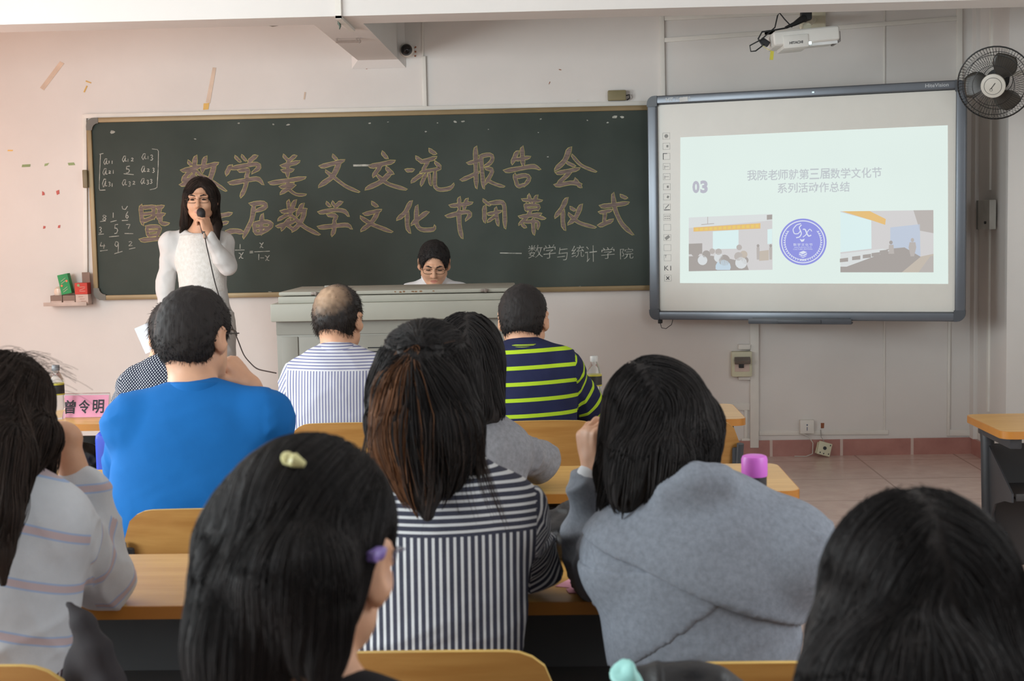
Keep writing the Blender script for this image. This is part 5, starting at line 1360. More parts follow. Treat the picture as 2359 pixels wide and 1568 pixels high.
    def glasses(s, m, w=0.027, hgt=0.016, full=True, name='glasses'):
        H = s.H; mb = MB()
        def loop(sx): return [H(sx * (.033 + w * math.copysign(abs(math.cos(a)) ** 0.6, math.cos(a))), .100 - 0.006 * abs(math.cos(a)), .001 + hgt * math.copysign(abs(math.sin(a)) ** 0.6, math.sin(a))) for a in np.linspace(0, 2 * math.pi, 25)]
        for sx in (-1, 1):
            lp = loop(sx); mb.tube([p_ - s.base for p_ in (lp if full else lp[:13])], 0.0013 * s.hs if full else 0.0016 * s.hs, 5, cap=False)
            mb.tube([p_ - s.base for p_ in (H(sx * .061, .094, .008), H(sx * .074, .082, .009), H(sx * .081, -.010, .012), H(sx * .079, -.034, -.006))], 0.0014 * s.hs if full else 0.002 * s.hs, 5)
        mb.tube([p_ - s.base for p_ in (H(-.007, .099, .004), H(0, .103, .007), H(.007, .099, .004))], 0.0013 * s.hs, 5)
        return mb.build(name, m, s.o)

    def shorthair(s, m, bulk=0.010, nape=-0.075, n=2600, ln=0.018, seed=3, thin=None, rad=0.0009, bald=None):
        H, M_, h = s.H, s.Hm, s.hs; F = Field(); b = bulk
        E = lambda c, r, k=0.02, op=0: F.ell(H(*c), A_(*r) * h, M_, k, op)
        E((0, -.012, .038), (.076 + b * .9, .094 + b * .8, .083 + b)); E((0, -.045, -.006), (.062 + b * .8, .060 + b * .8, .074 + b * .5), .03)
        E((0, .115, -.042), (.094, .092, .128), .008, 1)                   # face
        for sx in (-1, 1): E((sx * .094, -.002, -.030), (.030, .040, .064), .006, 1)   # around the ears
        F.plane(H(0, 0, nape), -(M_ @ unit((0, 0.55, 1))), 0.01)
        V, Fq = F.poly(0.006 * h, (), 2); N = vnormals(V, Fq)
        V = V + N * (0.0025 * vnoise(V * 90, seed))[:, None]
        wt = np.zeros(len(V))
        if bald: wt = np.clip(1.25 - np.linalg.norm(((V - s.hc) @ M_ / h - A_(*bald[0])) / A_(*bald[1]), axis=1) * .75 + .12 * vnoise(V * 120, 3), 0, 1)
        o = s.part('hair', V, Fq, bald[2] if bald else m, np.stack([wt, wt, wt], -1) if bald else None)
        ok = np.ones(len(V), bool)
        lc = (V - s.hc) @ M_ / h; ok &= F.ev(V) > -0.004
        ok &= rng.uniform(size=len(V)) > wt * 1.1
        r_ = V[ok][rng.integers(0, ok.sum(), n)]; g = F.grad(r_); up = M_ @ A_(0, 0, 1); fw = M_ @ A_(0, 1, 0)
        d0 = unit_rows(g * 0.16 - up * 0.5 * (1 - ((r_ - s.hc) @ up / (.1 * h)).clip(0, 1))[:, None] + fw * 0.5 * ((r_ - s.hc) @ up / (.1 * h)).clip(0, 1)[:, None] + 0.13 * rng.normal(size=r_.shape))
        L = (ln * rng.uniform(0.5, 1.1, n))[:, None]; t = np.linspace(0, 1, 4)
        P_ = r_[:, None] - g[:, None] * 0.003 + d0[:, None] * (L * t)[:, :, None] + (-up)[None, None] * (0.25 * L * t * t)[:, :, None]
        strands('hair_strands', P_, rad * np.array([1, 1, 0.8, 0.25]), m, o, s.base)
        s.hf = F; return o

    def longhair(s, name, m, masses, n, S_, length, flow, roots=None, off=(0.0, 0.006), rad=0.0011, seed=5, stick=0.6, curl=0.12, cap=0.010, facecut=True, mats=None, h=0.007, plane=None, taper=0.2, clump=0.65, extra=None):
        H, M_, h_ = s.H, s.Hm, s.hs; F = Field(); b = cap
        E = lambda c, r, k=0.02, op=0: F.ell(H(*c), A_(*r) * h_, M_, k, op)
        E((0, -.012, .038), (.076 + b, .094 + b, .083 + b)); E((0, -.045, -.008), (.066 + b, .062 + b, .076 + b), .03)
        n0 = len(F.p); masses(F); F.p[n0:] = [(x[0], x[1], x[2], x[3] * 0.45, x[4]) for x in F.p[n0:]]
        if facecut: E((0, .125, -.060), (.076, .092, .125), .010, 1)
        if extra: extra(F)
        V, Fq = F.poly(h, (), 2); N = vnormals(V, Fq)
        V = V + N * (0.003 * vnoise(V * A_(70, 70, 14), seed))[:, None]
        o = s.part(name, V, Fq, m)
        ok = roots(V) if roots else (V[:, 2] > s.hc[2] - 0.02)
        idx = np.nonzero(ok)[0]; r_ = V[idx[rng.integers(0, len(idx), n)]] + rng.normal(size=(n, 3)) * 0.002
        P_ = grow(F, r_, length(r_), S_, flow, rng.uniform(off[0], off[1], n), stick, curl, seed)
        gd = rng.choice(n, max(8, n // 22), replace=False); near = np.argmin(((r_[:, None] - r_[gd][None]) ** 2).sum(-1), 1)      # locks
        t_ = np.linspace(0, 1, S_)[None, :, None]; P_ = P_ + (P_[gd[near]] - P_) * np.clip(clump * t_ ** 1.3, 0, .85)
        rr = rad * np.interp(np.linspace(0, 1, S_), [0, 0.1, 0.75, 1], [0.8, 1, 0.9, taper])
        if mats:
            sel = mats[0](P_); o2 = strands('hair_strands', P_[~sel], rr, m, o, s.base); strands('highlighted_strands', P_[sel], rr, mats[1], o, s.base)
        else: strands('hair_strands', P_, rr, m, o, s.base)
        s.hf = F; return o


def unit_rows(a): return a / (np.linalg.norm(a, axis=1, keepdims=True) + 1e-9)


m_shoe = mat('dark_shoe_leather', S(40, 38, 38), 0.5); m_eyew = mat('eye_white', S(222, 214, 208), 0.3, var=0.01); m_iris = mat('dark_iris', S(30, 22, 18), 0.2, var=0.02)
m_jean = mat('dark_blue_denim', S(44, 50, 66), 0.9, bump=0.3, bscale=400); m_dtro = mat('black_trouser_cloth', S(34, 34, 36), 0.9)
m_gold = mat('thin_dark_metal', S(70, 58, 44), 0.35, 0.5); m_bframe = mat('dark_glasses_frame', S(44, 38, 34), 0.35)


def seated(px, yb, lean=0.0, side=0.0, z=0.54):
    """lower body of somebody on a chair whose hips are at (px, yb)"""
    return dict(pel=(px, yb, z), hipL=(px - .09, yb + .03, .50), hipR=(px + .09, yb + .03, .50), knL=(px - .11, yb + .40, .44), knR=(px + .11, yb + .40, .44),
                anL=(px - .11, yb + .30, .075), anR=(px + .11, yb + .30, .075), toeL=(0, 1, 0), toeR=(0, 1, 0))
# ------------------------------------------------------------------ the people
# --- man in the blue T-shirt
def man_blue():
    yt = 3.46; J = seated(P(455, 1100, yt)[0], 3.44); J['pel'] = (J['pel'][0], 3.42, .54)
    J.update(neck=P(455, 902, 3.47), shL=P(312, 978, 3.45), shR=P(604, 966, 3.47), elL=P(285, 1105, 3.62), elR=P(645, 1085, 3.66), wrL=P(380, 1060, 3.80), wrR=P(576, 888, 3.66))
    J['elL'][2] = 0.81; J['elR'][2] = 0.82; J['wrL'][2] = 0.80
    s = Person('man in a plain bright blue T-shirt with glasses, chin on his hand', (J['pel'][0], 3.42), J, P(452, 778, 3.53), rotm(20, -2, 0), 1.08, tw=1.26, waist=1.26)
    s.body('person', {'L': ((1, .2, 0), (0, 0, -1), {}), 'R': ((-.55, -.1, .75), (-.8, .3, -.4), dict(curls=(50, 55, 60, 60)))}, h=0.009, hh=0.0045)
    s.garment('t_shirt', cloth('blue_jersey', plain(S(22, 98, 166), 0.05, 12)), 0.016, {'L': 0.72, 'R': 0.72}, 0.007, extra=lambda F: [F.cap(s.J['neck'] + s.r * x * .045 - s.t * .045, s.J[k] - s.t * .004, .052, .058, .04) for x, k in ((-1, 'shL'), (1, 'shR'))], fold=0.008, seed=2, hem=-0.06)
    nb = s.J['neck']; up = s.H(0, -.03, -.07)
    F = Field(); F.cap(nb - s.t * .03, nb + s.t * .022, .080, .0715, .01); F.plane(nb + s.t * .026 + s.f * .0, s.t); V, Fq = F.poly(.006); s.setpat(s.part('collar', V, Fq, bpy.data.materials['blue_jersey']), V, Fq)
    s.trousers(m_jean); s.glasses(m_bframe, full=False)
    s.shorthair(m_hair, 0.013, -0.104, 7000, 0.011, rad=0.0007)
man_blue()


# --- bald-crowned man in the striped shirt
def man_bald():
    J = seated(P(770, 1000, 4.8)[0], 4.84)
    J.update(neck=P(776, 812, 4.86), shL=P(697, 878, 4.86), shR=P(862, 868, 4.88), elL=P(672, 960, 5.05), elR=P(905, 960, 5.1), wrL=P(735, 960, 5.30), wrR=P(850, 960, 5.3))
    for k in ('elL', 'elR', 'wrL', 'wrR'): J[k][2] = 0.80
    s = Person('balding man in a blue and white striped shirt before the lectern', (J['pel'][0], 4.84), J, P(781, 738, 4.92), rotm(14, 0, 0), 1.02)
    s.body('person', {'L': ((1, .3, 0), (0, 0, -1), {}), 'R': ((-1, .3, 0), (0, 0, -1), {})}, h=0.010, hh=0.005)
    def col(nt, u, v, w):
        sv = stripe(nt, u, 0.0105, 0.42); sh = stripe(nt, v, 0.0105, 0.42); yk = mth(nt, 'MULTIPLY', mth(nt, 'GREATER_THAN', v, 0.425), mth(nt, 'LESS_THAN', w, 0.5))
        f = mth(nt, 'ADD', mth(nt, 'MULTIPLY', sh, yk), mth(nt, 'MULTIPLY', sv, mth(nt, 'SUBTRACT', 1.0, yk))); return mixc(nt, f, S(206, 206, 212), S(122, 124, 156))
    m = cloth('striped_shirt_cotton', col)
    s.garment('shirt', m, 0.018, 2.0, 0.006, fold=0.016, seed=4, hem=-0.08)
    nb = s.J['neck']; up = s.H(0, -.03, -.07)
    o, F, V = s.simple('collar', m, lambda F: F.cap(nb - s.t * .005, nb + (up - nb) * .75, .075, .066, .02).plane(nb + (up - nb) * .80, s.t), 0.006); pt = s.patof(V); a = o.data.attributes.new('pat', 'FLOAT_VECTOR', 'POINT'); pt[:, 1] = V[:, 2]; pt[:, 1] += 1; pt[:, 2] = 0; a.data.foreach_set('vector', pt.astype(np.float32).ravel())
    s.trousers(m_dtro)
    mb_ = cloth('thinning_hair', lambda nt, u, v, w: mixc(nt, u, fleck(nt, S(38, 34, 33), .2, 120), S(176, 146, 120)), .5, .2)
    hair = s.shorthair(m_hairb, 0.008, -0.080, 4600, 0.017, rad=0.0007, bald=((-.008, -.070, .085), (.052, .05, .05), mb_))
man_bald()


# --- man in navy and lime stripes
def man_stripe():
    J = seated(P(1225, 1000, 4.8)[0], 4.84)
    J.update(neck=P(1207, 800, 4.86), shL=P(1124, 856, 4.86), shR=P(1292, 850, 4.86), elL=P(1085, 950, 5.0), elR=P(1350, 938, 4.98), wrL=P(1160, 950, 5.3), wrR=P(1330, 950, 5.28))
    for k in ('elL', 'elR', 'wrL', 'wrR'): J[k][2] = 0.81
    s = Person('man in a navy polo shirt with lime stripes', (J['pel'][0], 4.84), J, P(1206, 737, 4.92), rotm(8, 2, 0), 1.04)
    s.body('person', {'L': ((1, .3, 0), (0, 0, -1), {}), 'R': ((-1, .3, 0), (0, 0, -1), {})}, h=0.010, hh=0.005)
    m = cloth('navy_lime_jersey', lambda nt, u, v, w: mixc(nt, stripe(nt, v, 0.0545, 0.24, 0.30), fleck(nt, S(34, 38, 68), .1, 20), S(168, 198, 44)))
    s.garment('polo_shirt', m, 0.018, 1.7, 0.006, fold=0.009, seed=9, hem=-0.08)
    nb = s.J['neck']; up = s.H(0, -.03, -.07)
    m2 = cloth('lime_ribbed_collar', lambda nt, u, v, w: mixc(nt, stripe(nt, v, 0.0075, 0.5), S(58, 62, 54), S(152, 176, 56)))
    o, F, V = s.simple('collar', m2, lambda F: F.cap(nb - s.t * .005, nb + (up - nb) * .62, .078, .066, .02).plane(nb + (up - nb) * .72, s.t), 0.006); pt = np.stack([V[:, 0], V[:, 2], V[:, 1] * 0], -1); a = o.data.attributes.new('pat', 'FLOAT_VECTOR', 'POINT'); a.data.foreach_set('vector', pt.astype(np.float32).ravel())
    s.trousers(m_dtro); s.shorthair(m_hair, 0.009, -0.082, 4200, 0.012, rad=0.0008)
man_stripe()


# --- man in polka dots, mostly behind the blue T-shirt
def man_dots():
    J = seated(P(395, 1000, 4.9)[0], 4.93)
    J.update(neck=P(400, 836, 4.93), shL=P(322, 890, 4.93), shR=P(488, 884, 4.93), elL=P(300, 960, 5.12), elR=P(520, 960, 5.12), wrL=P(355, 835, 5.26), wrR=P(450, 950, 5.35))
    J['elL'][2] = .83; J['elR'][2] = .80; J['wrR'][2] = .80
    s = Person('man in a dark polka dot shirt holding a paper, mostly hidden behind the blue T-shirt', (J['pel'][0], 4.93), J, P(402, 774, 4.99), rotm(-12, 0, 0), 1.0)
    s.body('person', {'L': ((.1, .3, 1), (1, .2, 0), dict(curls=(25, 28, 30, 30))), 'R': ((-1, .3, 0), (0, 0, -1), {})}, h=0.010, hh=0.005)
    def col(nt, u, v, w):
        p_ = 0.0115; a = mth(nt, 'SUBTRACT', mth(nt, 'FRACT', mth(nt, 'ADD', mth(nt, 'DIVIDE', mth(nt, 'ADD', u, v), p_), 100)), .5); b = mth(nt, 'SUBTRACT', mth(nt, 'FRACT', mth(nt, 'ADD', mth(nt, 'DIVIDE', mth(nt, 'SUBTRACT', u, v), p_), 100)), .5)
        r2 = mth(nt, 'ADD', mth(nt, 'MULTIPLY', a, a), mth(nt, 'MULTIPLY', b, b)); return mixc(nt, mth(nt, 'LESS_THAN', r2, .07), S(36, 40, 56), S(196, 198, 202))
    s.garment('shirt', cloth('polka_dot_cotton', col), 0.016, 1.6, 0.007, fold=0.008, seed=12, hem=-0.08, collar=0.2)
    s.trousers(m_dtro); s.shorthair(m_hair, 0.013, -0.075, 2600, 0.026)
    c = P(343, 777, 5.26); b = MB().box((0, 0, 0), (0.075, 0.002, 0.105), Matrix.Rotation(R(-22), 3, 'Y'))
    tag(b.build('paper_sheet', mat('white_paper', S(214, 216, 222), 0.8, var=0.01), None, c, smooth=False), 'white sheet of paper held up left of the blue T-shirt man\'s head', 'paper')
man_dots()


def down(*sp):        # flow for hanging hair: gravity plus a spread away from the parting
    def fl_(p, prev, t): return np.broadcast_to(A_(0, 0, -1.0), p.shape).copy()
    return fl_


def hang_flow(s, part=(0, 0.02, 0.13), spread=0.8, back=0.3):
    """combed from the parting outwards over the skull, then down"""
    def fl_(p, prev, t):
        q = (p - s.hc) @ s.Hm; top = np.clip((q[:, 2] - 0.03) / 0.08, 0, 1)[:, None]
        lat = np.stack([np.sign(q[:, 0] - part[0]) * np.ones(len(q)), -back * np.ones(len(q)), np.zeros(len(q))], -1) @ s.Hm.T
        return lat * top * spread + A_(0, 0, -1.0)
    return fl_


# --- woman in the grey sweater, second row
def woman_sweater():
    J = seated(P(1075, 1100, 3.5)[0], 3.46)
    J.update(neck=P(1075, 968, 3.50), shL=P(985, 1044, 3.50), shR=P(1162, 1038, 3.50), elL=P(950, 1130, 3.66), elR=P(1236, 1105, 3.72), wrL=P(1010, 1130, 3.86), wrR=P(1120, 1100, 3.88))
    for k in ('elL', 'wrL', 'wrR'): J[k][2] = 0.80
    J['elR'][2] = 0.83
    s = Person('woman in a grey sweater, mostly hidden behind the ponytailed woman', (J['pel'][0], 3.46), J, P(1076, 838, 3.56), rotm(-4, -4, 0), 0.98, True)
    s.body('person', {'L': ((1, .3, 0), (0, 0, -1), {}), 'R': ((-1, .3, 0), (0, 0, -1), {})}, h=0.010, hh=0.005)
    s.garment('sweater', cloth('grey_knit', plain(S(128, 128, 132), 0.16, 90)), 0.018, 2.0, 0.007, fold=0.013, seed=21, hem=-0.06, collar=0.1)
    s.trousers(m_jean)
    zb = P(1100, 955, 3.45)[2]
    def masses(F):
        F.cap(P(1050, 850, 3.50), P(1045, 950, 3.44), .075, .05, .04); F.cap(P(1105, 850, 3.52), P(1128, 945, 3.44), .062, .035, .04); F.cap(P(1090, 820, 3.5), P(1090, 940, 3.42), .07, .05, .04)
    s.longhair('hair', m_hair, masses, 2600, 14, lambda r_: (r_[:, 2] - zb + 0.03).clip(.08) * rng.uniform(.85, 1.1, len(r_)), hang_flow(s), rad=0.0012, seed=6)
woman_sweater()


# --- ponytailed woman in the striped shirt, third row
def woman_ponytail():
    J = seated(P(1010, 1300, 2.4)[0], 2.40)
    J.update(neck=P(1010, 1082, 2.42), shL=P(850, 1190, 2.40), shR=P(1154, 1192, 2.42), elL=P(770, 1330, 2.56), elR=P(1222, 1318, 2.62), wrL=P(900, 1380, 2.78), wrR=P(1080, 1330, 2.80))
    J['elL'][2] = .80; J['elR'][2] = .82; J['wrL'][2] = .80; J['wrR'][2] = .80
    s = Person('woman with a brown-streaked half ponytail and a navy and white striped shirt', (J['pel'][0], 2.40), J, P(985, 908, 2.48), rotm(4, -2, 0), 0.98, True, waist=0.95)
    s.body('person', {'L': ((1, .3, 0), (0, 0, -1), {}), 'R': ((-1, .3, 0), (0, 0, -1), {})}, h=0.009, hh=0.005)
    yk = float((P(1080, 1236, 2.30) - s.J['pel']) @ s.t)
    def col(nt, u, v, w):
        sv = stripe(nt, u, 0.0120, 0.40, 0.1); sh = stripe(nt, v, 0.0122, 0.38); y = mth(nt, 'GREATER_THAN', v, yk)
        y = mth(nt, 'MAXIMUM', y, mth(nt, 'GREATER_THAN', w, 0.5)); f = mth(nt, 'ADD', mth(nt, 'MULTIPLY', sh, y), mth(nt, 'MULTIPLY', sv, mth(nt, 'SUBTRACT', 1.0, y)))
        return mixc(nt, f, fleck(nt, S(66, 68, 82), .14, 220), S(216, 218, 220))
    s.garment('shirt', cloth('navy_white_striped_cotton', col), 0.024, 2.0, 0.0055, fold=0.014, seed=31, hem=-0.10, collar=0.1)
    s.trousers(m_jean)
    tie = P(968, 812, 2.33); tail_end = P(985, 1185, 2.26)
    def masses(F):
        F.chain([s.H(-.035, -.03, .0), P(905, 980, 2.37), P(885, 1060, 2.34)], [.06, .042, .012], .04)
        F.chain([s.H(.035, -.03, -.01), P(1062, 985, 2.37), P(1100, 1075, 2.34)], [.058, .034, .010], .04)
        F.chain([tie, P(945, 900, 2.30), P(940, 1010, 2.285), P(975, 1110, 2.275), tail_end], [.030, .052, .058, .042, .014], .03)
        F.chain([tie, P(1000, 900, 2.31), P(1030, 1000, 2.29), P(1040, 1090, 2.285)], [.028, .045, .05, .02], .03)
        F.cap(tie + A_(-.015, 0, .004), tie + A_(.015, .0, .004), .026, .026, .015)
    tl = tie - A_(0, 0, 0)
    def flow(p, prev, t):
        q = p - tie; above = (p[:, 2] > tie[2] + 0.004); to = unit_rows(tie - p + A_(0, -.01, 0)); dn = np.broadcast_to(A_(0, 0, -1.), p.shape)
        lat = unit_rows(np.stack([q[:, 0] * 1.5, q[:, 0] * 0 - .02, q[:, 0] * 0 - 0.12], -1))
        return np.where(above[:, None], to, np.where((p[:, 2] > tie[2] - .09)[:, None], lat, dn))
    cut = lambda F: None
    def ln(r_): return (r_[:, 2] - P(980, 1150, 2.28)[2]).clip(.12) * rng.uniform(.55, 1.08, len(r_)) + 0.05
    s.longhair('hair', m_hair, masses, 8000, 22, ln, flow, roots=lambda V: (V[:, 2] > tie[2] - 0.10) & (V[:, 1] < s.hc[1] + .05), off=(-.001, .007), rad=0.0008, seed=8, curl=0.30, h=0.006, clump=.8,
               mats=(lambda P_: (vnoise(P_[:, 11] * A_(45, 45, 6), 3) * .03 + rng.normal(size=len(P_)) * .018 + P_[:, 14, 0] < P(945, 1000, 2.29)[0]) & (P_[:, 0, 2] < tie[2] + .006) & (P_[:, 14, 0] > P(858, 1000, 2.29)[0]) & (P_[:, 12, 1] < 2.36), m_hairo))
    n = 160; r_ = np.stack([rng.uniform(P(880, 0, 2.3)[0], P(1120, 0, 2.3)[0], n), np.full(n, 2.29) + rng.uniform(-.02, .03, n), rng.uniform(P(0, 1020, 2.3)[2], P(0, 930, 2.3)[2], n)], -1)
    r_ = r_ - s.hf.grad(r_) * (s.hf.ev(r_) - .004)[:, None]; P_ = grow(s.hf, r_, rng.uniform(.10, .20, n), 14, lambda p, prev, t: np.stack([(p[:, 0] - P(985, 0, 2.3)[0]) * 2.2, -.04 + 0 * p[:, 0], -1 + 0 * p[:, 0]], -1), rng.uniform(.002, .010, n), .15, .35, 5)
    strands('loose_strands', P_, 0.0006 * np.interp(np.linspace(0, 1, 14), [0, .7, 1], [1, .9, .2]), m_hairb, s.o, s.base)
    o = MB().lathe([(0.012, -.008), (0.022, -.006), (0.024, 0), (0.022, .006), (0.012, .008)], tie - s.base + A_(0, -.012, -.012), 16, Matrix.Rotation(R(60), 3, 'X')).build('hair_tie', m_blk, s.o)
woman_ponytail()


# --- woman in the grey coat, third row
def woman_coat():
    J = seated(P(1640, 1300, 2.35)[0], 2.36)
    J.update(neck=P(1592, 1158, 2.36), shL=P(1452, 1286, 2.36), shR=P(1806, 1276, 2.34), elL=P(1392, 1340, 2.64), elR=P(1885, 1350, 2.58), wrL=P(1372, 1098, 2.56), wrR=P(1740, 1350, 2.78))
    J['elL'][2] = .81; J['elR'][2] = .80; J['wrR'][2] = .80
    s = Person('woman in a grey wool coat leaning her head on her left hand', (J['pel'][0], 2.36), J, P(1516, 994, 2.44), rotm(-14, -4, -10), 1.0, True)
    hd = {'L': ((-.14, -.02, 1), (.75, .45, .1), dict(curls=(62, 66, 60, 55), thumb=30)), 'R': ((-1, .3, 0), (0, 0, -1), {})}
    w = s.J['wrL']; s.body('person', hd, h=0.009, hh=0.005, fine=[(w - A_(.07, .07, .03), w + A_(.09, .09, .17), 0.003)])
    m = cloth('grey_flecked_wool', plain(S(124, 129, 138), 0.15, 110), 0.95, 0.4, 300)
    def ex(F):
        nb = s.J['neck']; up = unit(s.H(0, -.03, -.07) - nb)
        F.chain([P(1500, 1165, 2.31), P(1545, 1128, 2.285), P(1600, 1104, 2.275), P(1655, 1110, 2.29), P(1705, 1150, 2.34)], [.014, .022, .024, .022, .014], .03); F.chain([P(1500, 1195, 2.31), P(1600, 1150, 2.295), P(1710, 1180, 2.32)], [.02, .03, .02], .03)
    s.garment('coat', m, 0.034, {'L': 1.80, 'R': 2.0}, 0.006, fold=0.013, seed=41, hem=-0.14, extra=ex, kk=.035)
    # cape panel of the coat: an outer layer ending in slanting edges
    F = Field(); s.torso(F, 0.042, .035); ex(F)
    for sd in 'LR': s.arm(F, sd, 0.034, 0, 0.45)
    a, b = P(1425, 1305, 2.22), P(1850, 1475, 2.20); e = unit(b - a); F.plane(a, np.cross(e, (0, 1, 0)) * (1 if np.cross(e, (0, 1, 0))[2] < 0 else -1)); F.plane(s.J['pel'] + s.f * .05, s.f)
    V, Fq = F.poly(0.006); N = vnormals(V, Fq); V = V + N * (vnoise(V * 14, 4) * .003)[:, None]; s.part('coat_cape', V, Fq, m, s.patof(V))
    F = Field(); s.torso(F, 0.0385, .035); a, b = P(1660, 1405, 2.2), P(1490, 1545, 2.2); e = unit(b - a); n_ = np.cross(e, (0, 1, 0)); n_ = n_ if n_[0] > 0 else -n_; F.plane(a, n_); F.plane(s.J['pel'] + s.f * .02, s.f); c_ = P(1500, 1330, 2.2); F.plane(s.J['pel'] + s.t * .36, s.t); V, Fq = F.poly(0.006); s.part('coat_panel', V, Fq, m, s.patof(V))
    el, wr = s.J['elL'], s.J['wrL']; s.simple('cuff', mat('white_sweater_cuff', S(206, 208, 212), 0.85), lambda F: F.cap(el + (wr - el) * .78, el + (wr - el) * .97, .043, .038, .01), 0.005)
    s.trousers(m_dtro)
    def masses(F):
        F.chain([s.H(-.02, -.035, .0), P(1482, 1080, 2.335), P(1452, 1140, 2.31), P(1436, 1172, 2.30)], [.085, .060, .030, .006], .04)
        F.chain([s.H(.045, -.03, .0), P(1590, 1030, 2.36), P(1622, 1085, 2.37)], [.062, .044, .022], .04); F.chain([s.H(0, -.04, -.02), P(1535, 1070, 2.32), P(1505, 1130, 2.30)], [.085, .050, .014], .04); F.chain([s.H(-.05, .02, 0), P(1412, 1080, 2.40), P(1396, 1190, 2.36)], [.05, .026, .010], .03)
    def flow(p, prev, t):
        q = (p - s.hc) @ s.Hm; top = np.clip((q[:, 2] - .04) / .07, 0, 1)[:, None]; lat = (np.stack([np.sign(q[:, 0] + .02), -.25 + 0 * q[:, 0], 0 * q[:, 0]], -1) @ s.Hm.T)
        return lat * top * .8 + A_(-.22, -.05, -1.0) * (1 - top * .5)
    s.longhair('hair', m_hair, masses, 8000, 20, lambda r_: (r_[:, 2] - P(1450, 1190, 2.3)[2] + np.where(r_[:, 0] > P(1560, 900, 2.4)[0], -.07, .03)).clip(.08) * rng.uniform(.55, 1.10, len(r_)), flow, off=(-.001, .006), rad=0.0008, seed=10, curl=.18, h=0.006, clump=.8)
woman_coat()


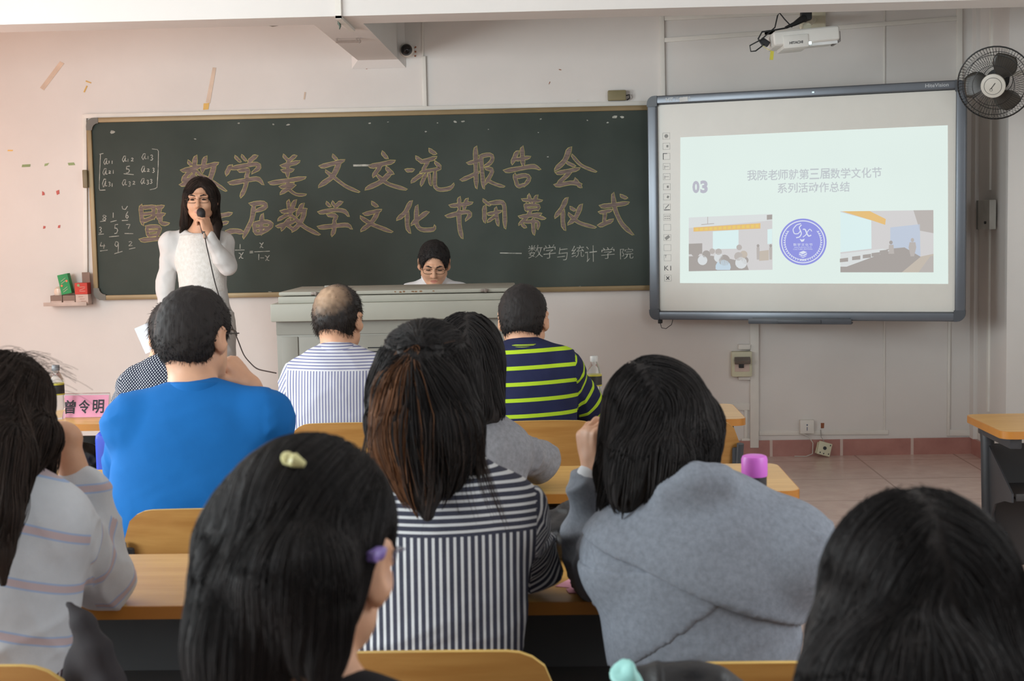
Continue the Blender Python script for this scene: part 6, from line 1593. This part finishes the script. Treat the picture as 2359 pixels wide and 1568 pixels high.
# --- woman in the striped cardigan at the left edge
def woman_cardigan():
    J = seated(P(-55, 1400, 2.4)[0], 2.36)
    J.update(neck=P(0, 1108, 2.40), shL=P(-160, 1225, 2.36), shR=P(112, 1214, 2.40), elL=P(-250, 1350, 2.60), elR=P(240, 1330, 2.60), wrL=P(-120, 1380, 2.78), wrR=P(146, 1000, 2.60))
    J['elL'][2] = .80; J['elR'][2] = .805; J['wrL'][2] = .80
    s = Person('woman in a white cardigan with pink and blue stripes at the left edge', (J['pel'][0], 2.36), J, P(2, 978, 2.47), rotm(18, -6, 6), 0.98, True)
    w = s.J['wrR']; s.body('person', {'L': ((1, .3, 0), (0, 0, -1), {}), 'R': ((-.8, -.05, .25), (-.3, -.2, -.8), dict(curls=(30, 34, 38, 42)))}, h=0.009, hh=0.005, fine=[(w - A_(.14, .08, .04), w + A_(.05, .06, .12), 0.0035)])
    def col(nt, u, v, w_):
        per = 0.092; f = mth(nt, 'FRACT', mth(nt, 'ADD', mth(nt, 'DIVIDE', mth(nt, 'ADD', v, mth(nt, 'MULTIPLY', u, .22)), per), 100.28)); a = mth(nt, 'LESS_THAN', f, .20); b = mth(nt, 'MULTIPLY', mth(nt, 'GREATER_THAN', f, .035), mth(nt, 'LESS_THAN', f, .165))
        return mixc(nt, b, mixc(nt, a, fleck(nt, S(202, 206, 212), .04, 30), S(164, 184, 216)), S(196, 178, 182))
    s.garment('cardigan', cloth('white_striped_knit', col), 0.026, {'L': 2.0, 'R': 1.55}, 0.006, fold=0.014, seed=51, hem=-0.02, collar=0.1)
    def colp(nt, u, v, w_):
        a = stripe(nt, u, .05, .45); b = stripe(nt, v, .05, .45); c = stripe(nt, u, .05, .06, .3); d = stripe(nt, v, .05, .06, .3)
        return mixc(nt, mth(nt, 'MAXIMUM', c, d), mixc(nt, mth(nt, 'MULTIPLY', mth(nt, 'ADD', a, b), .5), S(56, 40, 48), S(24, 22, 28)), S(170, 160, 166))
    F = Field(); j = s.J; F.ell(P(55, 1590, 2.42), (.125, .12, .17), None, .05); F.ell(j['pel'] + A_(0.0, 0, .0), (.175, .14, .12), s.T, .05); F.cap(j['hipL'], j['hipL'] + (j['knL'] - j['hipL']) * .6, .10, .085, .06); F.cap(j['hipR'], j['hipR'] + (j['knR'] - j['hipR']) * .6, .10, .085, .06); V, Fq = F.poly(.008); s.part('plaid_skirt', V, Fq, cloth('dark_plaid_cloth', colp), s.patof(V) * A_(1, 1, 0))
    el, wr = s.J['elR'], s.J['wrR']; q = el + (wr - el) * .60; dr = Vector(unit(wr - el)); mbb = MB().lathe([(0.036, -.009), (0.040, -.007), (0.040, .007), (0.036, .009)], q - s.base, 22, dr.to_track_quat('Z', 'Y').to_matrix()); mbb.build('bracelet', m_blk, s.o)
    zb = P(0, 1130, 2.3)[2]
    def masses(F):
        F.chain([s.H(.03, -.02, .0), P(86, 1010, 2.40), P(70, 1070, 2.36)], [.07, .036, .012], .04)
        F.chain([s.H(-.01, -.05, .02), P(-10, 1060, 2.30), P(-10, 1190, 2.245), P(-6, 1270, 2.225), P(8, 1345, 2.215)], [.085, .060, .042, .026, .006], .04)
        F.chain([s.H(.066, .02, .01), P(116, 1040, 2.46), P(122, 1100, 2.45)], [.028, .012, .005], .02)
    def flow(p, prev, t):
        q = (p - s.hc) @ s.Hm; top = np.clip((q[:, 2] - .0) / .09, 0, 1)[:, None]; lat = np.stack([np.clip(-q[:, 0] * 8, -.8, .8), -.8 + 0 * q[:, 0], 0 * q[:, 0]], -1) @ s.Hm.T
        return lat * (0.15 + .6 * top) + A_(-.05, 0, -1.0)
    s.longhair('hair', m_hairb, masses, 7000, 22, lambda r_: (r_[:, 2] - P(0, 1400, 2.25)[2]).clip(.1) * rng.uniform(.6, 1.12, len(r_)), flow, off=(-.001, .007), rad=0.0008, seed=14, curl=.2, h=0.006)
    n = 130; r_ = np.stack([rng.uniform(-.02, .075, n), rng.uniform(-.06, .06, n), 0 * rng.uniform(size=n)], -1); r_[:, 2] = .038 + np.sqrt(np.clip(1 - (r_[:, 0] / .085) ** 2 - (r_[:, 1] / .1) ** 2, 0, 1)) * .09
    pts = s.hc + r_ @ s.Hm.T; d = unit_rows(np.stack([rng.uniform(.2, 1.1, n), rng.normal(size=n) * .4, rng.uniform(.1, .7, n)], -1)); t = np.linspace(0, 1, 9); L = rng.uniform(.02, .075, n)
    strands('flyaway_hairs', pts[:, None] + d[:, None] * (L[:, None] * t)[:, :, None] + A_(0.2, 0, -1)[None, None] * (L[:, None] * .6 * t * t)[:, :, None], 0.00032, m_hairb, s.o, s.base)
woman_cardigan()


# --- woman in front, seen from behind with clips
def woman_front():
    yt = 1.40; J = seated(P(700, 1560, yt)[0], 1.34)
    J.update(neck=P(800, 1650, 1.38), shL=P(420, 1800, 1.36), shR=P(1050, 1800, 1.38), elL=(-.52, 1.52, .80), elR=(-.02, 1.56, .80), wrL=(-.38, 1.72, .80), wrR=(-.16, 1.74, .80))
    s = Person('woman in a black top with a purple and a pale yellow hair clip', (J['pel'][0], 1.34), J, P(716, 1290, 1.44), rotm(14, -6, 3), 0.98, True)
    s.body('person', {'L': ((1, .3, 0), (0, 0, -1), {}), 'R': ((-1, .3, 0), (0, 0, -1), {})}, h=0.009, hh=0.003, face=True)
    s.garment('top', cloth('black_jersey', plain(S(30, 30, 33), .1, 20)), 0.016, 2.0, 0.008, fold=0.004, seed=61, hem=-0.08)
    s.trousers(m_dtro); s.glasses(mat('purple_grey_frame', S(92, 84, 104), .4), full=True)
    tie = P(676, 1068, 1.345); zb = P(600, 1600, 1.36)[2]
    def masses(F):
        F.chain([s.H(-.035, -.03, .0), P(592, 1390, 1.36), P(552, 1500, 1.34), P(545, 1650, 1.33)], [.074, .054, .041, .034], .09)
        F.chain([s.H(.0, -.055, -.01), P(680, 1340, 1.335), P(722, 1440, 1.32), P(735, 1510, 1.31), P(742, 1580, 1.30)], [.07, .058, .034, .022, .008], .03)
    def ex(F):
        F.ell(s.H(.100, -.004, -.030), A_(.046, .046, .072), s.Hm, .010, 1); F.ell(s.H(.09, -.03, -.11), A_(.06, .07, .06), s.Hm, .012, 1)
    def flow(p, prev, t):
        q = (p - s.hc) @ s.Hm; top = np.clip((q[:, 2] - .03) / .07, 0, 1)[:, None]; bk = np.stack([np.clip(-q[:, 0] * 3, -.3, .3), -1 + 0 * q[:, 0], .0 * q[:, 0]], -1) @ s.Hm.T
        return bk * top * .9 + A_(-.10, 0, -1.0) * (1 - .4 * top)
    s.longhair('hair', m_hair, masses, 10000, 22, lambda r_: (r_[:, 2] - zb).clip(.06) * rng.uniform(.6, 1.12, len(r_)) + .02, flow, off=(-.001, .005), rad=0.0006, seed=17, curl=.06, h=0.005, extra=ex, roots=lambda V: (V[:, 2] > s.hc[2] - .015))
    c = s.hf
    def clip(name, c0, d, L, m):
        p0 = A_(*c0); g = c.grad(p0[None])[0]; p0 = p0 - g * (c.ev(p0[None])[0] - .006); d = unit(d - g * (d @ g)); mb = MB()
        mb.tube([p0 - d * L / 2 - s.base, p0 + g * .003 - s.base, p0 + d * L / 2 - s.base], [.005, .0075, .003], 10); mb.lathe([(0, 0), (.0065, .001), (.006, .005), (0, .007)], p0 + g * .002 - d * L * .35 - s.base, 12, Vector(g).to_track_quat('Z', 'Y').to_matrix()); mb.build(name, m, s.o)
    clip('yellow_hair_clip', P(678, 1056, 1.36), A_(1, 0, -.5), .022, mat('pale_yellow_clip', S(214, 208, 150), .35))
    clip('purple_hair_clip', P(872, 1274, 1.375), A_(1, .3, 0.0), .030, mat('purple_clip', S(130, 110, 178), .4))
woman_front()


# --- black-haired woman at the lower right corner
def woman_corner():
    J = seated(P(2110, 1560, 1.3)[0], 1.22)
    J.update(neck=P(2110, 1790, 1.28), shL=P(1780, 1950, 1.26), shR=P(2440, 1940, 1.26), elL=(.16, 1.42, .80), elR=(.62, 1.42, .80), wrL=(.28, 1.58, .80), wrR=(.48, 1.58, .80))
    s = Person('woman with long plain black hair in the lower right corner', (J['pel'][0], 1.22), J, P(2112, 1452, 1.33), rotm(-3, -6, 0), 0.98, True, hs=1.04)
    s.body('person', {'L': ((1, .3, 0), (0, 0, -1), {}), 'R': ((-1, .3, 0), (0, 0, -1), {})}, h=0.010, hh=0.005)
    s.garment('top', cloth('dark_grey_jersey', plain(S(44, 44, 48), .1, 20)), 0.016, 2.0, 0.008, fold=0.004, seed=71, hem=-0.08)
    s.trousers(m_dtro); zb = P(2000, 1800, 1.25)[2]
    def masses(F):
        F.chain([s.H(-.045, -.03, -.01), P(1990, 1600, 1.25), P(1980, 1800, 1.20)], [.066, .056, .045], .04); F.chain([s.H(.045, -.03, -.01), P(2245, 1600, 1.25), P(2255, 1800, 1.20)], [.066, .056, .045], .04); F.chain([s.H(0, -.05, -.01), P(2110, 1600, 1.22), P(2110, 1800, 1.19)], [.075, .075, .05], .04)
    def ex(F): F.cap(s.H(0, .03, .150), s.H(0, -.04, .150), .013, .013, .016, None, 1)
    s.longhair('hair', m_hair, masses, 10000, 20, lambda r_: (r_[:, 2] - zb).clip(.06) * rng.uniform(.85, 1.1, len(r_)), hang_flow(s, (-.004, 0, 0), .9, .25), off=(-.001, .004), rad=0.0006, seed=19, curl=.05, h=0.006, extra=ex)
woman_corner()


# --- woman speaking with the microphone
def woman_speaker():
    Y = 7.6; X = P(461, 560, Y)[0]
    J = dict(pel=(X + .01, Y, .94), hipL=(X + .09, Y, .90), hipR=(X - .08, Y, .90), knL=(X + .085, Y - .01, .49), knR=(X - .075, Y - .01, .49), anL=(X + .085, Y + .02, .095), anR=(X - .075, Y + .02, .095), toeL=(.1, -1, 0), toeR=(-.1, -1, 0),
             neck=P(462, 524, Y + .01), shR=P(394, 560, Y), shL=P(513, 560, Y), elR=P(383, 640, Y + .02), elL=P(523, 614, Y - .10), wrR=P(379, 716, Y - .02), wrL=P(480, 541, Y - .20))
    s = Person('woman in a white long-sleeved dress with glasses, speaking into a microphone', (X, Y), J, P(463, 462, Y - .04), rotm(176, -1, 0), 0.92, True, hs=0.98)
    w = s.J['wrL']; mic0 = P(463, 489, Y - .165)
    s.body('person', {'L': ((-.20, .02, 1), (-.95, .45, 0), dict(curls=(58, 62, 62, 60), thumb=25)), 'R': ((0, -.1, -1), (1, 0, 0), dict(curls=(15, 16, 18, 20)))}, face=True, h=0.009, hh=0.0028, fine=[(w - A_(.08, .07, .03), w + A_(.06, .06, .15), 0.0032)])
    m = cloth('white_dress_cloth', plain(S(206, 205, 203), .02, 10)); j = s.J
    def ex(F):
        pel = j['pel']
        F.chain([pel + A_(0, 0, .10), pel + A_(0, 0, -.08), pel + A_(0, 0, -.42)], [.118, .148, .172], .06, (A_(0, 1, 0), 1.35)); F.plane(pel + A_(0, 0, -.46), (0, 0, -1)); F.ell(j['neck'] + s.f * .055 + s.t * .015, (.098, .075, .042), s.T, .012, 1); F.cap(j['neck'] - s.t * .02, j['neck'] + s.t * .1, .062, .06, .01, None, 1)
    s.garment('dress', m, 0.012, 1.94, 0.006, neckg=None, fold=0.006, seed=81, extra=ex)
    # lace bodice panel over the chest
    F = Field(); s.torso(F, .0175, .03); F.plane(s.J['pel'] + s.f * .03, -s.f); F.plane(j['pel'] + s.t * .18, -s.t); F.plane(j['neck'] - s.t * .035, s.t); F.plane(j['neck'] + s.r * .095, s.r + s.t * .25); F.plane(j['neck'] - s.r * .095, -s.r + s.t * .25)
    V, Fq = F.poly(.007); s.part('lace_bodice', V, Fq, mat('white_lace', S(224, 222, 218), .85, c2=S(210, 207, 201), scale=60, bump=.6, bscale=140, bdist=.004))
    s.eyes(0.1); s.glasses(m_gold, .025, .0135, True)
    for sd in 'LR':
        G = Field(); an = j['an' + sd]; tv = unit(j['toe' + sd]); e = an * A_(1, 1, 0); G.cap(e - tv * .03 + A_(0, 0, .05), e + tv * .13 + A_(0, 0, .03), .036, .028, .03).cap(e - tv * .04 + A_(0, 0, .02), e - tv * .04 + A_(0, 0, .05), .016, .02, .02); G.plane(e + A_(0, 0, .002), (0, 0, -1)); V, Fq = G.poly(.008); s.part('shoe', V, Fq, m_shoe)
    zb = P(420, 540, Y)[2]
    def masses(F):
        F.chain([s.H(.055, -.02, .02), P(435, 475, Y), P(428, 515, Y + .0), P(417, 537, Y - .03)], [.045, .034, .030, .010], .03); F.chain([s.H(-.055, -.02, .02), P(490, 475, Y), P(497, 520, Y - .05), P(500, 555, Y - .085)], [.045, .032, .032, .014], .03)
        F.chain([s.H(0, -.05, 0), P(462, 500, Y + .06), P(462, 530, Y + .07)], [.08, .06, .03], .03); F.cap(s.H(.058, .045, .055), s.H(.074, .035, -.02), .022, .016, .02); F.cap(s.H(-.058, .045, .055), s.H(-.074, .035, -.03), .022, .018, .02)
    def flow(p, prev, t):
        q = (p - s.hc) @ s.Hm; top = np.clip((q[:, 2] - .02) / .08, 0, 1)[:, None]; lat = np.stack([np.sign(q[:, 0] + .018), -.15 + 0 * q[:, 0], 0 * q[:, 0]], -1) @ s.Hm.T; return lat * top + A_(0, 0, -1.)
    s.longhair('hair', m_hairb, masses, 2600, 16, lambda r_: (r_[:, 2] - zb).clip(.08) * rng.uniform(.85, 1.08, len(r_)), flow, off=(-.001, .004), rad=0.0013, seed=23, curl=.05, h=0.0055,
               extra=lambda F: F.ell(s.H(-.012, .10, .03), A_(.046, .05, .05), s.Hm, .012, 1))
    # microphone and cable
    t = thing('microphone', 'black hand-held microphone in the speaking woman\'s hand', 'microphone', tuple(mic0))
    ax = unit(P(472, 545, Y - .23) - P(463, 489, Y - .165)); q = Vector(-ax).to_track_quat('Z', 'Y').to_matrix()
    MB().lathe([(0, .024), (.012, .022), (.020, .013), (.0235, 0), (.022, -.014), (.019, -.022), (0, -.024)], (0, 0, 0), 22, q).build('grille', mat('black_mesh_grille', S(28, 28, 30), .5, bump=.6, bscale=900), t)
    MB().lathe([(0, -.02), (.0195, -.022), (.018, -.05), (.0135, -.125), (.0125, -.128), (0, -.129)], (0, 0, 0), 22, q).build('handle', mat('black_microphone_body', S(24, 24, 26), .35), t)
    MB().lathe([(0, -.128), (.009, -.128), (.009, -.158), (0, -.159)], (0, 0, 0), 16, q).build('plug', mat('silver_plug', S(190, 180, 170), .3, .8), t)
    e = mic0 + ax * .158; pts = [e, P(474, 560, Y - .24), P(484, 600, Y - .25), P(490, 630, Y - .25), P(498, 662, Y - .26), P(514, 710, Y - .33), P(545, 775, Y - .5), P(562, 820, 6.95), P(590, 850, 6.8), P(636, 859, 6.63)]
    pts = np.array(pts); sg = np.r_[0, np.cumsum(np.linalg.norm(np.diff(pts, axis=0), axis=1))]; tt = np.linspace(0, sg[-1], 60); cv_ = np.stack([np.interp(tt, sg, pts[:, k]) for k in range(3)], -1)
    for _ in range(6): cv_[1:-1] = .25 * cv_[:-2] + .5 * cv_[1:-1] + .25 * cv_[2:]
    MB().tube([p_ - mic0 for p_ in cv_], .0032, 6).build('cable', m_blk, t)
woman_speaker()


# --- student behind the lectern
def man_lectern():
    Y = 7.62; X = P(1000, 640, Y)[0]
    J = dict(pel=(X, Y + .06, .60), hipL=(X + .09, Y, .56), hipR=(X - .09, Y, .56), knL=(X + .1, Y - .26, .52), knR=(X - .1, Y - .26, .52), anL=(X + .1, Y - .14, .08), anR=(X - .1, Y - .14, .08), toeL=(0, -1, 0), toeR=(0, -1, 0),
             neck=P(1000, 646, Y + .05), shR=P(943, 682, Y + .03), shL=P(1058, 680, Y + .03), elR=(X - .22, Y - .02, .84), elL=(X + .22, Y - .02, .84), wrR=(X - .14, Y - .22, .70), wrL=(X + .14, Y - .22, .70))
    s = Person('young man in a white shirt and glasses looking down behind the lectern', (X, Y), J, P(1000, 608, Y - .03), rotm(176, -24, -2), 0.96, hs=0.97)
    s.body('person', {'L': ((-.3, -.6, -.5), (0, .5, -1), {}), 'R': ((.3, -.6, -.5), (0, .5, -1), {})}, face=True, h=0.009, hh=0.0028)
    m = cloth('white_shirt_cotton', plain(S(224, 224, 226), .02, 10))
    s.garment('shirt', m, 0.014, 2.0, 0.007, neckg=None, fold=0.010, seed=91, hem=-.05)
    nb = s.J['neck']; up = s.H(0, -.03, -.07)
    def colr(F):
        F.cap(nb - s.t * .02, nb + s.t * .055 + s.f * .01, .074, .066, .02); F.plane(nb + s.t * .075, s.t + s.f * .45); F.cap(nb + s.f * .07 + s.t * .06, nb + s.f * .10 - s.t * .02, .036, .02, .01, None, 1)
    s.simple('collar', m, colr, .0055)
    s.trousers(m_dtro); s.eyes(0.75); s.glasses(m_gold, .026, .015, True); s.shorthair(m_hair, 0.014, -0.06, 3600, 0.014, rad=.0008)
man_lectern()
_cw = P(1000, 640, 7.62)
dup(c0_, (_cw[0], 7.66, 0), math.pi, 'chair behind the lectern under the young man in the white shirt')
# ------------------------------------------------------------------ things on and around the desks
DZ = 0.7503
m_clear = bpy.data.materials.new('clear_bottle_plastic'); m_clear.use_nodes = True
_b = m_clear.node_tree.nodes['Principled BSDF']; _b.inputs['Transmission Weight'].default_value = 0.9; _b.inputs['Roughness'].default_value = 0.08; _b.inputs['IOR'].default_value = 1.15
_n = nz(m_clear.node_tree, 20, 2); _r2 = m_clear.node_tree.nodes.new('ShaderNodeValToRGB'); _r2.color_ramp.elements[0].color = (.86, .88, .88, 1); _r2.color_ramp.elements[1].color = (.96, .96, .95, 1)
m_clear.node_tree.links.new(_n.outputs[0], _r2.inputs[0]); m_clear.node_tree.links.new(_r2.outputs[0], _b.inputs['Base Color'])
m_lab = mat('dark_bottle_label', S(44, 42, 40), 0.5); m_laby = mat('yellow_label_band', S(190, 180, 60), 0.5); m_capw = mat('translucent_white_cap', S(206, 206, 204), 0.35)


def bottle(label, loc_, mcap, capname='cap'):
    t = thing('water_bottle', label, 'bottle', loc_, 0, 'drink bottles on the front desks')
    MB().lathe([(0, 0), (.024, 0), (.028, .006), (.0285, .03), (.026, .035), (.0285, .04), (.0285, .07), (.027, .075), (.0285, .08), (.0285, .135), (.026, .152), (.018, .172), (.012, .184), (.0118, .19), (0, .191)], (0, 0, 0), 26).build('body', m_clear, t)
    MB().lathe([(.0288, .098), (.0291, .098), (.0291, .134), (.0288, .134)], (0, 0, 0), 26).build('label', m_lab, t)
    MB().lathe([(.0289, .132), (.0293, .132), (.0293, .137), (.0289, .137)], (0, 0, 0), 26).lathe([(.0289, .094), (.0293, .094), (.0293, .099), (.0289, .099)], (0, 0, 0), 26).build('label_band', m_laby, t)
    MB().lathe([(0, .186), (.0145, .186), (.0148, .190), (.0148, .204), (.0135, .207), (0, .207)], (0, 0, 0), 22).build(capname, mcap, t)


q = PZ(1370, 945, DZ); bottle('clear drink bottle beside the navy and lime striped shirt', (q[0], q[1], DZ), m_capw)
q = P(133, 950, 5.26); bottle('clear drink bottle with a grey cap beside the pink name plate', (q[0], 5.26, DZ), mat('grey_bottle_cap', S(136, 138, 142), 0.4))

# name plate
q = PZ(203, 962, DZ)
t = thing('name_plate', 'pink name plate with black lettering in a clear holder', 'name plate', (P(200, 940, 5.32)[0], 5.32, DZ))
w2 = 0.093
MB().prism([(-0.030, 0), (-0.0285, 0), (-0.0015, .088), (.0285, 0), (.030, 0), (0, .0915)], frame_T((-w2, 0, 0), (0, 1, 0), (0, 0, 1)), 2 * w2).build('holder', m_clear, t, smooth=False)
a_ = math.atan2(.088, .027)
TN = frame_T((0, -0.0312, 0.001), (1, 0, 0), (0, math.cos(a_), math.sin(a_)))
MB().prism([(-w2 + .002, 0), (w2 - .002, 0), (w2 - .002, .086), (-w2 + .002, .086)], TN, 0.0006).build('pink_card', mat('pink_card', S(212, 142, 166), 0.8), t, smooth=False)
lt = MB()
for i_, ch in enumerate('曾令明'): put_text(lt, ch, TN, -.080 + i_ * .055, .014, -.036 + i_ * .055, .068, offset=.022, lift=.0012)
lt.build('lettering', mat('black_ink', S(40, 36, 44), 0.7), t, smooth=False)

# flask
q = P(1738, 1100, 2.80)
t = thing('flask', 'steel flask with a bright purple lid in front of the grey coat woman', 'flask', (q[0], 2.80, DZ))
MB().lathe([(0, 0), (.024, 0), (.026, .004), (.026, .125), (.0245, .135), (.0235, .147), (0, .148)], (0, 0, 0), 28).build('body', mat('brushed_steel', S(176, 172, 164), .3, .8), t)
zt_ = P(1738, 1048, 2.80)[2] - DZ
MB().lathe([(0, .142), (.0242, .142), (.0245, zt_ - .042), (0, zt_ - .0415)], (0, 0, 0), 28).build('collar', mat('black_flask_collar', S(44, 42, 44), .4), t)
MB().lathe([(0, zt_ - .042), (.0252, zt_ - .042), (.0262, zt_ - .038), (.0262, zt_ - .008), (.024, zt_ - .002), (.019, zt_), (0, zt_)], (0, 0, 0), 28).build('lid', mat('purple_lid', S(206, 104, 204), .4, var=.02), t)

# papers and a pom-pom on the third row desks
m_pink = mat('pink_paper', S(236, 168, 190), .8, var=.02)
def paper(label, pxs, z=DZ):
    vs = [PZ(x, y, z) for x, y in pxs]; n = len(vs); top = [v + A_(0, 0, .0012) for v in vs]; c = np.mean(vs, 0)
    mb = MB().add([v - c for v in vs + top], [tuple(range(n - 1, -1, -1)), tuple(range(n, 2 * n))] + [(i, (i + 1) % n, n + (i + 1) % n, n + i) for i in range(n)])
    tag(mb.build('paper_slip', m_pink, None, c, smooth=False), label, 'paper', 'pink paper slips')
paper('pink paper slip sticking out under the cardigan woman\'s elbow', ((268, 1312), (311, 1312), (313, 1335), (272, 1337)))
paper('pointed pink paper slip under the purple pom-pom', ((1279, 1351), (1322, 1329), (1345, 1338), (1330, 1356)))
paper('pink paper slip with one corner on the pointed slip', ((1304, 1357), (1345, 1345), (1375, 1352), (1362, 1366), (1310, 1366)), DZ + .0013)
q = PZ(1340, 1358, DZ + .0026)
F = Field(); F.ell(q + A_(0, 0, .014), (.022, .018, .0145)).ell(q + A_(.03, .004, .011), (.02, .014, .0112)); V, Fq = F.poly(.0025, (), 1); N = vnormals(V, Fq); V = V + N * (vnoise(V * 500, 2) * .0016)[:, None]; V[:, 2] = np.maximum(V[:, 2], q[2])
o = mesh_np('pom_pom', V, Fq, mat('dark_purple_yarn', S(74, 62, 100), .9, var=.2, scale=200), None, q); o.location = q; tag(o, 'dark purple knitted pom-pom lying on pink paper slips', 'pom-pom')


def lump(name, label, cat, prims, m, base, fold=.006, h=.005, floor=None, seed=1, sc=A_(30, 30, 30)):
    F = Field(); prims(F); V, Fq = F.poly(h, (), 2); N = vnormals(V, Fq); d = vnoise(V * sc, seed); V = V + N * ((.5 - np.abs(d) * 2) * fold)[:, None]
    if floor is not None: V[:, 2] = np.maximum(V[:, 2], floor)
    o = mesh_np(name, V, Fq, m, None, base); o.location = base; tag(o, label, cat); return o


m_bag = mat('black_shiny_fabric', S(34, 34, 36), .35, var=.12, scale=20, bump=.4, bscale=150)
q = P(1300, 1250, 2.93)
lump('black_bag', 'crumpled shiny black bag on the desk between striped shirt and grey coat', 'bag', lambda F: F.ell((q[0] - .02, 2.93, DZ + .045), (.075, .06, .05)).ell((q[0] + .045, 2.95, DZ + .06), (.07, .05, .065)).cap((q[0] - .03, 2.94, DZ + .08), (q[0] + .07, 2.93, DZ + .105), .018, .03), m_bag, A_(q[0], 2.93, DZ), floor=DZ, sc=A_(25, 40, 60))
q = P(1565, 1600, 1.80)
lump('handbag', 'black handbag at the picture bottom in front of the grey coat', 'bag', lambda F: F.cap((q[0] - .04, 1.80, DZ + .06), (q[0] + .05, 1.80, DZ + .06), .055, .055, .02).cap((q[0] - .05, 1.80, DZ + .112), (q[0] + .045, 1.80, DZ + .118), .02, .018), m_bag, A_(q[0], 1.80, DZ), floor=DZ)
q = P(1440, 1590, 1.74)
lump('tissue_packet', 'pale teal soft packet beside the black handbag', 'packet', lambda F: F.cap((q[0] - .010, 1.74, DZ + .03), (q[0] + .002, 1.74, DZ + .135), .026, .020, .02), mat('pale_teal_plastic', S(150, 206, 200), .45), A_(q[0], 1.74, DZ), floor=DZ, h=.004)
q = P(200, 1480, 2.12)
lump('jacket', 'dark jacket hung over the chair beside the striped cardigan', 'jacket', lambda F: F.chain([P(160, 1392, 2.14), P(190, 1430, 2.13), P(222, 1500, 2.12), P(250, 1580, 2.12), P(262, 1700, 2.12)], [.007, .015, .020, .024, .026], .02).ell(P(205, 1640, 2.13), (.05, .022, .12), None, .03), mat('dark_maroon_grey_cloth', S(36, 31, 34), .85, bump=.4), A_(q[0], 2.12, .6), h=.006, fold=.002)
q = P(236, 1040, 4.98)
t = thing('blue_bag', 'bright blue bag hanging at the front row desk behind the blue T-shirt', 'bag', (q[0] + .03, 5.035, .42))
MB().box((0, 0, .16), (.13, .09, .31), None, .03, seg=3).build('body', mat('bright_blue_nylon', S(26, 60, 178), .5), t)
MB().tube([(-.03, 0, .31), (-.035, .03, .335), (0, .06, .345), (.035, .03, .335), (.03, 0, .31)], .005).build('strap', mat('dark_blue_webbing', S(20, 34, 90), .7), t)
q = P(170, 1005, 5.24)
lump('black_pouch', 'black pouch pushed into the shelf of the name plate desk', 'pouch', lambda F: F.ell((q[0] - .03, 5.25, .60), (.09, .07, .082)).ell((q[0] + .05, 5.26, .585), (.06, .06, .07)), m_bag, A_(q[0], 5.25, .519), floor=.519)
q = P(1318, 1158, 3.74)
t = thing('pencil_box', 'dark box with a small red tag in the second row desk shelf', 'box', (q[0], 3.80, .519))
MB().box((0, 0, .0895), (.20, .13, .178), None, .008).build('case', m_bag, t)
MB().box((0, -.066, .178), (.030, .010, .016), None, .003).build('red_tag', mat('red_plastic', S(196, 40, 40), .4), t)
